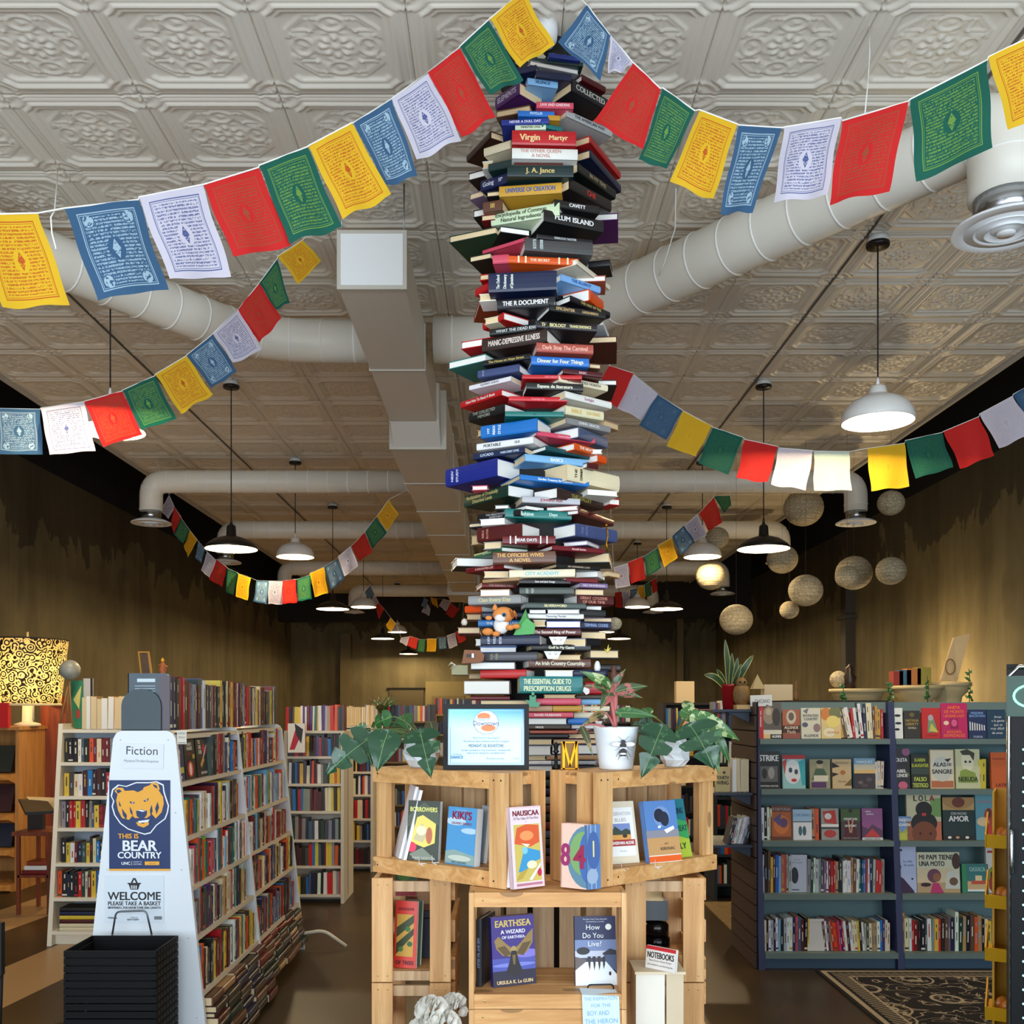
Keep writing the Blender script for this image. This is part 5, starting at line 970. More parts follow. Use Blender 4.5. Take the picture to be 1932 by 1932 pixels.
plant('philodendron', 'split leaf philodendron in white faceted pot left of certificate', (c, facetpot(c, .062, .095)), [
 ((706, 1388, 3.0), (614, 1462, 2.95), 84, 'd', 2.6), ((733, 1378, 2.96), (711, 1456, 2.9), 70, 'd', 0), ((792, 1378, 2.98), (813, 1467, 2.88), 80, 'd', 2.2), ((688, 1402, 3.1), (703, 1446, 3.05), 34, 'd', 0),
 ((742, 1352, 3.2), (700, 1372, 3.25), 40, 'm', 2), ((760, 1350, 3.25), (772, 1378, 3.2), 40, 'm', 0), ((812, 1362, 3.1), (822, 1396, 3.05), 30, 'o', 0), ((735, 1372, 3.3), (770, 1392, 3.3), 40, 'm', 0), ((690, 1378, 3.2), (668, 1372, 3.2), 30, 'm', 2)], (c.x, c.y, c.z+.09), (90, 110, 56))
c = Vector((.563, 3.22, 1.366))
plant('philodendron', 'split leaf philodendron in white faceted pot on right crate', (c, facetpot(c, .052, .09)), [
 ((1250, 1368, 3.02), (1210, 1468, 2.95), 78, 'd', 2.4), ((1300, 1366, 3.05), (1348, 1452, 2.98), 104, 'd', 2.4), ((1300, 1352, 3.1), (1396, 1396, 3.1), 44, 'v', 0), ((1285, 1340, 3.15), (1342, 1378, 3.1), 36, 'v', 0),
 ((1232, 1372, 3.2), (1193, 1366, 3.2), 44, 'd', 2), ((1338, 1404, 3.15), (1356, 1458, 3.1), 26, 'm', 0), ((1300, 1340, 3.3), (1292, 1322, 3.35), 26, 'v', 0), ((1340, 1370, 3.15), (1378, 1442, 3.15), 24, 'm', 0), ((1226, 1350, 3.2), (1212, 1336, 3.25), 26, 'v', 0), ((1246, 1380, 3.12), (1196, 1382, 3.1), 30, 'd', 0)], (c.x, c.y, c.z+.085), (110, 112, 50))
c = Vector((.352, 3.07, 1.366)); Rp = 43/F*3.05
def beepot(b):
    b.lathe(c, [(Rp*.70, 0), (Rp*.74, .004), (Rp*.98, .126), (Rp, .132), (Rp*.95, .132), (Rp*.92, .12), (Rp*.7, .01)], M((228, 234, 240), .3), 40); b.lathe((c.x, c.y, c.z+.115), [(Rp*.92, 0), (.0001, .003)], M((60, 44, 32), .9), 20, cap=False)
r = plant('aglaonema', 'pink stemmed aglaonema in a white pot with a bee drawing', (c, beepot), [
 ((1152, 1300, 3.05), (1096, 1266, 3.0), 30, 'v', 0), ((1148, 1304, 3.0), (1103, 1293, 2.95), 18, 'r', 0), ((1160, 1306, 3.05), (1222, 1294, 3.05), 26, 'r', 0), ((1152, 1306, 3.0), (1132, 1338, 2.95), 28, 'r', 0), ((1140, 1345, 3.0), (1094, 1372, 2.95), 18, 'o', 0),
 ((1097, 1370, 2.95), (1118, 1424, 2.9), 16, 'o', 0), ((1160, 1345, 3.05), (1240, 1352, 3.05), 24, 'm', 0), ((1164, 1308, 3.1), (1212, 1316, 3.1), 18, 'r', 0), ((1156, 1296, 3.1), (1180, 1262, 3.1), 16, 'r', 0)], (c.x, c.y, c.z+.11), (206, 120, 120), .0036)
bee = []; K = (24, 22, 26); Y_ = c.y-Rp*.93
s = lambda x, y: ((x-1135)/62.0, (1450-y)/60.0)
def E(x, y, rx, ry, col): q = s(x, y); bee.append(('e', q[0], q[1], rx/62.0, ry/60.0, col))
E(1160, 1408, 10, 4.6, (150, 156, 166)); E(1186, 1408, 10, 4.6, (150, 156, 166)); E(1160, 1408, 9, 3.8, (226, 232, 238)); E(1186, 1408, 9, 3.8, (226, 232, 238)); E(1173, 1403, 4.6, 3.6, K); E(1173, 1410, 6.5, 5, K); E(1173, 1416, 6.6, 2.4, (226, 232, 238)); E(1173, 1424, 7.5, 8.5, K); E(1173, 1426, 6.5, 1.8, (226, 232, 238)); E(1173, 1432, 4.4, 1.2, (226, 232, 238))
for x0, y0, x1, y1 in ((1170, 1400, 1163, 1393), (1176, 1400, 1183, 1393), (1166, 1414, 1156, 1420), (1180, 1414, 1190, 1420), (1166, 1420, 1159, 1432), (1180, 1420, 1187, 1432), (1167, 1428, 1163, 1438), (1179, 1428, 1183, 1438)):
    p, q = s(x0, y0), s(x1, y1); bee.append(('p', [p, (p[0]+.02, p[1]), (q[0]+.014, q[1]), (q[0], q[1])], K))
O = P(1135, 1450, 2.925); decal(r, Vector((c.x-.048, c.y-Rp*.80-.0115, c.z+.012)), Vector((1, 0, 0)), Vector((0, -.11, .99)), Vector((0, -1, -.1)), .10, .098, [x for x in bee], 'bee_drawing')

# ---- small things sitting on the tower
def toy(name, label, cat, b, **kw): return tag(b.build(name, **kw), label, cat)
r = thing('plush_toy', 'orange and white striped plush kitten sitting on tower books', 'plush toy', P(948, 1200, 3.74)); OG = M((222, 140, 70), .9, var=.12, scale=60); WH = M((232, 230, 228), .9); BK = M((14, 20, 34), .1)
Yt = 3.74; b = MB(); b.ball(P(946, 1180, Yt), .030, WH, 20, (1, .9, 1.1)); b.build('body', r)
b = MB(); b.ball(P(950, 1160, Yt-.01), .036, OG, 24, (1.15, .9, .85)); b.ball(P(944, 1166, Yt-.03), .020, WH, 16, (1.1, .8, .8)); b.build('head', r)
for x, y in ((934, 1146), (970, 1158)): b = MB(); b.lathe(P(x, y, Yt-.005), [(.012, -.01), (.008, .004), (.0001, .014)], OG, 12); b.build('ear', r)
for x, y, q in ((922, 1166, .011), (974, 1182, .013), (920, 1192, .018), (962, 1184, .014), (936, 1196, .013)): b = MB(); b.ball(P(x, y, Yt-.02), q, OG, 16, (1.2, 1, .8)); b.build('paw', r)
for x, y in ((951, 1160),): b = MB(); b.ball(P(x, y, Yt-.045), .0085, M((90, 160, 210), .2), 14); b.ball(P(x, y, Yt-.049), .0062, BK, 12); b.build('eye', r)
for k in range(3): b = MB(); b.tube([P(962+k*5, 1150+k*3, Yt-.040+k*.006), P(966+k*4, 1164+k*2, Yt-.040+k*.006)], .0022, M((150, 70, 30), .9), 6); b.build('stripe', r)
b = MB(); g1 = M((86, 168, 92), .6); A = P(972, 1196, 3.66)
b.add([P(968, 1199, 3.74), P(992, 1149, 3.74), P(994, 1166, 3.72), P(1010, 1178, 3.72), P(1008, 1196, 3.72)], [(0, 1, 2), (0, 2, 3, 4)], g1); b.add([P(968, 1199, 3.745), P(992, 1149, 3.745), P(1008, 1196, 3.745)], [(0, 1, 2)], M((60, 130, 70), .6)); toy('paper_leaf', 'folded green paper leaf beside the plush kitten', 'paper ornament', b)
def boat(label, x, y, w, Y, col=(236, 236, 236)):
    b = MB(); m = M(col, .7); h = w*.45
    pts = [P(x-w/2, y-h, Y), P(x-w*.28, y, Y), P(x+w*.28, y, Y), P(x+w/2, y-h, Y), P(x+w*.14, y-h*.45, Y-.004), P(x, y-h*1.05, Y-.006), P(x-w*.14, y-h*.45, Y-.004)]
    b.add(pts, [(0, 1, 6), (1, 2, 4, 6), (2, 3, 4), (6, 4, 5)], m); b.add([p+Vector((0, .016, 0)) for p in pts[:4]], [(0, 1, 2, 3)], m); toy('paper_boat', label, 'paper boat', b)
boat('small white paper boat before the pages right of Golf book', 1043, 1243, 33, 3.70); boat('folded white paper boat lying above the black golf book', 1053, 1216, 34, 3.70)
boat('tiny white paper boat right of the pink spined book', 1130, 1367, 14, 3.79)
b = MB(); gp = M((24, 140, 96), .3); b.prism([P(992, 1320, 3.735), P(1000, 1334, 3.735), P(1016, 1334, 3.735), P(1020, 1326, 3.735), P(1008, 1324, 3.735)], (0, .03, 0), gp); b.box(tuple(P(999, 1326, 3.74)), tuple(P(1011, 1312, 3.76)), gp); b.box(tuple(P(1003, 1314, 3.74)), tuple(P(1008, 1306, 3.75)), gp); toy('toy_boat', 'bright green plastic toy boat on tower above the pink book', 'toy boat', b)
b = MB(); bg = M((128, 76, 38), .6, var=.08, scale=60); b.prism([P(871, 1252, 3.76), P(876, 1226, 3.76), (P(906, 1227, 3.76)), P(914, 1236, 3.76), P(912, 1246, 3.76), P(905, 1250, 3.76)], (0, .05, 0), bg); o = toy('leather_pouch', 'brown leather pouch with metal tab left side of tower', 'pouch', b)
b = MB(); b.box(tuple(P(880, 1240, 3.757)), tuple(P(893, 1234, 3.755)), M((40, 26, 20), .5)); b.box(tuple(P(890, 1241, 3.755)), tuple(P(894, 1233, 3.750)), STEEL); b.build('tab', o)
b = MB(); b.lathe(P(1127, 1266, 3.80), [(.010, 0), (.013, .012), (.011, .026), (.007, .036), (.0001, .040)], M((236, 238, 240), .4), 16); b.tube([P(1124, 1256, 3.80), P(1131, 1253, 3.79)], .003, M((236, 238, 240), .4), 8); toy('ghost_figurine', 'little white ghost figurine on the right of the tower', 'figurine', b)
b = MB(); b.lathe(P(1158, 1290, 3.8), [(.016, 0), (.014, .02), (.018, .035), (.010, .05), (.014, .062), (.0001, .072)], M((90, 52, 38), .6), 14); toy('wooden_figurine', 'brown carved figurine behind the aglaonema leaves', 'figurine', b)
b = MB(); b.prism([P(1100, 1304, 3.74), P(1102, 1296, 3.74), P(1112, 1300, 3.74), P(1112, 1308, 3.74), P(1106, 1311, 3.74)], (0, .02, 0), M((226, 226, 226), .5)); toy('porcelain_bird', 'small white porcelain bird right of the green drug guide', 'figurine', b)
b = MB(); b.lathe(P(876, 1180, 3.8), [(.008, 0), (.013, .01), (.009, .022), (.0001, .028)], M((206, 196, 180), .7), 10); toy('shell_ornament', 'pale shell ornament on the left tower edge', 'ornament', b)
b = MB(); b.tube([P(850, 1262, 3.8), P(858, 1254, 3.79), P(852, 1250, 3.79), P(846, 1256, 3.80)], [.002, .006, .004, .001], M((200, 192, 170), .6), 8); b.box(tuple(P(852, 1273, 3.80)), tuple(P(884, 1257, 3.90)), M((150, 146, 110), .6)); toy('paper_crane', 'small folded crane on an olive booklet, left tower edge', 'ornament', b)
b = MB(); b.tube([P(1140, 1224, 3.8), P(1146, 1230, 3.79), P(1152, 1222, 3.8)], [.001, .007, .001], M((226, 206, 90), .6), 6); b.tube([P(1146, 1230, 3.79), P(1148, 1216, 3.8)], [.006, .001], M((226, 206, 90), .6), 6); toy('paper_crane', 'yellow folded paper crane on the right tower edge', 'ornament', b)
b = MB(); b.tube([P(1147, 1040, 3.8), P(1144, 1026, 3.8), P(1147, 1012, 3.8), P(1144, 995, 3.8)], .003, GOLD, 8); b.ball(P(1144, 991, 3.8), .006, GOLD, 10); toy('gold_figurine', 'thin golden figurine standing at right tower edge', 'figurine', b)
# ================================================================ SHELF BOOKS
PALETTES = {
 'dark': ['black', 'black', 'navy', 'dark red', 'dark brown', 'dark grey', 'black', 'red', 'white', 'maroon', 'cream', 'slate blue', 'dark green', 'grey', 'orange', 'yellow', 'blue'],
 'mix': ['white', 'cream', 'black', 'navy', 'red', 'silver', 'tan', 'dark grey', 'white', 'teal', 'orange', 'dark red', 'grey', 'yellow', 'light blue', 'brown', 'white', 'purple'],
 'page': ['cream', 'tan', 'cream', 'white', 'tan', 'cream', 'gold', 'cream'],
 'bright': ['white', 'lime', 'navy', 'light blue', 'light blue', 'pink', 'orange', 'teal', 'purple', 'orange', 'white', 'dark grey', 'white', 'red', 'white']}
LUM = lambda c: .3*c[0]+.6*c[1]+.1*c[2]
def upright(mb, X, H, D, t, c, page, rnd, fore=False, bands=True):
    m = bm(c)
    if fore:   # turned round: page edges outwards
        mb.box((-H/2, 0, 0), (H/2, D, .002), m, X); mb.box((-H/2, 0, t-.002), (H/2, D, t), m, X); mb.box((-H/2+.003, .002, .002), (H/2-.003, D, t-.002), page, X); return
    mb.box((-H/2, 0, 0), (H/2, .0025, t), m, X); mb.box((-H/2, .0025, 0), (H/2, D, .0022), m, X); mb.box((-H/2, .0025, t-.0022), (H/2, D, t), m, X)
    mb.box((-H/2+.003, .0025, .0022), (H/2-.003, D-.002, t-.0022), page, X)
    if bands and t > .009:
        L = LUM(c); q = rnd.random(); k = (224, 220, 206) if L < 110 else (60, 56, 60)
        if rnd.random() < .3: k = rnd.choice([(200, 160, 70), (190, 40, 40), (120, 170, 200)])
        def band(a, b, w0, w1): mb.add([X @ Vector(p) for p in ((a*H, -.0005, t*w0), (b*H, -.0005, t*w0), (b*H, -.0005, t*w1), (a*H, -.0005, t*w1))], [(0, 1, 2, 3)], M(k, .5))
        # strips standing for the blurred title and author
        s0 = rnd.uniform(-.30, -.05); band(s0, s0+rnd.uniform(.2, .34), .34, .60)
        if q < .7: band(.24, .24+rnd.uniform(.08, .16), .36, .58)
        if q < .22: band(-.45, -.39, 0.02, .98)
ROWS = []
def row(desc, o, u, n, length, hr, D, tr, pal, seed, fore=False, stuff=None, gap=.0, leans=(), group=None, first=None, seq=None):
    """a row of upright books. o: front of the shelf at its start, u along, n outwards"""
    rnd = random.Random(seed); o = Vector(o); u = Vector(u).normalized(); n = Vector(n).normalized(); x = 0; items = []; names = PALETTES[pal] if seq is None else seq; i = 0
    hb = rnd.uniform(*hr)
    while x < length-.008:
        t = min(rnd.uniform(*tr), length-x)
        if t < .007: break
        nm = names[i % len(names)] if seq else rnd.choice(names)
        if rnd.random() < .35: hb = rnd.uniform(*hr)
        H = min(max(hb+rnd.uniform(-.006, .006), hr[0]), hr[1]); d = D*rnd.uniform(.84, 1); c = tuple(max(0, min(255, q+rnd.randint(-9, 9))) for q in CN[nm]); pg = rnd.choice((PAGEW, PAGEC, PAGEC))
        la = rnd.choice((0, 0, 0, .02, -.015)) if not leans else leans[min(int(x/length*len(leans)), len(leans)-1)]
        up = (UP*math.cos(la)+u*math.sin(la)).normalized(); uz = (u*math.cos(la)-UP*math.sin(la)).normalized()
        base = o+u*(x+max(0, -math.sin(la))*H*0)-n*rnd.uniform(0, .010)+UP*(abs(math.sin(la))*t)
        X = frame(base+up*H/2, up, -n, uz); thick = t
        if stuff is not None: upright(stuff, X, H, d, t-.0006, c, pg, rnd, fore, bands=False)
        else:
            b = MB(); upright(b, X, H, d, t-.0006, c, pg, rnd, fore); c0 = base+up*H/2; px_area = (H*F/c0.y)*max(t*abs(n.y), t*abs(u.y)*.33 if abs(n.y) < .5 else 0)*F/c0.y
            items.append([b, nm, t, H, (x+t/2)/length, px_area])
        x += t+gap; i += 1
    ROWS.append((desc, items, fore, group or 'books on the '+desc)); return x
# ================================================================ WHITE FICTION CASE (double sided, seen end on)
SH = M((216, 206, 190), .5, var=.03, scale=8); PNL = M((226, 232, 238), .42, var=.02, scale=5)
def aframe(name, label, xc, ys, zt=1.46, wb=.285, wt=.135, levels=(1.23, .99, .77, .55, .305), board=.02):
    root = thing(name, label, 'bookcase', (xc, (ys[0]+ys[-1])/2, 0)); hw = lambda z: wt+(wb-wt)*(1-z/zt)
    for y in ys:
        b = MB(); R = .035; pts = [(xc-wb, y, 0), (xc+wb, y, 0), (xc+wt+.002, y, zt-R), (xc+wt-.012, y, zt-.010), (xc+wt-R, y, zt), (xc-wt+R, y, zt), (xc-wt+.012, y, zt-.010), (xc-wt-.002, y, zt-R)]
        b.prism(pts, (0, .024, 0), PNL); o = b.build('end_panel', root)
        if y == ys[0]:
            for z in (.2, .55, .85, 1.1, 1.42):
                for s_ in (-1, 1): q = MB(); q.lathe((xc+s_*(hw(z)-.035), y, z), [(.005, -.001), (.0001, .0012)], M((176, 180, 186), .4), 10, Matrix.Rotation(PI/2, 3, 'X')); q.build('screw', root)
    for y0, y1 in zip(ys, ys[1:]):
        for z in list(levels)+[zt-.02, .06]:
            w = hw(z)-.004; b = MB(); b.box((xc-w, y0+.024, z-board), (xc+w, y1, z), SH); b.build('shelf', root)
        b = MB(); b.box((xc-.006, y0+.024, .02), (xc+.006, y1, zt-.03), M((196, 206, 216), .5)); b.build('back_panel', root)
    return root, hw
XA = -1.575; YS = (4.30, 5.31, 6.35)
FICROOT, hw = aframe('bookcase', 'white double sided fiction bookcase whose end panel carries signs', XA, YS)
stuffmb = MB()
lev = (1.23, .99, .77, .55, .305); nm = ('top', 'second', 'third', 'fourth', 'lowest')
pals = ('dark', 'mix', 'bright', 'mix', 'dark')
for bi, (y0, y1) in enumerate(((4.335, 5.30), (5.345, 6.34))):
    for i, z in enumerate(lev):
        e = XA+hw(z)-.012; D = .13
        L = y1-y0-.03
        st = y0
        if i == 0 and bi == 0: st = y0+.47
        if i == 0 and bi == 1: L -= 0
        row(('near bay' if bi == 0 else 'far bay')+' %s shelf, fiction bookcase' % nm[i], (e, st, z), (0, 1, 0), (1, 0, 0), L-(st-y0)-(.06 if (i+bi) % 2 else .0), (.15, .205), D, (.011, .034), pals[(i+bi) % 5] if not (bi == 0 and i == 2) else 'bright', 100+i*7+bi*31)
# books standing on its top
row('top of the fiction bookcase', (XA+.105, 4.50, 1.46), (0, 1, 0), (1, 0, 0), 1.84, (.205, .245), .15, (.018, .038), 'dark', 77)
# face out thrillers on the near top shelf (fronts towards the aisle)
def side_face(label, y0, w, z, h, col, shapes, t=.02, lean=.08):
    e = XA+hw(z)-.03; a = Vector((e, y0, z)); u = Vector((0, 1, 0)); v = Vector((-math.sin(lean), 0, math.cos(lean))); n = u.cross(v).normalized()
    r = rich_book(label, a+v*h/2, v, u, -n, h, w, t, col, PAGEW, soft=True, group='face out thrillers'); decal(r, a, u, v, n, w, h, shapes, 'cover_printing')
side_face('blue keyhole novel, nearest cover on the near top shelf', 4.34, .12, 1.23, .165, (50, 54, 110), [('e', .5, .8, .12, .08, (220, 200, 160)), ('r', .44, .55, .56, .8, (220, 200, 160)), ('r', .1, .22, .9, .38, (200, 200, 90)), ('t', .5, .1, .08, .8, 'ROYS', (230, 230, 230))])
side_face('black thriller with white title and glowing red light', 4.47, .15, 1.23, .19, (20, 18, 20), [('t', .5, .86, .07, .7, 'ROBERT', (230, 230, 230)), ('t', .5, .76, .09, .9, 'HARRIS', (230, 230, 230)), ('t', .5, .62, .06, .8, 'ENEMY', (170, 30, 30)), ('e', .5, .25, .3, .2, (190, 30, 30)), ('e', .5, .25, .14, .16, (250, 210, 200)), ('e', .85, .55, .12, .06, (190, 170, 70))])
side_face('black thriller lettered TO DIE FOR with gun and stiletto', 4.64, .17, 1.23, .20, (26, 24, 26), [('t', .3, .84, .09, .4, 'TO', (236, 236, 230)), ('t', .34, .72, .09, .5, 'DIE', (236, 236, 230)), ('t', .36, .60, .09, .5, 'FOR', (236, 236, 230)), ('p', [(.5, .7), (.75, .8), (.98, .62), (.8, .5)], (196, 30, 50)), ('p', [(.6, .5), (.95, .78), (.97, .74), (.64, .45)], (220, 220, 226)), ('p', [(.3, .3), (.6, .5), (.7, .4), (.4, .22)], (206, 160, 70)), ('t', .6, .1, .06, .8, 'BROWNLEE', (230, 220, 220))])
# metal bookend and the big blue dust jacket facing front
b = MB(); pts = [(XA-.115, 4.335, 1.46), (XA+.06, 4.335, 1.46), (XA+.06, 4.335, 1.57)]+[(XA-.0275+.0875*math.cos(a), 4.335, 1.57+.075*math.sin(a)) for a in [PI*i/10 for i in range(1, 10)]]+[(XA-.115, 4.335, 1.57)]
b.prism(pts, (0, .003, 0), M((66, 80, 86), .55)); b.box((XA-.115, 4.335, 1.46), (XA+.06, 4.44, 1.463), M((66, 80, 86), .55)); tag(b.build('bookend'), 'grey steel bookend in front of the blue jacketed book', 'bookend')
r = rich_book('blue grey plastic wrapped hardback behind the steel bookend', Vector((XA-.09, 4.35, 1.464+.125)), UP, Vector((1, 0, 0)), Vector((0, 1, 0)), .25, .17, .045, (52, 70, 82), PAGEW)
b = MB();
for z in (1.62, 1.632, 1.644, 1.656): b.box((XA-.06, 4.3485, z), (XA+.03, 4.3493, z+.003), M((150, 170, 180), .3))
b.box((XA-.05, 4.3485, 1.675), (XA+.03, 4.3493, 1.69), M((190, 206, 214), .3)); b.build('jacket_lettering', r)
row('top of fiction bookcase beside bookend', (XA+.105, 4.345, 1.46), (0, 1, 0), (1, 0, 0), .15, (.23, .245), .05, (.03, .04), 'dark', 5, seq=['dark grey', 'navy', 'black', 'dark red', 'black'])
# stacks lying under the lowest shelves (spines to the aisle)
for y0, y1, x in ((4.34, 5.28, XA+.36), (5.36, 6.3, XA+.33)):
    y = y0; rnd = random.Random(int(y0*10))
    while y < y1-.1:
        w = rnd.uniform(.17, .22); z = .06 if y0 > 5 else .02
        while z < .27:
            t = rnd.uniform(.02, .045); c = CN[rnd.choice(['black', 'dark brown', 'brown', 'dark red', 'dark grey', 'navy', 'maroon', 'dark brown', 'dark green', 'black', 'tan'])]
            X = frame(Vector((x-.02*rnd.random()-z*.25, y+w/2, z)), Vector((0, 1, 0)), Vector((-1, 0, 0)), UP); stuffmb_ = MB(); book_cover(stuffmb_, X, w-.004, .22, t-.001, bm(c)); book_pages(stuffmb_, X, w-.004, .22, t-.001, PAGEC)
            ROWS.append(('stack under fiction bookcase, %s bay' % ('near' if y0 < 5 else 'far'), [[stuffmb_, [k for k in CN if CN[k] == c][0], t, w, (y-y0)/(y1-y0), t*w*.3*(F/y)**2]], False, 'books stacked flat under the fiction bookcase')); z += t
        y += w+.004
b = MB(); b.tube(fillet([(-1.34, 6.33, .10), (-1.16, 6.33, .13), (-1.02, 6.36, .02)], .05, 5), .011, CREAMW, 8); b.build('foot', FICROOT)
# ---- signs on the end panel
def card(name, label, cat, px0, py0, px1, py1, Y, col, shapes, t=.0015, skew=0, rough=.5):
    a = P(px0, py1, Y); W = (px1-px0)/F*Y; H = (py1-py0)/F*Y; r = thing(name, label, cat, a); b = MB(); u = Vector((math.cos(skew), 0, math.sin(skew))); v = Vector((-math.sin(skew), 0, math.cos(skew)))
    X = frame(a, u, v, Vector((0, -1, 0))); b.box((0, 0, -t), (W, H, 0), M(col, rough), X); b.build('sheet', r); decal(r, a, u, v, Vector((0, -1, 0)), W, H, shapes, 'print'); return r
YF = 4.296
card('sign_card', 'white Fiction card taped on the white bookcase end', 'sign', 228, 1402, 308, 1449, YF, (226, 232, 240), [('T', .49, .72, .34, .88, 'Fiction', (54, 58, 66)), ('T', .48, .30, .10, .82, 'Mystery/Thriller/Suspense', (110, 114, 124))], skew=-.02)
NV, GD, WT = (18, 46, 98), (240, 170, 48), (236, 240, 246)
def bp(pts): return [((x-1160)/615.0, (2272-y)/947.0) for x, y in pts]
bear_white = [(1190, 1420), (1250, 1370), (1330, 1385), (1430, 1345), (1560, 1345), (1640, 1335), (1710, 1370), (1718, 1440), (1735, 1500), (1765, 1590), (1755, 1660), (1730, 1730), (1640, 1800), (1580, 1880), (1520, 1895), (1440, 1870), (1350, 1840), (1270, 1780), (1210, 1690), (1185, 1600), (1200, 1540), (1175, 1490)]
def scl(pts, k): cx, cy = 1470, 1610; return [(cx+(x-cx)*k, cy+(y-cy)*k) for x, y in pts]
bear_gold = [(1215, 1440), (1255, 1400), (1310, 1410), (1345, 1390), (1400, 1400), (1430, 1440), (1490, 1410), (1560, 1375), (1600, 1345), (1660, 1365), (1668, 1420), (1700, 1490), (1712, 1570), (1690, 1660), (1630, 1720), (1640, 1600), (1560, 1640), (1570, 1700), (1500, 1650), (1430, 1650), (1420, 1720), (1360, 1740), (1330, 1690), (1360, 1760), (1290, 1720), (1250, 1640), (1230, 1540), (1250, 1470)]
sh = [('r', 0, 0, 1, .022, GD), ('p', bp(scl(bear_white, 1.0)), WT), ('p', bp(scl(bear_white, .955)), NV)]
# golden fur as convex pieces
for pc in ([(1250, 1440), (1430, 1430), (1430, 1660), (1360, 1740), (1290, 1720), (1250, 1640), (1232, 1540)], [(1430, 1430), (1560, 1380), (1660, 1430), (1705, 1500), (1712, 1570), (1690, 1660), (1630, 1725), (1560, 1640), (1430, 1640)], [(1215, 1440), (1240, 1402), (1300, 1405), (1320, 1440), (1250, 1475)], [(1560, 1385), (1600, 1345), (1655, 1362), (1672, 1420), (1640, 1440)], [(1400, 1560), (1560, 1545), (1580, 1690), (1540, 1720), (1420, 1720), (1390, 1690)], [(1430, 1760), (1500, 1780), (1565, 1745), (1560, 1790), (1510, 1820), (1450, 1800)]): sh.append(('p', bp(pc), GD))
for pc in ([(1345, 1385), (1440, 1400), (1520, 1375), (1500, 1425), (1450, 1450), (1395, 1425)], [(1230, 1430), (1262, 1420), (1290, 1440), (1250, 1465)], [(1600, 1365), (1640, 1380), (1650, 1415), (1615, 1395)], [(1365, 1545), (1420, 1555), (1410, 1572), (1375, 1565)], [(1505, 1540), (1560, 1512), (1555, 1535), (1520, 1552)], [(1432, 1650), (1480, 1628), (1545, 1645), (1540, 1690), (1515, 1720), (1470, 1722), (1440, 1700)], [(1290, 1620), (1340, 1690), (1335, 1740), (1300, 1690)], [(1650, 1550), (1665, 1610), (1640, 1680), (1625, 1620)], [(1385, 1700), (1420, 1730), (1580, 1720), (1600, 1690), (1580, 1790), (1540, 1745), (1440, 1760), (1400, 1780)], [(1260, 1540), (1285, 1600), (1262, 1590)], [(1370, 1600), (1395, 1650), (1400, 1700), (1375, 1660)], [(1590, 1580), (1600, 1650), (1580, 1690), (1572, 1640)]): sh.append(('p', bp(pc), NV))
for pc in ([(1450, 1640), (1480, 1632), (1530, 1645), (1500, 1655)], [(1385, 1552), (1410, 1558), (1400, 1566)], [(1522, 1536), (1548, 1524), (1540, 1538)], [(1450, 1752), (1570, 1735), (1555, 1760), (1465, 1772)]): sh.append(('p', bp(pc), WT))
sh2 = []
for s_ in sh:
    sh2.append(s_)
sh2 += [('t', .32, .385, .052, .40, 'THIS IS', GD), ('t', .5, .28, .115, .78, 'BEAR', WT), ('t', .5, .175, .070, .78, 'COUNTRY', WT), ('t', .28, .085, .032, .18, 'UNC', WT), ('T', .47, .10, .012, .14, 'UNIVERSITY OF', WT), ('T', .47, .075, .014, .14, 'NORTHERN', WT), ('r', .59, .065, .83, .105, GD), ('T', .71, .085, .014, .18, 'unco.edu', NV), ('r', .375, .06, .38, .11, WT)]
card('poster', 'navy and gold bear head poster reading THIS IS BEAR COUNTRY', 'poster', 206, 1472, 321, 1643, YF, NV, sh2)
wl = [('t', .5, .565, .175, .90, 'WELCOME', K), ('t', .5, .405, .085, .90, 'PLEASE TAKE A BASKET', K), ('t', .5, .315, .05, .90, 'BIENVENIDO, POR FAVOR TOME UNA CANASTA', K), ('p', [(.40, .83), (.60, .83), (.565, .70), (.435, .70)], K), ('r', .385, .82, .615, .845, K), ('p', [(.44, .845), (.47, .845), (.51, .945), (.48, .95)], K), ('p', [(.56, .845), (.53, .845), (.49, .945), (.52, .95)], K)]
for i in range(4): wl.append(('r', .445+i*.028, .715, .459+i*.028, .79, (226, 232, 240)))
wl += [('T', .5, .105, .03, .12, 'MADE IN USA', (60, 60, 60)), ('t', .48, .06, .035, .2, 'SIGN TODAY', (30, 30, 30)), ('r', .84, .06, .97, .13, (120, 124, 130)), ('t', .13, .10, .04, .18, 'Midnight', (90, 90, 96))]
card('sign_card', 'white sign with basket picture reading WELCOME PLEASE TAKE A BASKET', 'sign', 198, 1652, 309, 1740, YF, (218, 228, 238), wl)
card('shelf_label', 'small cream shelf label with handwriting at bookcase corner', 'label', 334, 1378, 352, 1404, 4.285, (206, 200, 186), [('T', .5, .78, .14, .8, 'SUPPORT', (80, 80, 84)), ('T', .5, .5, .14, .7, 'SKILLS', (80, 80, 84)), ('r', .1, .08, .9, .12, (60, 60, 64))])
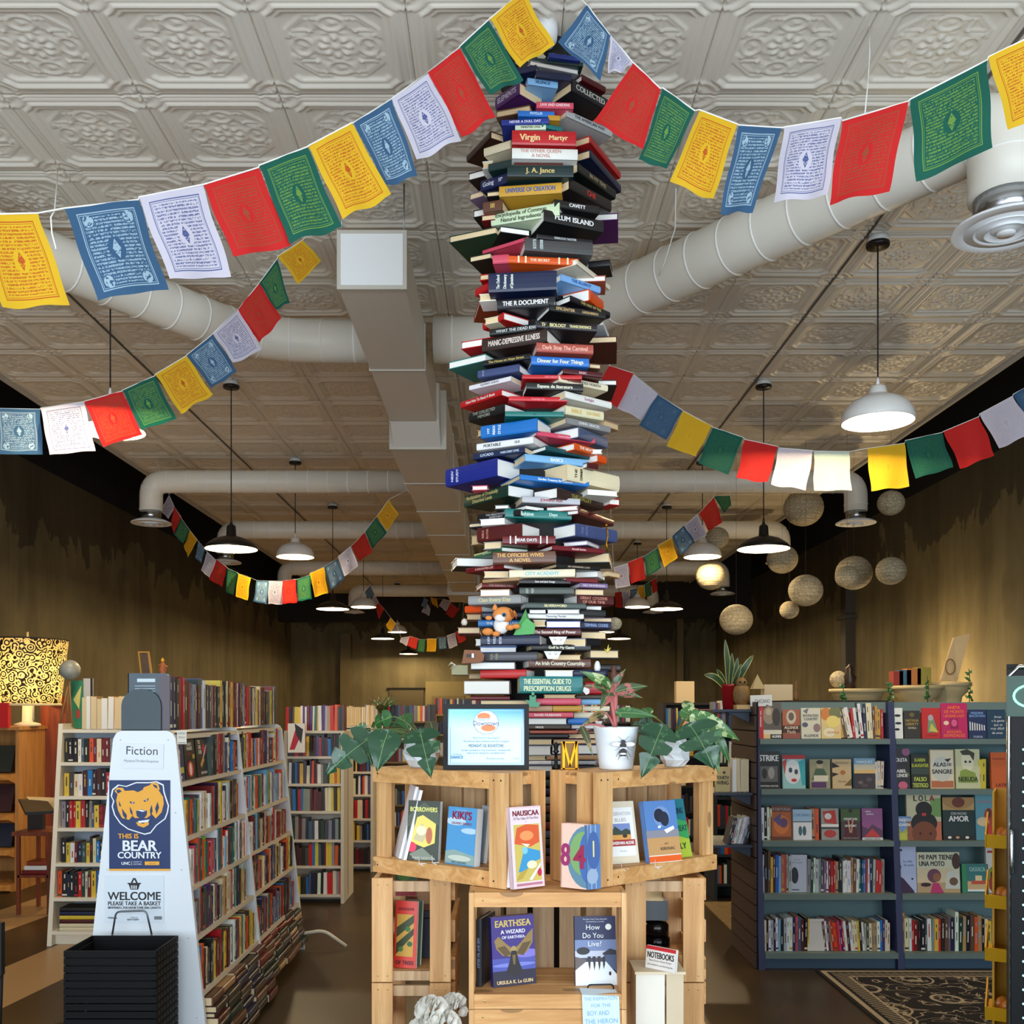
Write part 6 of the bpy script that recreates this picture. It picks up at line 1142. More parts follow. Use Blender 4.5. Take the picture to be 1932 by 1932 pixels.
# ---- stack of black shopping baskets with a wire handle
BKT = M((5, 6, 8), .6); BR = M((9, 10, 12), .5)
for m_ in (BKT, BR): m_.node_tree.nodes['Principled BSDF'].inputs['Specular IOR Level'].default_value = .22
YB, W0, D0 = 3.93, .37, .27; xl = P(120, 0, YB).x+.0; zt = .585
for i in range(18):
    z = zt-.0305*i; s_ = 1-.0002*i
    if z < .03: break
    r = thing('shopping_basket', ('top black plastic shopping basket of the stack by white bookcase' if i == 0 else 'black shopping basket in the stack below the top one'), 'shopping basket', (xl+W0/2, YB+D0/2, z), None if i == 0 else 'baskets of the stack')
    b = MB(); t = .006; x0, x1, y0, y1 = xl, xl+W0, YB, YB+D0
    for lo, hi in (((x0, y0, z-.026), (x1, y0+t, z)), ((x0, y1-t, z-.026), (x1, y1, z)), ((x0, y0+t, z-.026), (x0+t, y1-t, z)), ((x1-t, y0+t, z-.026), (x1, y1-t, z))): b.box(lo, hi, BKT)
    b.build('rim', r)
    if i == 0:
        b = MB(); g_ = .012
        for lo, hi in (((x0+g_, y0+g_, z-.2), (x1-g_, y0+g_+.003, z-.02)), ((x0+g_, y1-g_-.003, z-.2), (x1-g_, y1-g_, z-.02)), ((x0+g_, y0+g_, z-.2), (x0+g_+.003, y1-g_, z-.02)), ((x1-g_-.003, y0+g_, z-.2), (x1-g_, y1-g_, z-.02)), ((x0+g_, y0+g_, z-.2), (x1-g_, y1-g_, z-.197))): b.box(lo, hi, BKT)
        b.build('basket_body', r)
    b = MB()
    for q in (.018,): b.box((x0+.02, y0-.0012, z-q), (x1-.02, y0, z-q+.003), BR)
    for j in range(7): yy = y0+.02+j*.034; b.box((x1, yy, z-.020), (x1+.0015, yy+.026, z-.006), BR)
    b.build('molded_rib', r)
b = MB(); b.tube(fillet([P(212, 1762, 4.22), P(219, 1720, 4.22), P(276, 1718, 4.22), P(286, 1762, 4.22)], .02, 5), .0042, M((110, 114, 118), .35, .8), 8)
b.tube([P(212, 1762, 4.22), (P(210, 0, 4.22).x, 4.22, .02)], .0042, M((110, 114, 118), .35, .8), 8); b.tube([P(286, 1762, 4.22), (P(288, 0, 4.22).x, 4.22, .02)], .0042, M((110, 114, 118), .35, .8), 8); tag(b.build('wire_stand'), 'grey bent wire stand rising behind the black baskets', 'stand')

# ---- second white bookcase behind, facing the camera
root = thing('bookcase', 'white leaning bookcase facing forward left of the fiction sign', 'bookcase', (-2.4, 6.55, 0)); yf = lambda z: 6.44+.17*z/1.45
for x in (-3.0, -1.92):
    b = MB(); b.prism([(x, yf(0), 0), (x, 6.86, 0), (x, 6.80, 1.46), (x, yf(1.45), 1.46)], (.03, 0, 0), CREAMW); b.build('side_panel', root)
for z in (1.42, 1.20, .975, .765, .535, .31, .095): b = MB(); b.box((-2.97, yf(z), z-.022), (-1.92, 6.8, z), CREAMW); b.build('shelf', root)
b = MB(); b.box((-2.97, 6.79, .02), (-1.92, 6.81, 1.4), M((176, 186, 198), .6)); b.build('back_panel', root); b = MB(); b.box((-2.97, 6.5, 0), (-1.92, 6.51, .08), CREAMW); b.build('kick_board', root)
row('top of white bookcase behind Fiction sign', (-2.84, 6.60, 1.42), (1, 0, 0), (0, -1, 0), .85, (.205, .225), .12, (.022, .045), 'page', 9, fore=True, seq=['cream', 'white', 'tan', 'cream', 'cream', 'gold', 'white', 'cream', 'cream', 'white', 'tan', 'cream'])
for i, z in enumerate((1.20, .975, .765, .535, .31)): row('%s shelf, white case left of Fiction sign' % nm[i], (-2.96+.01*(i % 2), yf(z)+.03, z), (1, 0, 0), (0, -1, 0), .62, (.13, .18), .13, (.018, .036), 'dark', 300+i)
for i in range(6):
    t = .026; z = .095+i*t; c = ['cream', 'cream', 'maroon', 'yellow', 'navy', 'black'][i]; X = frame(Vector((-2.80, yf(.1)+.0, z)), Vector((1, 0, 0)), Vector((0, 1, 0)), UP)
    b = MB(); book_cover(b, X, .24, .15, t-.001, bm(CN[c])); book_pages(b, X, .24, .15, t-.001, PAGEC); tag(b.build('book'), '%s book lying in the bottom pile, %s from below, leftmost white bookcase' % (c, ('first', 'second', 'third', 'fourth', 'fifth', 'sixth')[i]), 'book', 'flat pile at the bottom left')
faceout_y = yf(1.2)
# globe, cards and small things on top of / behind that case
r = thing('globe', 'small pale desk globe on a wooden tripod at left', 'globe', P(132, 1372, 6.7)); b = MB(); b.ball(P(132, 1264, 6.7), 19/F*6.7, M((140, 142, 134), .4, var=.25, scale=9), 24); b.build('globe_ball', r)
b = MB(); T0 = P(130, 1284, 6.7)
for x, y in ((112, 1372), (137, 1372), (126, 1374)): b.tube([T0, P(x, y, 6.7+(.06 if x == 126 else 0))], .006, M((150, 110, 60), .5), 6)
b.build('tripod', r)
def slab(name, label, cat, x0, y0, x1, y1, Y, t, col, shapes=(), lean=.0):
    a = P(x0, y1, Y); W = (x1-x0)/F*Y; H = (y1-y0)/F*Y; r = thing(name, label, cat, a); v = Vector((0, math.sin(lean), math.cos(lean))); n = Vector((1, 0, 0)).cross(v).normalized(); X = frame(a, Vector((1, 0, 0)), v, n)
    b = MB(); b.box((0, 0, -t), (W, H, 0), M(col, .5), X); b.build('board', r)
    if shapes: decal(r, a, Vector((1, 0, 0)), v, n, W, H, shapes, 'picture')
    return r
slab('card', 'green picture card standing behind the cream page edges', 'card', 134, 1284, 156, 1374, 6.77, .01, (40, 120, 84), [('p', [(.2, .6), (.9, .9), (.7, .4)], (206, 196, 110)), ('e', .6, .3, .2, .1, (170, 60, 40))])
slab('card', 'grey white booklet with black edge beside the green card', 'card', 157, 1280, 175, 1374, 6.785, .012, (190, 186, 180), [('r', .75, 0, 1, 1, (30, 28, 30))])
b = MB(); b.box(tuple(P(76, 1640, 8.9)), tuple(P(134, 1314, 9.0)), CHERRY); tag(b.build('wooden_cabinet'), 'reddish brown wooden panel cabinet between oak shelf and white case', 'cabinet')
# reading stand with open book and small table
r = thing('reading_stand', 'dark reading stand carrying an open book on small table', 'book stand', P(72, 1600, 7.6)); b = MB(); b.prism([P(35, 1512, 7.5), P(90, 1516, 7.5), P(104, 1535, 6.7), P(48, 1538, 6.7)], (0, 0, .02), M((30, 26, 26), .5)); b.box(tuple(P(52, 1566, 7.55)), tuple(P(86, 1530, 7.6)), M((40, 26, 22), .5)); b.build('stand', r)
b = MB(); b.prism([P(50, 1508, 7.6), P(110, 1510, 7.5), P(100, 1536, 7.28), P(60, 1520, 7.35)], (0, 0, .02), PAGEC); tag(b.build('open_book'), 'open book with cream pages lying on dark reading stand', 'book')
r = thing('side_table', 'small brown wooden table with books beneath the reading stand', 'table', (-3.55, 7.7, 0)); b = MB(); a, c = P(34, 1568, 7.5), P(106, 1568, 7.5); b.box((a.x, 7.4, .60), (c.x, 7.8, .63), CHERRY); b.build('tabletop', r)
b = MB(); b.box((a.x+.03, 7.43, .28), (c.x-.03, 7.77, .30), CHERRY); b.build('lower_shelf', r)
for x in (a.x+.02, c.x-.04):
    for y in (7.43, 7.75): b = MB(); b.box((x, y, 0), (x+.025, y+.025, .60), CHERRY); b.build('leg', r)
for i, c_ in enumerate(('dark red', 'white', 'rust')):
    b = MB(); X = frame(Vector((-3.55+.02*i, 7.45, .30+i*.035)), Vector((1, 0, 0)), Vector((0, 1, 0)), UP); book_cover(b, X, .22, .15, .033, bm(CN[c_])); book_pages(b, X, .22, .15, .033, PAGEC); tag(b.build('book'), '%s book on the lower shelf of the small brown table' % c_, 'book')
# ---- oak shelf and big patterned lamp
r = thing('oak_bookcase', 'light oak display bookcase cut by the left photo edge', 'bookcase', (-4.7, 8.6, 0)); b = MB(); b.prism([(-4.19, 8.4, 0), (-4.19, 8.9, 0), (-4.19, 8.9, 1.40), (-4.19, 8.42, 1.40)], (.03, 0, 0), OAK); b.build('side_panel', r)
b = MB(); b.box((-5.15, 8.88, 0), (-4.19, 8.9, 1.40), OAK); b.build('back_panel', r); b = MB(); b.box((-5.15, 8.38, 1.38), (-4.14, 8.92, 1.41), OAK); b.build('top_board', r)
for z in (1.02, .68, .38, .08): b = MB(); b.prism([(-5.15, 8.3, z-.06), (-5.15, 8.42, z-.10), (-5.15, 8.85, z), (-5.15, 8.85, z+.02), (-5.15, 8.34, z-.02)], (.96, 0, 0), OAK); b.build('shelf', r)
for i, z in enumerate((1.02, .68, .38)):
    for j in range(2): b = MB(); X = frame(Vector((-4.55+j*.22, 8.42, z)), Vector((1, 0, 0)), Vector((0, .35, .93)).normalized(), Vector((0, .93, -.35))); b.box((-.1, 0, 0), (.1, .24, .02), M([(40, 44, 40), (60, 30, 34), (34, 40, 60)][i], .5, var=.1, scale=30), X); tag(b.build('book'), '%s book leaning on %s oak shelf, %s' % (('dark', 'maroon', 'navy')[i], ('upper', 'middle', 'lower')[i], ('left', 'right')[j]), 'book')
slab('book', 'bright red book standing on the oak bookcase under lamp', 'book', -10, 1326, 15, 1373, 8.35, .05, (196, 20, 28))
def shademat():
    g = NT('patterned_shade'); v = g.n('TexVoronoi'); g.l(g.co('Object'), v.inputs['Vector']); v.inputs['Scale'].default_value = 17
    a = g.ma('FRACT', g.ma('MULTIPLY', v.outputs['Distance'], 3.2)); n = g.noise(g.co('Object'), 30, 3, .6)
    f = g.ma('MULTIPLY', g.ma('LESS_THAN', a, .55), g.ma('GREATER_THAN', n, .40)); col = g.mix(f, (232, 206, 140), (26, 20, 10))
    g.l(col, g.b.inputs['Base Color']); tr = g.n('BsdfTranslucent'); g.l(col, tr.inputs[0]); mx = g.n('MixShader'); mx.inputs[0].default_value = .6; g.l(g.b.outputs[0], mx.inputs[1]); g.l(tr.outputs[0], mx.inputs[2])
    out = [x for x in g.t.nodes if x.type == 'OUTPUT_MATERIAL'][0]; g.l(mx.outputs[0], out.inputs[0]); return g.m
r = thing('table_lamp', 'large lit table lamp with black patterned yellow drum shade', 'lamp', (-4.13, 8.62, 1.41)); cx, cy = P(36, 0, 8.5).x, 8.65
b = MB(); z0, z1_ = 1.60, 2.17; b.lathe((cx, cy, 0), [(.27, z0), (.335, z1_)], shademat(), 48, cap=False); b.build('lamp_shade', r)
b = MB(); b.tube([(cx+.27*math.cos(t*PI/18), cy+.27*math.sin(t*PI/18), z0) for t in range(37)], .012, M((236, 220, 170), .5), 6, False); b.tube([(cx+.335*math.cos(t*PI/18), cy+.335*math.sin(t*PI/18), z1_) for t in range(37)], .007, M((30, 24, 16), .5), 6, False); b.build('shade_rim', r)
b = MB(); b.lathe((cx, cy, 0), [(.11, 1.41), (.11, 1.43), (.045, 1.45), (.04, 1.68), (.012, 1.70), (.012, 1.80)], M((226, 216, 180), .4), 20); b.build('base', r)
b = MB(); b.ball((cx, cy, 1.88), .05, M((255, 214, 150), .4, emit=12), 14); b.build('bulb', r); b = MB(); b.tube([(cx+.1, cy-.1, 1.60), (cx+.1, cy-.1, 1.46)], .008, M((226, 216, 190), .5), 6); b.build('pull_chain', r); b = MB(); b.tube([(cx, cy, 2.15), (cx, cy, 2.24)], .010, M((226, 206, 140), .4), 6); b.build('finial', r)
l = bpy.data.lights.new('table_lamp_light', 'POINT'); l.energy = 26; l.color = (1, .74, .42); l.shadow_soft_size = .07; lo = bpy.data.objects.new('table_lamp_light', l); COL.objects.link(lo); lo.parent = r; lo.location = Vector((cx, cy, 1.88))-WP[r]
# picture and statuette on a wooden shelf behind the books
b = MB(); b.box(tuple(P(262, 1290, 6.9)), tuple(P(346, 1277, 7.2)), CHERRY); tag(b.build('wooden_board'), 'brown wooden board under gilt picture and statuette at left', 'board')
b = MB(); b.box((P(262, 0, 6.95).x, 6.95, 0), (P(346, 0, 6.95).x, 7.15, P(0, 1290, 6.95).z), M((60, 40, 30), .6)); tag(b.build('tall_cabinet'), 'dark narrow cabinet mostly hidden behind the fiction bookcase', 'cabinet')
r = thing('picture_frame', 'gilt framed portrait leaning on the brown board at left', 'framed picture', P(272, 1278, 7.0)); a = P(266, 1278, 7.0); X = frame(a, Vector((1, 0, 0)), Vector((-.16, .10, 1)).normalized(), Vector((0, -1, .1)).normalized())
W, H = .082, .19; b = MB(); gm = M((176, 130, 60), .35, .5)
for lo, hi in (((0, 0, -.01), (.012, H, .004)), ((W-.012, 0, -.01), (W, H, .004)), ((.012, 0, -.01), (W-.012, .012, .004)), ((.012, H-.012, -.01), (W-.012, H, .004))): b.box(lo, hi, gm, X)
b.build('frame', r); b = MB(); b.box((.012, .012, -.008), (W-.012, H-.012, -.003), M((70, 52, 36), .5, var=.4, scale=30), X); b.build('picture', r)
b = MB(); c = P(307, 1278, 7.0); b.lathe(c, [(.05, 0), (.05, .012), (.03, .02), (.018, .03), (.028, .055), (.018, .08), (.016, .10), (.0001, .115)], M((150, 84, 50), .6), 14); b.tube([c+Vector((-.03, 0, .085)), c+Vector((.0, 0, .09)), c+Vector((.035, 0, .075))], .006, M((180, 110, 60), .6), 6); b.lathe(c+Vector((0, 0, .11)), [(.01, 0), (.014, .012), (.0001, .032)], M((214, 160, 40), .5), 10); tag(b.build('statuette'), 'small orange and gold dancing statuette on brown board', 'statuette')
# ---- middle distance white cases and the books on them
STF = []
def farcase(name, label, x0, x1, yfr, zt, levels, depth=.5, open_='front', m=SH, seed=1, toprow=None, pal='dark', htop=.2, backm=None):
    root = thing(name, label, 'bookcase', ((x0+x1)/2, yfr+depth/2, 0)); b = MB()
    for x in (x0, x1-.025): b = MB(); b.box((x, yfr, 0), (x+.025, yfr+depth, zt), m); b.build('side_panel', root)
    for z in list(levels)+[zt]: b = MB(); b.box((x0+.025, yfr+.01, z-.02), (x1-.025, yfr+depth, z), m); b.build('shelf', root)
    b = MB(); b.box((x0, yfr+.2, .0), (x1, yfr+.215, zt-.02), backm or m); b.build('back_panel', root)
    for i, z in enumerate(levels): row('far', (x0+.03, yfr+.03, z), (1, 0, 0), (0, -1, 0), x1-x0-.06, (.14, .19), .13, (.014, .032), pal, seed+i, stuff=stuffmb)
    if toprow: row('far', (x0, yfr+.05, zt), (1, 0, 0), (0, -1, 0), x1-x0, (htop-.02, htop), .14, (.014, .03), toprow, seed+50, fore=toprow == 'page', stuff=stuffmb)
farcase('bookcase', 'white bookcase end seen past the fiction case, book ends facing aisle', -1.76, -1.28, 7.86, 1.385, (1.18, .96, .74, .51, .30, .07), seed=400, toprow='mix', htop=.21)
farcase('bookcase', 'third white bookcase behind with page edges on top', -1.56, -1.25, 9.4, 1.40, (1.18, .96, .74, .51, .30, .07), seed=430, toprow='page')
farcase('bookcase', 'distant bookcase with dark paperbacks below the spiky plant', -1.62, -.80, 11.4, 1.42, (1.2, .95, .7, .45, .2), seed=460, toprow='dark', m=M((120, 100, 66), .6))
farcase('bookcase', 'pale wooden bookcase behind the certificate', -.86, -.10, 12.2, 1.50, (1.25, .98, .7, .42, .15), seed=480, toprow='dark', m=M((176, 150, 100), .6))
row('far', (-2.05, 7.5, 1.385), (1, 0, 0), (0, -1, 0), .28, (.19, .21), .14, (.02, .03), 'mix', 512, stuff=stuffmb)
slab('hardback_display', 'red and black face out novel at the white case corner', 'book', 543, 1365, 575, 1420, 7.7, .03, (226, 222, 214), [('p', [(.1, .1), (.5, .9), (.7, .5), (.4, .1)], (180, 20, 40)), ('p', [(.4, 1), (.9, .8), (.8, .3), (.5, .6)], (24, 20, 24))])
# spiky plant
c = P(720, 1345, 11.3); b = MB(); rnd = random.Random(5)
for i in range(26):
    an = rnd.uniform(0, 2*PI); h = rnd.uniform(.10, .22); d = Vector((math.cos(an), math.sin(an), 0)); leaf(b, c, c+d*rnd.uniform(.08, .22)+UP*h, .012, LM['m' if i % 3 else 'o'], 0, bend=.2, vein=False)
tag(b.build('spiky_plant'), 'spiky dark leaved plant on the distant bookcase left', 'plant')
# ================================================================ BLUE BOOKCASE ON THE RIGHT
NAVY = M((46, 52, 92), .5, var=.04, scale=8); TEAL = M((96, 128, 132), .55, var=.04, scale=6); TEAL2 = M((104, 122, 118), .5)
root = thing('bookcase', 'teal and navy double bay bookcase on the right facing forward', 'bookcase', (2.4, 6.1, 0)); yb = lambda z: 5.85+.16*z/1.6
for x in (1.525, 2.355, 3.19): b = MB(); b.prism([(x, 5.85, 0), (x, 6.5, 0), (x, 6.4, 1.6), (x, yb(1.6), 1.6)], (.038, 0, 0), NAVY); b.build('upright', root)
LV = (1.375, 1.07, .76, .445, .10)
for x0, x1 in ((1.563, 2.355), (2.393, 3.19)):
    for z in LV: b = MB(); b.box((x0, yb(z)-.015, z-.032), (x1, yb(z)+.22, z), TEAL2); b.build('shelf', root)
    b = MB(); b.prism([(x0, yb(0)+.22, .02), (x0, yb(0)+.235, .02), (x0, yb(1.6)+.235, 1.585), (x0, yb(1.6)+.22, 1.585)], (x1-x0, 0, 0), TEAL); b.build('back_panel', root)
    b = MB(); b.box((x0, yb(0)+.04, .0), (x1, yb(0)+.055, .068), M((60, 86, 110), .5)); b.build('kick_board', root)
    b = MB(); b.box((x0, yb(1.6)+.03, 1.535), (x1, yb(1.6)+.045, 1.6), TEAL2); b.build('header_rail', root)
# brown planked end and its bracket shelves
SL = M((64, 46, 42), .6, var=.08, scale=12); r = thing('slat_panel', 'dark brown slatted end panel on the left of teal bookcase', 'panel', (1.51, 6.2, 0))
for i in range(17):
    z = i*.095; b = MB(); b.box((1.505, 5.88, z+.004), (1.522, 6.48, min(z+.091, 1.6)), SL); b.build('plank', r)
b = MB(); b.box((1.518, 5.87, 0), (1.5245, 6.48, 1.6), BLACK); b.build('backing', r)
BS = M((44, 56, 76), .5)
brs = []
for z, y0, y1, lab in ((1.555, 5.95, 6.42, 'top'), (1.05, 5.92, 6.38, 'middle'), (.735, 5.92, 6.38, 'lower')):
    r = thing('bracket_shelf', '%s little dark bracket shelf on brown slatted panel' % lab, 'shelf', (1.4, y0, z)); b = MB(); b.box((1.27, y0, z-.014), (1.504, y1, z), BS); b.build('board', r)
    b = MB(); b.prism([(1.504, y0+.05, z-.014), (1.504, y0+.05, z-.08), (1.36, y0+.05, z-.014)], (0, .01, 0), BS); b.build('bracket', r)
z = 1.555; YP = 6.1
def redpot(b): b.lathe((1.405, YP, z), [(.040, 0), (.052, .14), (.056, .142), (.056, .155), (.046, .155), (.044, .14)], M((150, 20, 28), .35), 24)
r = thing('snake_plant', 'tall snake plant with yellow edged leaves in red pot', 'plant', (1.405, YP, z)); b = MB(); redpot(b); b.build('pot', r)
c = Vector((1.405, YP, z+.14)); SG = M((52, 78, 46), .4, var=.15, scale=30); SE = M((186, 186, 110), .4)
for (tx, ty), w, dx in (((1368, 1206), 11, 0), ((1381, 1232), 10, .01), ((1392, 1240), 9, .02), ((1421, 1236), 12, .03), ((1328, 1273), 13, -.03), ((1352, 1262), 9, -.02), ((1399, 1252), 9, .02)):
    A = c+Vector((dx, random.uniform(-.01, .01), 0)); T = P(tx, ty, YP-.05); d = T-A; L = d.length; d.normalize(); s_ = d.cross(Vector((0, -1, .1))).normalized(); rows_ = []
    for i in range(13):
        t = i/12; ww = w/F*YP*.5*min(1, .75+t)*(1-t**5)+.0005; p = A+d*L*t+Vector((0, -.03, .02))*math.sin(PI*t)*(1 if abs(dx) > .02 else .3); rows_.append([p-s_*ww, p-s_*ww*.78, p, p+s_*ww*.78, p+s_*ww])
    vs = [p for q in rows_ for p in q]; b = MB()
    b.add(vs, [(k_*5+j, k_*5+j+1, k_*5+6+j, k_*5+5+j) for k_ in range(12) for j in (1, 2)], SG, True); b.add(vs, [(k_*5+j, k_*5+j+1, k_*5+6+j, k_*5+5+j) for k_ in range(12) for j in (0, 3)], SE, True); b.build('leaf', r)
r = thing('owl_figurine', 'brown carved owl figurine beside the red pot', 'figurine', (1.475, 6.02, 1.565)); OW = M((120, 92, 54), .7, var=.35, scale=60); b = MB(); q = Vector((1.462, 6.03, 1.585))
b.lathe(q, [(.035, 0), (.048, .03), (.052, .07), (.044, .11), (.0001, .13)], OW, 20); b.build('body', r); b = MB(); b.ball(q+Vector((0, 0, .132)), .036, OW, 18); b.build('head', r)
for s_ in (-1, 1): b = MB(); b.ball(q+Vector((s_*.013, -.033, .137)), .007, M((20, 16, 10), .2), 10); b.build('eye', r)
b = MB(); b.lathe(q+Vector((0, -.036, .125)), [(.004, .006), (.0001, -.008)], M((60, 46, 26), .5), 8); b.build('beak', r)
b = MB(); b.box((1.42, 5.97, 1.556), (1.503, 6.09, 1.583), M((190, 160, 110), .6)); tag(b.build('book'), 'tan book lying flat beneath the carved owl', 'book')
slab('book', 'gold book lettered FOURTH WING on middle bracket shelf', 'book', 1350, 1447, 1377, 1500, 6.0, .03, (196, 176, 120), [('t', .5, .62, .12, .85, 'FOURTH', (40, 34, 24)), ('t', .5, .44, .14, .85, 'WING', (40, 34, 24)), ('e', .6, .8, .1, .05, (60, 50, 30))])
row('middle bracket shelf of slatted panel', (1.395, 5.97, 1.05), (1, 0, 0), (0, -1, 0), .10, (.20, .205), .14, (.022, .03), 'page', 62, fore=True, seq=['white', 'white', 'silver', 'white'])
row('lower bracket shelf of slatted panel', (1.36, 5.97, .735), (1, 0, 0), (0, -1, 0), .13, (.15, .18), .14, (.010, .016), 'mix', 63, leans=(.25,), seq=['dark grey', 'black', 'silver', 'white', 'silver', 'white', 'silver'])
card('shelf_label', 'white handwritten CHICANO sign at top left of teal bookcase', 'sign', 1416, 1312, 1457, 1333, 5.93, (226, 224, 220), [('T', .55, .45, .34, .7, 'CHICANO', (60, 60, 70)), ('p', [(.72, .12), (.9, .05), (.72, 0)], (40, 40, 44))], skew=.03)
# ---- covers facing out
def fo(label, x0, x1, ytop, lvl, col, shapes, t=.02, dy=.0, spine=None):
    z = LV[lvl]; Y = yb(z)+.035+dy; yb_px = VY-(z-EYE)*F/Y
    return faceout(label, (x0, yb_px), (x1, yb_px), Y, Y, yb_px-ytop, t, col, shapes, zb=z+.001, lean=.07, group='face out books on the teal bookcase')
DK = (30, 26, 28); WHT = (236, 234, 230)
fo('sepia photo novel with white band, first on top teal shelf', 1436, 1475, 1326, 0, (90, 78, 64), [('e', .4, .65, .3, .25, (150, 136, 116)), ('e', .38, .75, .14, .1, (190, 172, 148)), ('e', .75, .6, .2, .25, (60, 50, 42)), ('r', 0, 0, 1, .12, DK), ('r', 0, .12, 1, .24, (220, 214, 196)), ('r', 0, 0, .45, .12, (230, 190, 130)), ('t', .75, .06, .07, .45, 'ALLENDE', WHT)])
fo('rust cover with small round portrait, top teal shelf', 1477, 1510, 1339, 0, (150, 70, 46), [('r', 0, .45, 1, 1, (170, 96, 66)), ('e', .5, .74, .28, .24, (200, 190, 170)), ('e', .5, .76, .16, .14, (110, 90, 74)), ('r', 0, .2, 1, .45, (70, 34, 24)), ('t', .5, .38, .09, .8, 'ALLENDE', (226, 206, 180)), ('T', .5, .24, .12, .5, 'Paula', (232, 214, 190))])
fo('cream patterned cover lettered COUNTRY on top teal shelf', 1512, 1549, 1336, 0, (216, 208, 188), [('p', [(.1, .9), (.4, 1), (.3, .8)], (120, 116, 130)), ('e', .2, .45, .15, .08, (90, 92, 110)), ('e', .8, .35, .18, .14, (150, 120, 120)), ('t', .5, .75, .08, .8, 'INVENTED', (110, 104, 100)), ('t', .5, .64, .08, .7, 'COUNTRY', (110, 104, 100)), ('t', .5, .1, .08, .8, 'ALLENDE', (100, 96, 110))])
fo('yellow flower cover, last face out book of top teal shelf', 1550, 1587, 1336, 0, (226, 196, 130), [('e', .25, .8, .3, .2, (214, 130, 60)), ('e', .75, .85, .35, .2, (120, 124, 80)), ('e', .6, .55, .35, .2, (240, 216, 120)), ('e', .4, .2, .3, .15, (240, 226, 190)), ('t', .6, .2, .07, .6, 'NOVELA', (200, 130, 70))])
row('top shelf, left bay of teal bookcase', (P(1592, 0, 5.99).x, 6.03, LV[0]), (1, 0, 0), (0, -1, 0), P(1672, 0, 5.99).x-P(1592, 0, 5.99).x, (.18, .225), .14, (.013, .022), 'mix', 21, leans=(-.20, -.12, -.06, -.02), seq=['gold', 'brown', 'cream', 'white', 'red', 'white', 'black', 'white', 'navy', 'cream', 'cream', 'brown', 'gold', 'gold', 'red'])
row('far left of top teal shelf', (1.565, 6.0, LV[0]), (1, 0, 0), (0, -1, 0), .03, (.19, .2), .14, (.02, .03), 'mix', 22, seq=['red'])
fo('black cover lettered STRIKE with old crowd photo', 1430, 1473, 1418, 1, (26, 24, 26), [('t', .5, .82, .16, .86, 'STRIKE', WHT), ('r', .08, .18, .88, .60, (96, 94, 94)), ('e', .3, .4, .12, .14, (40, 38, 40)), ('e', .6, .42, .14, .16, (150, 146, 144)), ('T', .5, .07, .05, .8, 'ANTONIA PASTOR', WHT)])
fo('pale blue comic cover with white face and red band', 1477, 1520, 1425, 1, (150, 196, 200), [('r', 0, .88, 1, 1, (186, 50, 56)), ('e', .45, .5, .36, .36, (226, 230, 232)), ('e', .35, .55, .08, .08, (60, 70, 90)), ('e', .6, .5, .08, .08, (60, 70, 90)), ('p', [(.7, .8), (1, .9), (1, .1), (.85, .1)], (60, 170, 180)), ('e', .5, .25, .12, .05, (200, 50, 60)), ('p', [(.0, .8), (.2, .9), (.1, .4)], (196, 70, 60))])
fo('olive cover with drawn man and purple label', 1528, 1567, 1433, 1, (150, 146, 110), [('e', .5, .82, .16, .12, (190, 170, 140)), ('e', .5, .9, .17, .07, DK), ('p', [(.1, .3), (.3, .68), (.7, .68), (.95, .3)], (70, 96, 70)), ('r', .2, .25, .9, .45, (226, 214, 190)), ('r', .08, .03, .8, .22, (90, 50, 100))])
fo('golden cover with black leaves beside the olive one', 1571, 1607, 1433, 1, (202, 176, 126), [('p', [(0, .9), (.4, .75), (0, .7)], DK), ('p', [(0, .55), (.35, .5), (0, .4)], DK), ('e', .55, .55, .14, .08, (180, 110, 50)), ('p', [(.6, .1), (1, .35), (1, .1)], (120, 90, 40)), ('T', .5, .88, .07, .8, 'MANDALA', (90, 70, 40)), ('T', .5, .25, .08, .6, 'Novel', (140, 90, 60))])
fo('blue sky and dark landscape cover, second teal shelf', 1612, 1652, 1431, 1, (120, 160, 190), [('r', 0, .62, 1, .8, (206, 196, 170)), ('r', 0, .50, 1, .62, (226, 186, 120)), ('r', 0, 0, 1, .50, (62, 50, 56)), ('e', .3, .2, .12, .06, (110, 96, 100)), ('e', .7, .3, .14, .07, (96, 80, 90)), ('e', .5, .1, .16, .05, (90, 70, 80)), ('t', .5, .88, .08, .9, 'MARQUEZ', (220, 230, 236))])
row('second shelf, left bay of teal bookcase', (P(1654, 0, 5.96).x, 6.0, LV[1]), (1, 0, 0), (0, -1, 0), .06, (.155, .17), .13, (.016, .022), 'page', 23, seq=['cream', 'cream', 'cream'])
row('third shelf left end, teal bookcase', (1.57, 5.97, LV[2]), (1, 0, 0), (0, -1, 0), .065, (.17, .2), .14, (.012, .02), 'mix', 24, seq=['white', 'black', 'white', 'cream', 'brown'])
fo('brown orange cover lettered TORTUGA on third teal shelf', 1455, 1495, 1521, 2, (110, 60, 44), [('r', .05, .1, .95, .82, (180, 96, 50)), ('e', .5, .45, .35, .28, (206, 120, 60)), ('e', .6, .5, .2, .14, (100, 70, 110)), ('p', [(.1, .6), (.5, .8), (.4, .4)], (90, 80, 130)), ('t', .5, .9, .08, .85, 'TORTUGA', (160, 150, 150))])
fo('white and pale blue cover with two figures, third teal shelf', 1497, 1532, 1528, 2, (226, 230, 234), [('r', 0, .62, 1, 1, (170, 200, 226)), ('t', .5, .82, .09, .9, 'CHICANAO', (110, 150, 190)), ('r', .0, .58, 1, .62, (110, 116, 130)), ('e', .38, .3, .10, .16, (70, 110, 120)), ('e', .6, .3, .10, .16, (60, 96, 110))])
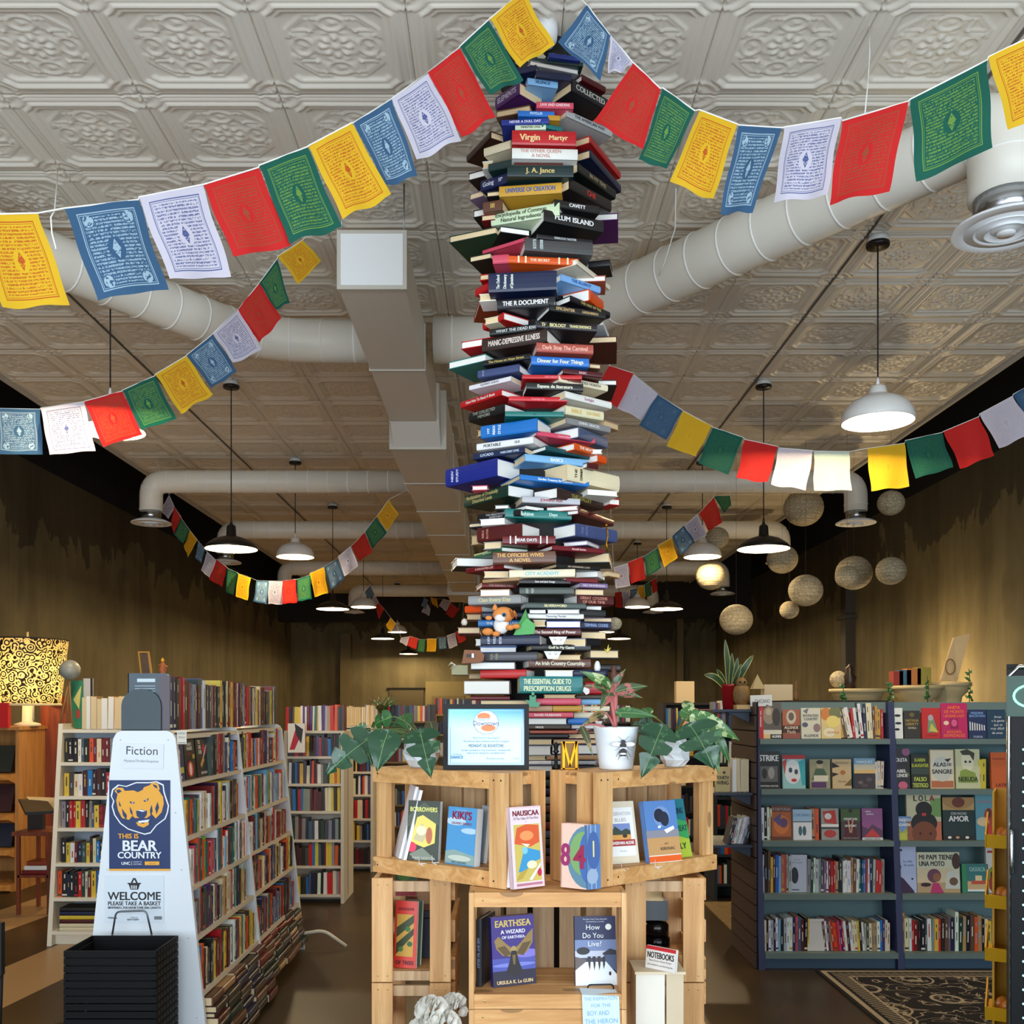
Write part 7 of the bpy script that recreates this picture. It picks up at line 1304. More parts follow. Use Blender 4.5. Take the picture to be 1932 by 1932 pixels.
row('third shelf middle, teal bookcase', (P(1534, 0, 5.93).x, 5.97, LV[2]), (1, 0, 0), (0, -1, 0), .05, (.19, .195), .14, (.022, .028), 'mix', 25, seq=['tan', 'orange'])
fo('grey and red graphic cover right of the orange spine', 1550, 1583, 1526, 2, (150, 148, 146), [('p', [(.1, .9), (.8, .95), (.9, .5), (.2, .55)], (196, 60, 50)), ('r', .0, .42, 1, .5, (236, 234, 230)), ('e', .5, .2, .35, .12, (186, 60, 56)), ('r', 0, .35, 1, .40, (60, 58, 60)), ('e', .4, .75, .2, .1, (230, 226, 220))])
fo('dark green cover lettered MEXICAN GOTHIC', 1587, 1624, 1527, 2, (60, 30, 34), [('r', 0, .6, 1, 1, (70, 96, 50)), ('p', [(.3, .7), (.7, .7), (.85, .05), (.15, .05)], (84, 24, 34)), ('e', .5, .94, .10, .06, (40, 26, 24)), ('p', [(.34, .66), (.42, .66), (.5, .25), (.44, .22)], (190, 150, 120)), ('p', [(.66, .66), (.58, .66), (.5, .25), (.56, .22)], (190, 150, 120)), ('t', .5, .68, .07, .84, 'MEXICAN', WHT), ('t', .5, .46, .07, .7, 'GOTHIC', WHT), ('T', .5, .07, .04, .9, 'Silvia Moreno-Garcia', (200, 190, 170))])
fo('purple and red volcano cover, last on third teal shelf', 1627, 1666, 1526, 2, (146, 70, 130), [('r', 0, 0, 1, .08, (226, 222, 220)), ('p', [(0, .08), (0, .45), (.3, .35), (.5, .5), (1, .3), (1, .08)], (96, 60, 90)), ('p', [(.1, .1), (.5, .36), (.9, .1)], (206, 60, 60)), ('t', .3, .9, .04, .5, 'TIERRA', WHT), ('t', .4, .82, .04, .6, 'BLANCA', WHT), ('t', .5, .035, .035, .9, 'NUESTROS CUENTOS', (40, 30, 40))])
row('fourth shelf, left bay of teal bookcase', (1.57, 5.94, LV[3]), (1, 0, 0), (0, -1, 0), .185, (.21, .25), .15, (.011, .02), 'mix', 26, seq=['white', 'black', 'brown', 'yellow', 'maroon', 'blue', 'light blue', 'terracotta', 'terracotta', 'silver', 'silver', 'teal'])
fo('pale paperback with dark round emblem on fourth teal shelf', 1492, 1524, 1614, 3, (190, 200, 216), [('e', .25, .45, .22, .22, (40, 44, 56)), ('T', .4, .88, .05, .6, 'al sur', (110, 116, 130)), ('T', .4, .8, .05, .7, 'del mundo', (110, 116, 130)), ('r', .05, .05, .5, .08, (80, 90, 110))], dy=.02)
row('fourth shelf right part, teal bookcase', (P(1527, 0, 5.9).x, 5.94, LV[3]), (1, 0, 0), (0, -1, 0), .475, (.188, .215), .15, (.012, .022), 'mix', 27, seq=['grey', 'dark teal', 'white', 'silver', 'grey', 'dark grey', 'mauve', 'white', 'dark red', 'red', 'red', 'tan', 'black', 'black', 'white', 'white', 'white', 'tan', 'brown', 'white', 'teal', 'dark teal', 'blue', 'rust', 'white', 'navy', 'silver', 'red', 'red'])
row('bottom shelf left part, teal bookcase', (1.57, 5.90, LV[4]), (1, 0, 0), (0, -1, 0), .27, (.185, .205), .15, (.012, .019), 'mix', 28, seq=['cream', 'black', 'white', 'silver', 'navy', 'white', 'light blue', 'black', 'silver', 'white', 'white', 'navy', 'pink', 'slate blue', 'maroon', 'black', 'yellow'])
fo('plain cream book facing out on the bottom teal shelf', 1524, 1556, 1735, 4, (216, 212, 202), [('T', .5, .9, .03, .6, 'Cuentos Completos', (150, 150, 146)), ('r', .0, 0, .03, 1, (230, 214, 110))], dy=.01)
row('bottom shelf right part, teal bookcase', (P(1560, 0, 5.87).x, 5.90, LV[4]), (1, 0, 0), (0, -1, 0), .395, (.165, .19), .15, (.010, .018), 'mix', 29, leans=(-.10, -.10, -.06, -.02, 0), seq=['brown', 'white', 'purple', 'tan', 'red', 'orange', 'red', 'pink', 'purple', 'red', 'white', 'maroon', 'white', 'cream', 'cream', 'yellow', 'black', 'white', 'silver', 'brown', 'cream', 'tan', 'tan', 'white', 'blue', 'purple', 'cream', 'cream', 'orange', 'red', 'tan'])
# right bay
fo('white cover with black leafy tree, top right teal bay', 1680, 1704, 1336, 0, WHT, [('p', [(.2, .1), (.3, .9), (.35, .9), (.3, .1)], DK), ('e', .6, .75, .25, .04, DK), ('e', .65, .5, .25, .04, DK), ('e', .55, .3, .2, .04, DK)])
fo('dark cover with gold lettering beside the leafy tree cover', 1706, 1737, 1341, 0, (46, 44, 36), [('t', .5, .65, .09, .8, 'NATALIA', (170, 140, 60)), ('t', .5, .52, .09, .8, 'LIBERTY', (170, 140, 60)), ('t', .5, .38, .07, .5, 'NOVELA', (190, 180, 150)), ('e', .5, .85, .15, .08, (110, 96, 50))])
fo('red cover with cloaked grey and yellow figure', 1740, 1775, 1336, 0, (196, 36, 34), [('p', [(.3, .2), (.35, .65), (.5, .8), (.65, .65), (.85, .2)], (120, 150, 110)), ('e', .48, .68, .14, .1, (176, 170, 180)), ('p', [(.4, .25), (.5, .5), (.9, .2)], (206, 196, 90)), ('T', .5, .1, .05, .7, 'LA CIUDAD', (90, 10, 14))])
fo('magenta cover with large orange letters, top right teal bay', 1776, 1826, 1327, 0, (196, 30, 96), [('t', .5, .88, .085, .6, 'ANITA', (246, 120, 40)), ('t', .5, .76, .085, .76, 'DE MONTE', (246, 120, 40)), ('t', .5, .64, .075, .8, 'LAUGHS LAST', (246, 120, 40)), ('r', .35, .28, .65, .56, (150, 20, 80)), ('e', .5, .44, .11, .1, (230, 90, 140)), ('e', .2, .44, .1, .06, (246, 210, 180)), ('t', .5, .19, .07, .6, 'XOCHITL', (246, 120, 40)), ('t', .5, .09, .08, .8, 'GONZALEZ', (246, 120, 40))])
fo('navy cover with white piano key bars, top right bay', 1828, 1862, 1339, 0, (34, 46, 90), [('t', .5, .88, .08, .8, 'FREDRIK', (120, 160, 210)), ('t', .5, .78, .08, .9, 'BACKMAN', (120, 160, 210))]+[('r', .06+i*.13, .28, .12+i*.13, .58-.02*i, WHT) for i in range(7)]+[('t', .5, .06, .07, .7, 'TOPOS', (170, 180, 200))])
fo('dark teal cover with white handwriting at right top bay', 1863, 1898, 1339, 0, (34, 66, 90), [('T', .6, .75, .08, .6, 'Amar', WHT), ('T', .6, .62, .08, .8, 'a la gente', WHT), ('T', .6, .48, .08, .6, 'que es', WHT), ('T', .55, .35, .08, .85, 'muy dificil', WHT), ('T', .55, .2, .08, .8, 'de amar', WHT)])
fo('black floral cover with pink roses, second right teal shelf', 1683, 1718, 1413, 1, (34, 26, 34), [('e', .8, .92, .22, .1, (150, 90, 130)), ('e', .6, .08, .25, .1, (206, 100, 130)), ('e', .85, .35, .12, .05, (90, 110, 60)), ('t', .45, .72, .09, .8, 'VIOLETA', WHT), ('t', .45, .44, .08, .7, 'ISABEL', WHT), ('t', .45, .33, .08, .8, 'ALLENDE', WHT)])
fo('black cover lettered FALSO TESTIGO in yellow', 1720, 1754, 1424, 1, (24, 28, 24), [('t', .5, .84, .10, .6, 'KARIN', (190, 200, 60)), ('t', .5, .68, .10, .94, 'SLAUGHTER', (190, 200, 60)), ('r', .0, .42, 1, .6, (60, 72, 66)), ('t', .5, .28, .12, .7, 'FALSO', (200, 210, 80)), ('t', .5, .1, .12, .86, 'TESTIGO', (200, 210, 80))])
fo('cream cover with gold glow lettered ALAS DE SANGRE', 1756, 1801, 1415, 1, (214, 190, 150), [('r', .04, .03, .96, .97, (226, 216, 190)), ('r', .04, .03, .96, .2, (190, 110, 70)), ('e', .5, .5, .42, .32, (206, 206, 196)), ('p', [(.6, .75), (.9, .78), (.75, .68)], DK), ('t', .4, .62, .10, .6, 'ALAS', DK), ('t', .8, .62, .07, .2, 'DE', DK), ('t', .5, .44, .11, .86, 'SANGRE', DK)])
fo('green tinted line portrait cover, second right teal shelf', 1804, 1850, 1414, 1, (206, 206, 160), [('e', .5, .7, .26, .28, (226, 222, 190)), ('p', [(.2, .95), (.5, 1), (.8, .9), (.75, .7), (.6, .85), (.3, .85)], (60, 60, 46)), ('e', .42, .68, .05, .03, DK), ('e', .6, .68, .05, .03, DK), ('p', [(.2, .45), (.4, .5), (.8, .4), (.9, .15), (.1, .15)], (140, 160, 70)), ('t', .5, .24, .12, .8, 'NERUDA', (40, 50, 30))])
row('second shelf, right bay of teal bookcase', (P(1852, 0, 5.96).x, 6.0, LV[1]), (1, 0, 0), (0, -1, 0), .055, (.175, .185), .13, (.022, .03), 'mix', 31, seq=['yellow', 'yellow'])
fo('orange book lettered LATIN behind the yellow rack', 1871, 1905, 1420, 1, (206, 96, 44), [('t', .6, .1, .09, .8, 'LATIN', (110, 20, 20)), ('r', .1, .8, .8, .84, (160, 60, 30))])
fo('small blue and yellow board book, third right teal shelf', 1688, 1720, 1541, 2, (110, 150, 206), [('r', 0, 0, 1, .3, (196, 196, 80)), ('t', .5, .85, .12, .9, 'CONEJITO', WHT), ('t', .5, .65, .12, .9, 'ANDAREN', WHT), ('p', [(.1, .3), (.3, .55), (.4, .3)], (170, 180, 90)), ('p', [(.4, .3), (.7, .5), (.8, .3)], (170, 180, 90))])
fo('large cover of a child with black afro hair lettered LOLA', 1712, 1777, 1498, 2, (206, 196, 160), [('r', .7, .5, 1, .9, (120, 160, 90)), ('r', 0, 0, .2, .4, (150, 90, 60)), ('r', .8, 0, 1, .4, (196, 110, 80)), ('e', .5, .66, .24, .17, DK), ('e', .5, .36, .38, .24, DK), ('e', .5, .14, .36, .26, (122, 66, 40)), ('e', .38, .14, .035, .03, (60, 20, 16)), ('e', .68, .14, .035, .03, (60, 20, 16)), ('r', .44, .52, .56, .58, (206, 60, 60)), ('t', .25, .90, .12, .14, 'L', (40, 30, 30)), ('t', .42, .90, .12, .14, 'O', (50, 40, 70)), ('t', .58, .90, .12, .14, 'L', (60, 120, 60)), ('t', .74, .90, .12, .14, 'A', (150, 40, 60))])
fo('dark night cover lettered AMOR with crescent', 1780, 1840, 1505, 2, (22, 46, 50), [('r', 0, .7, 1, 1, (186, 150, 96)), ('e', .5, .86, .22, .12, (110, 50, 40)), ('e', .5, 1.02, .62, .30, (196, 180, 140)), ('e', .5, .96, .54, .24, (170, 130, 80)), ('e', .5, .88, .2, .12, (110, 50, 40)), ('r', 0, .0, 1, .10, (40, 30, 30)), ('e', .2, .06, .06, .03, WHT), ('e', .45, .06, .06, .03, (200, 160, 130)), ('e', .75, .06, .06, .03, WHT), ('t', .5, .50, .13, .62, 'AMOR', WHT), ('T', .5, .62, .06, .5, 'CON MUCHO', WHT)])
fo('turquoise picture cover half behind the yellow rack', 1842, 1888, 1499, 2, (90, 150, 170), [('T', .5, .84, .06, .8, 'Esperanza Carina', (200, 90, 90)), ('e', .55, .5, .2, .2, (170, 60, 50)), ('e', .3, .4, .25, .1, (216, 190, 150)), ('e', .6, .2, .25, .12, (196, 50, 50)), ('e', .55, .58, .1, .1, (90, 50, 36))])
fo('lilac cover with dark flying dress, fourth right teal shelf', 1690, 1730, 1598, 3, (180, 190, 226), [('p', [(0, 0), (0, .5), (.25, .35), (.4, .3), (.85, .05), (.9, 0)], (60, 30, 70)), ('p', [(.1, .5), (.3, .6), (.2, .3)], DK), ('e', .3, .92, .06, .025, DK), ('e', .15, .82, .07, .03, DK), ('e', .8, .3, .05, .02, DK), ('T', .6, .68, .05, .5, 'La vida', (60, 70, 130)), ('T', .65, .6, .05, .5, 'de nadie', (60, 70, 130))])
fo('wide picture book lettered MI PAPI TIENE UNA MOTO', 1731, 1812, 1609, 3, (216, 196, 160), [('r', 0, .6, 1, 1, (206, 206, 180)), ('r', 0, 0, 1, .25, (190, 160, 120)), ('t', .45, .88, .12, .8, 'MI PAPI TIENE', DK), ('t', .35, .72, .12, .6, 'UNA MOTO', DK), ('e', .92, .78, .10, .2, (70, 44, 34)), ('p', [(.65, .1), (.7, .5), (.95, .6), (1, .3), (1, .1)], (206, 210, 200)), ('e', .85, .28, .1, .1, (110, 80, 60)), ('e', .40, .42, .16, .17, (110, 60, 84)), ('e', .46, .38, .09, .11, (150, 96, 66)), ('p', [(.3, .0), (.36, .24), (.5, .24), (.62, .0)], (190, 50, 110)), ('e', .2, .2, .12, .05, (60, 30, 36))])
fo('teal cover with pale town lettered OAXACA', 1816, 1866, 1631, 3, (54, 120, 120), [('r', 0, 0, .16, 1, (56, 140, 90)), ('t', .58, .82, .15, .6, 'OAXACA', (150, 190, 180)), ('r', .2, .1, 1, .4, (206, 176, 130)), ('r', .5, .4, .75, .6, (230, 210, 160)), ('r', .35, .3, .9, .42, (196, 80, 60)), ('r', .2, .05, .95, .12, WHT)])
fo('white cover with green hill and red figure by the rack', 1862, 1892, 1600, 3, (206, 204, 196), [('r', .1, .88, .9, .93, (170, 40, 50)), ('e', .6, .3, .6, .3, (120, 140, 50)), ('e', .5, .2, .35, .2, (150, 40, 30)), ('e', .4, .4, .15, .08, (80, 40, 30))])
row('bottom shelf, right bay of teal bookcase', (2.40, 5.90, LV[4]), (1, 0, 0), (0, -1, 0), .60, (.18, .235), .15, (.014, .026), 'mix', 41, seq=['tan', 'cream', 'white', 'red', 'dark red', 'black', 'black', 'dark grey', 'white', 'grey', 'yellow', 'red', 'black', 'brown', 'mauve', 'navy', 'white', 'dark green', 'tan', 'black', 'brown', 'orange', 'tan', 'black', 'cream', 'yellow', 'silver', 'black', 'blue', 'tan'])
# ---- things standing above the teal bookcase, by the wall
ST = M((196, 180, 140), .6, var=.06, scale=10)
for x, y, w_, lab in ((1618, 1300, 104, 'left one nearest the dark statue'), (1730, 1294, 96, 'middle one holding coloured blocks'), (1788, 1288, 84, 'right one holding the leaning canvas')):
    Y = 7.9+(x-1618)*.002; c = P(x, y, Y); R = w_/2/F*Y; r = thing('column_pedestal', 'cream classical column pedestal, %s' % lab, 'pedestal', (c.x, Y, 0), 'classical pedestals by the right wall'); b = MB(); b.lathe((c.x, Y, 0), [(R, c.z-.03), (R, c.z), (R*.98, c.z)], ST, 32); b.build('abacus', r); b = MB(); b.lathe((c.x, Y, 0), [(R*.55, c.z-.17), (R*.60, c.z-.12), (R*.82, c.z-.08), (R*.9, c.z-.03)], ST, 32, cap=False); b.build('capital', r)
    b = MB(); n_ = 24; pts = [(c.x+R*.52*(1-.06*(i % 2))*math.cos(2*PI*i/48*1), Y+R*.52*(1-.06*(i % 2))*math.sin(2*PI*i/48), 0) for i in range(48)]; b.prism(pts, (0, 0, c.z-.17), ST); b.build('shaft', r)
for i, (x0, x1, y0, c, a) in enumerate(((1686, 1695, 1267, (150, 50, 40), 'red'), (1697, 1710, 1265, (60, 100, 130), 'blue'), (1711, 1728, 1262, (190, 120, 60), 'orange'), (1731, 1747, 1260, (150, 140, 60), 'olive'))):
    b = MB(); b.box(tuple(P(x0, 1293-i*.5, 8.1)), tuple(P(x1, y0, 8.2)), M(c, .5)); o = b.build('book'); tag(o, '%s small upright book on the middle classical pedestal' % a, 'book', 'books on the pedestal')
b = MB(); b.prism([P(1775, 1284, 8.2), P(1806, 1286, 8.2), P(1830, 1196, 8.35), P(1800, 1203, 8.35)], (0, .03, 0), M((190, 170, 134), .8, var=.06, scale=12)); o = b.build('canvas'); tag(o, 'tall pale canvas leaning on wall above right pedestal', 'canvas'); b = MB(); b.tube([P(1793+9*math.cos(t), 1258-13*math.sin(t)*1.1, 8.2) for t in [i*PI/8 for i in range(17)]], .006, M((130, 100, 66), .8), 5, False); b.build('drawn_oval', o)
b = MB(); c = P(1603, 1299, 7.9); b.lathe(c, [(.05, 0), (.045, .05), (.055, .09), (.03, .13), (.035, .16), (.0001, .2)], M((46, 34, 30), .35, .3), 14); tag(b.build('statue'), 'dark seated statue on the left classical pedestal', 'statue')
b = MB(); b.ball(P(1582, 1282, 7.95), .07, GLM, 18); tag(b.build('patterned_ball'), 'patterned round ball left of the dark statue', 'ornament')
r = thing('accent_lamp', 'small hidden uplight glowing behind the classical pedestals', 'lamp', (4.62, 11.3, 1.62)); b = MB(); b.lathe((4.62, 11.3, 1.56), [(.05, 0), (.06, .06)], DARK, 14); b.build('housing', r)
l = bpy.data.lights.new('accent_light', 'POINT'); l.energy = 75; l.color = (1, .72, .36); l.shadow_soft_size = .05; lo = bpy.data.objects.new('accent_light', l); COL.objects.link(lo); lo.parent = r; lo.location = (0, 0, .12)
b = MB(); b.box((4.3, 11.1, 0), (5.0, 11.6, 1.56), M((50, 44, 36), .7)); tag(b.build('tall_cabinet'), 'dark cabinet hidden behind the pedestals under the uplight', 'cabinet')
rnd = random.Random(12)
for i, (x, y, h) in enumerate(((1590, 1315, 26), (1679, 1316, 30), (1750, 1318, 44), (1829, 1318, 56))):
    b = MB(); b.tube([P(x, y+8, 6.4), P(x+2, y-h*.4, 6.4), P(x-1, y-h, 6.4)], .003, M((60, 70, 40), .6), 5)
    for j in range(14): t = rnd.random(); A = P(x+rnd.uniform(-3, 3), y+6-h*t, 6.4); leaf(b, A, A+Vector((rnd.uniform(-.035, .035), rnd.uniform(-.02, .02), rnd.uniform(-.02, .03))), .012, LM['m'], vein=False)
    tag(b.build('ivy'), 'little ivy sprig on teal bookcase, %s' % ('below the dark statue', 'between left and middle pedestal', 'in front of middle pedestal', 'rightmost by the canvas')[i], 'plant', 'ivy sprigs')
for x0, x1, y0, y1, Y, c, lab in ((1442, 1488, 1292, 1322, 7.2, (206, 190, 160), 'pale box behind the CHICANO sign'), (1276, 1306, 1286, 1326, 8.8, (214, 190, 150), 'cream and orange books upright on dark back case')):
    b = MB(); b.box(tuple(P(x0, y1, Y)), tuple(P(x1, y0, Y+.1)), M(c, .6)); tag(b.build('box'), lab, 'box')
b = MB(); c = P(1429, 1300, 7.2); w_ = .045; b.add([c+Vector((-w_, -w_, 0)), c+Vector((w_, -w_, 0)), c+Vector((w_, w_, 0)), c+Vector((-w_, w_, 0)), c+Vector((0, 0, .11))], [(0, 1, 4), (1, 2, 4), (2, 3, 4), (3, 0, 4), (0, 3, 2, 1)], M((170, 156, 120), .6)); tag(b.build('pyramid'), 'small pale pyramid ornament right of the carved owl', 'ornament')
b = MB(); b.lathe(P(1502, 1322, 6.5), [(.02, 0), (.012, .02), (.016, .05), (.004, .07), (.008, .12), (.0001, .14)], M((110, 70, 36), .5), 12); tag(b.build('figurine'), 'thin brown figurine on top of the teal bookcase', 'figurine')
# things on the case top: hidden carrying cases behind the header
b = MB(); b.box((2.0, 6.9, 0), (2.75, 7.4, P(0, 1322, 7.2).z), M((50, 44, 40), .7)); tag(b.build('storage_cabinet'), 'dark storage cabinet hidden behind the teal bookcase', 'cabinet')
# ---- dark bookcases in the gap beside the tower
farcase('bookcase', 'dark teal bookcase seen in the gap left of slatted panel', 1.72, 2.40, 8.0, 1.55, (1.38, 1.12, .84, .60, .37, .13), seed=600, m=M((36, 42, 50), .6), depth=.4, backm=M((30, 40, 44), .6), toprow='mix', htop=.08)
farcase('bookcase', 'dark bookcase behind the right philodendron', 1.5, 2.05, 9.2, 1.62, (1.38, 1.12, .84, .60, .37, .13), seed=630, m=M((24, 22, 24), .6), depth=.4)
farcase('bookcase', 'distant bookcase behind the bee pot', .62, 1.45, 11.0, 1.42, (1.2, .95, .7, .45, .2), seed=660, m=M((60, 54, 50), .6), toprow='mix')
slab('face_out_book', 'pink cover with small dark cats behind the right plant', 'book', 1286, 1338, 1342, 1392, 9.1, .03, (222, 170, 156), [('T', .5, .62, .08, .6, 'Amsterdam', (150, 80, 80)), ('e', .7, .3, .14, .08, DK), ('e', .3, .75, .1, .05, (120, 60, 50))])
slab('face_out_book', 'orange framed card behind the bee pot plant', 'card', 1226, 1380, 1246, 1402, 10.8, .03, (206, 110, 40))
# ---- rug, fridge, yellow rack
def rugmat():
    g = NT('floral_rug'); co = g.co('Object'); v = g.n('TexVoronoi'); g.l(co, v.inputs['Vector']); v.inputs['Scale'].default_value = 2.6
    d = v.outputs['Distance']; a = g.ma('FRACT', g.ma('MULTIPLY', d, 6.5)); ring = g.ma('LESS_THAN', a, .20); n = g.noise(co, 16, 4, .65, 1.2); n2 = g.noise(co, 4.5, 2, .5, 2.2)
    vine = g.ma('LESS_THAN', g.ma('ABSOLUTE', g.ma('SUBTRACT', n2, .5)), .016); dots = g.ma('MULTIPLY', g.ma('GREATER_THAN', n, .57), g.ma('LESS_THAN', d, .30))
    f = g.ma('MAXIMUM', vine, g.ma('MAXIMUM', dots, g.ma('MULTIPLY', ring, g.ma('LESS_THAN', d, .42))))
    s = g.n('SeparateXYZ'); g.l(co, s.inputs[0]); bx = g.ma('MINIMUM', g.ma('SUBTRACT', s.outputs[0], 1.85), g.ma('SUBTRACT', 5.82, s.outputs[1]))
    e = g.ma('LESS_THAN', g.ma('ABSOLUTE', g.ma('SUBTRACT', bx, .035)), .014); e2 = g.ma('LESS_THAN', g.ma('ABSOLUTE', g.ma('SUBTRACT', bx, .15)), .007); inb = g.ma('LESS_THAN', bx, .15)
    tooth = g.ma('MULTIPLY', inb, g.ma('MULTIPLY', g.ma('GREATER_THAN', bx, .07), g.ma('GREATER_THAN', g.ma('FRACT', g.ma('MULTIPLY', g.ma('ADD', s.outputs[0], s.outputs[1]), 22)), .5)))
    f = g.ma('MAXIMUM', g.ma('MAXIMUM', e, e2), g.ma('MAXIMUM', g.ma('MULTIPLY', tooth, .7), g.ma('MULTIPLY', f, g.ma('SUBTRACT', 1, inb))))
    return g.fin(g.mix(f, (26, 20, 20), (172, 156, 132)), .95)
b = MB(); b.box((1.85, 3.3, .0), (4.3, 5.82, .010), rugmat()); o = b.build('rug', loc=(0, 0, 0)); tag(o, 'black rug with beige flowers in front of the teal bookcase', 'rug')
b = MB(); b.box((1.95, 7.0, 0), (2.9, 8.6, .008), M((120, 100, 66), .95, var=.5, scale=30)); b.box((1.60, 6.9, 0), (1.95, 7.9, .008), M((120, 100, 66), .95, var=.5, scale=30)); tag(b.build('rug'), 'tan patterned rug at the aisle beyond slatted panel', 'rug')
# drinks fridge
FB = M((8, 9, 12), .5); FB.node_tree.nodes['Principled BSDF'].inputs['Specular IOR Level'].default_value = .25; x0 = P(1899, 0, 3.2).x; r = thing('fridge', 'tall black glass door drinks fridge cut by right photo edge', 'fridge', (x0, 3.2, 0)); r.rotation_euler = (0, 0, -.54)
b = MB(); b.box((x0, 3.2, .0), (x0+.62, 3.85, 1.70), FB); b.build('cabinet', r); b = MB(); b.box((x0+.004, 3.15, .12), (x0+.60, 3.195, 1.68), FB); b.build('door', r)
b = MB(); b.box((x0+.055, 3.145, .2), (x0+.58, 3.150, 1.5), M((40, 96, 110), .1, coat=1)); b.build('door_glass', r); b = MB(); b.tube([(x0+.01, 3.15, .14), (x0+.01, 3.15, 1.66), (x0+.04, 3.15, 1.69), (x0+.6, 3.15, 1.69)], .007, CHROME, 8); b.build('chrome_trim', r)
b = MB(); b.box((x0+.004, 3.14, 1.53), (x0+.6, 3.15, 1.66), M((20, 60, 44), .4)); b.build('header_sign', r)
b = MB(); b.tube([(x0+.075+.05*math.cos(t*PI/12), 3.135, 1.595+.035*math.sin(t*PI/12)) for t in range(25)], .004, M((120, 240, 190), .4, emit=2.5), 6, False); b.build('logo_ring', r)
b = MB()
for i in range(26): b.ball((x0+.052, 3.14, .3+i*.045), .004, M((160, 230, 240), .4, emit=1.5), 6)
b.build('led_strip', r)
b = MB(); b.tube(fillet([(x0+.02, 3.15, 1.165), (x0+.02, 3.10, 1.165), (x0+.02, 3.10, 1.06), (x0+.02, 3.12, 1.03), (x0+.02, 3.15, 1.045)], .01, 3), .006, CHROME, 8); b.build('handle', r)
# yellow snack rack
YM = M((222, 168, 16), .5, var=.03, scale=10); Yk = 4.0; xa = P(1872, 0, Yk).x; xb = xa+.30; r = thing('snack_rack', 'yellow card snack rack standing between bookcase and fridge', 'display rack', (xa, Yk, 0)); r.rotation_euler = (0, 0, -.50)
zt = P(0, 1495, Yk).z; b = MB(); b.box((xa, Yk, 0), (xa+.008, Yk+.26, zt), YM); b.box((xb-.008, Yk, 0), (xb, Yk+.26, zt), YM); b.box((xa+.008, Yk+.25, 0), (xb-.008, Yk+.26, zt), YM); b.build('body', r)
for i, y in enumerate((1580, 1692, 1790, 1900)):
    z = P(0, y+16, Yk).z; b = MB(); b.prism([(xa-.02, Yk-.07, z), (xa-.02, Yk+.24, z-.01), (xa-.02, Yk+.24, z+.005), (xa-.02, Yk-.062, z+.012), (xa-.02, Yk-.075, z+.055), (xa-.02, Yk-.085, z+.055)], (.38, 0, 0), YM); b.prism([(xa-.024, Yk-.07, z), (xa-.024, Yk+.10, z), (xa-.024, Yk+.10, z+.13), (xa-.024, Yk-.085, z+.055)], (.006, 0, 0), YM); b.build('tray', r)
    if i != 2:
        for j in range(6):
            q = MB(); c = Vector((xa+.045+(j % 3)*.06, Yk-.04+.05*(j//3)-.03*(j % 3), z+.04)); q.ball(c, .034, M([(206, 120, 40), (180, 80, 40), (224, 160, 60)][j % 3], .3, var=.2, scale=50), 10, (1, .5, 1.1)); tag(q.build('snack_bag'), 'small orange snack bag in the yellow rack, %s' % ('top tray', 'second tray', '', 'lowest tray')[i], 'snack bag', 'snack bags, %s tray' % ('top', 'second', '', 'lowest')[i])
# dark object at the far left and small floor mat
b = MB(); b.box((-2.40, 4.1, .44), (-2.10, 4.13, .66), M((16, 12, 12), .5)); b.tube([(-2.13, 4.12, .0), (-2.115, 4.12, .45)], .014, M((16, 12, 12), .5), 8); tag(b.build('dark_chair'), 'black chair edge cut by the left photo border', 'chair')
b = MB(); b.prism([(-2.32, 4.75, .0), (-1.9, 5.05, .0), (-1.9, 4.75, 0)], (0, 0, .006), M((60, 44, 24), .9, var=.2, scale=30)); tag(b.build('floor_mat'), 'dark triangular mat corner on floor left of baskets', 'mat')

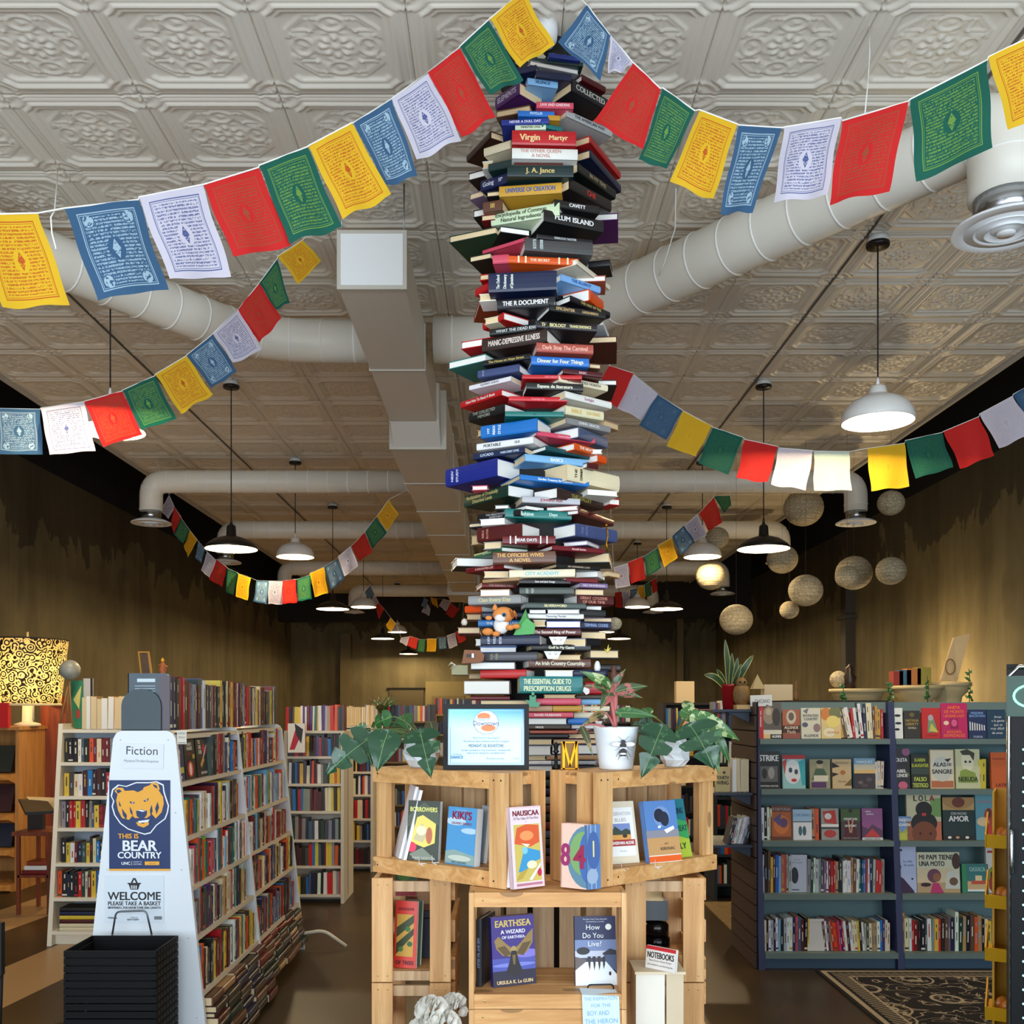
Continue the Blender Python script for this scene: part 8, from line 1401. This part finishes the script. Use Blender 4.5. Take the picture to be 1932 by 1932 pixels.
# ================================================================ labels of the shelf books
SEEN = set()
for desc, items, fore, group in ROWS:
    for i, (mb_, nm_, t, h, pos, area_) in enumerate(items):
        l_ = items[i-1][1] if i else None; r_ = items[i+1][1] if i+1 < len(items) else None
        size = 'thin' if t < .015 else 'thick' if t > .028 else ''
        rel = ('between %s and %s' % (l_, r_)) if l_ and r_ else ('beside %s at the start' % r_) if r_ else ('beside %s at the end' % l_) if l_ else ''
        opts = []
        base_ = '%s %s book%s' % (size, nm_, ' page-side out' if fore else '')
        opts.append('%s %s, %s' % (base_, rel, desc))
        where = 'left end' if pos < .2 else 'left half' if pos < .45 else 'centre' if pos < .58 else 'right half' if pos < .82 else 'right end'
        if 'fiction' in desc and 'bay' in desc: where = where.replace('left', 'near').replace('right', 'far')
        opts.append('%s %s, %s, %s' % (base_, rel, where, desc)); opts.append('%s%s %s, %s, %s' % ('tall ' if h > .19 else 'short ', base_, rel, where, desc))
        for s_ in opts:
            s_ = ' '.join(s_.split()).strip(', ')
            if len(s_.split()) > 16: s_ = ' '.join(s_.replace('bookcase', 'case').replace(' of the', '').split()[:16])
            if s_ not in LABELS and s_ not in SEEN: break
        SEEN.add(s_); PEND.append((area_, 'row', (mb_, s_, group)))

n_have = sum(1 for o in bpy.data.objects if o.get('category') == 'book')
PEND.sort(key=lambda e: -e[0]); keep = max(0, 320-n_have)
for i, (area_, kd, a) in enumerate(PEND):
    if kd == 'rich':
        if i < keep: rich_book(*a)
        else:
            lab, o_, ux, uy, uz, L, D, T, c, page = a[:10]; X = frame(o_, ux, uy, uz); book_cover(stuffmb, X, L, D, T, bm(c)); book_pages(stuffmb, X, L, D, T, page)
    else:
        mb_, lab, group = a
        if i < keep: tag(mb_.build('book'), lab, 'book', group)
        else:
            n0 = len(stuffmb.v); stuffmb.v += mb_.v; stuffmb.f += [tuple(n0+q for q in f) for f in mb_.f]; stuffmb.sm += mb_.sm
            idx = [stuffmb.mat(m) for m in mb_.mats]; stuffmb.mi += [idx[q] for q in mb_.mi]
print('books kept', keep, 'area limit', PEND[keep][0] if keep < len(PEND) else 0)
tag(stuffmb.build('shelved_books'), 'all remaining small books filling the shelves and gaps of the shop', 'books', kind='stuff')
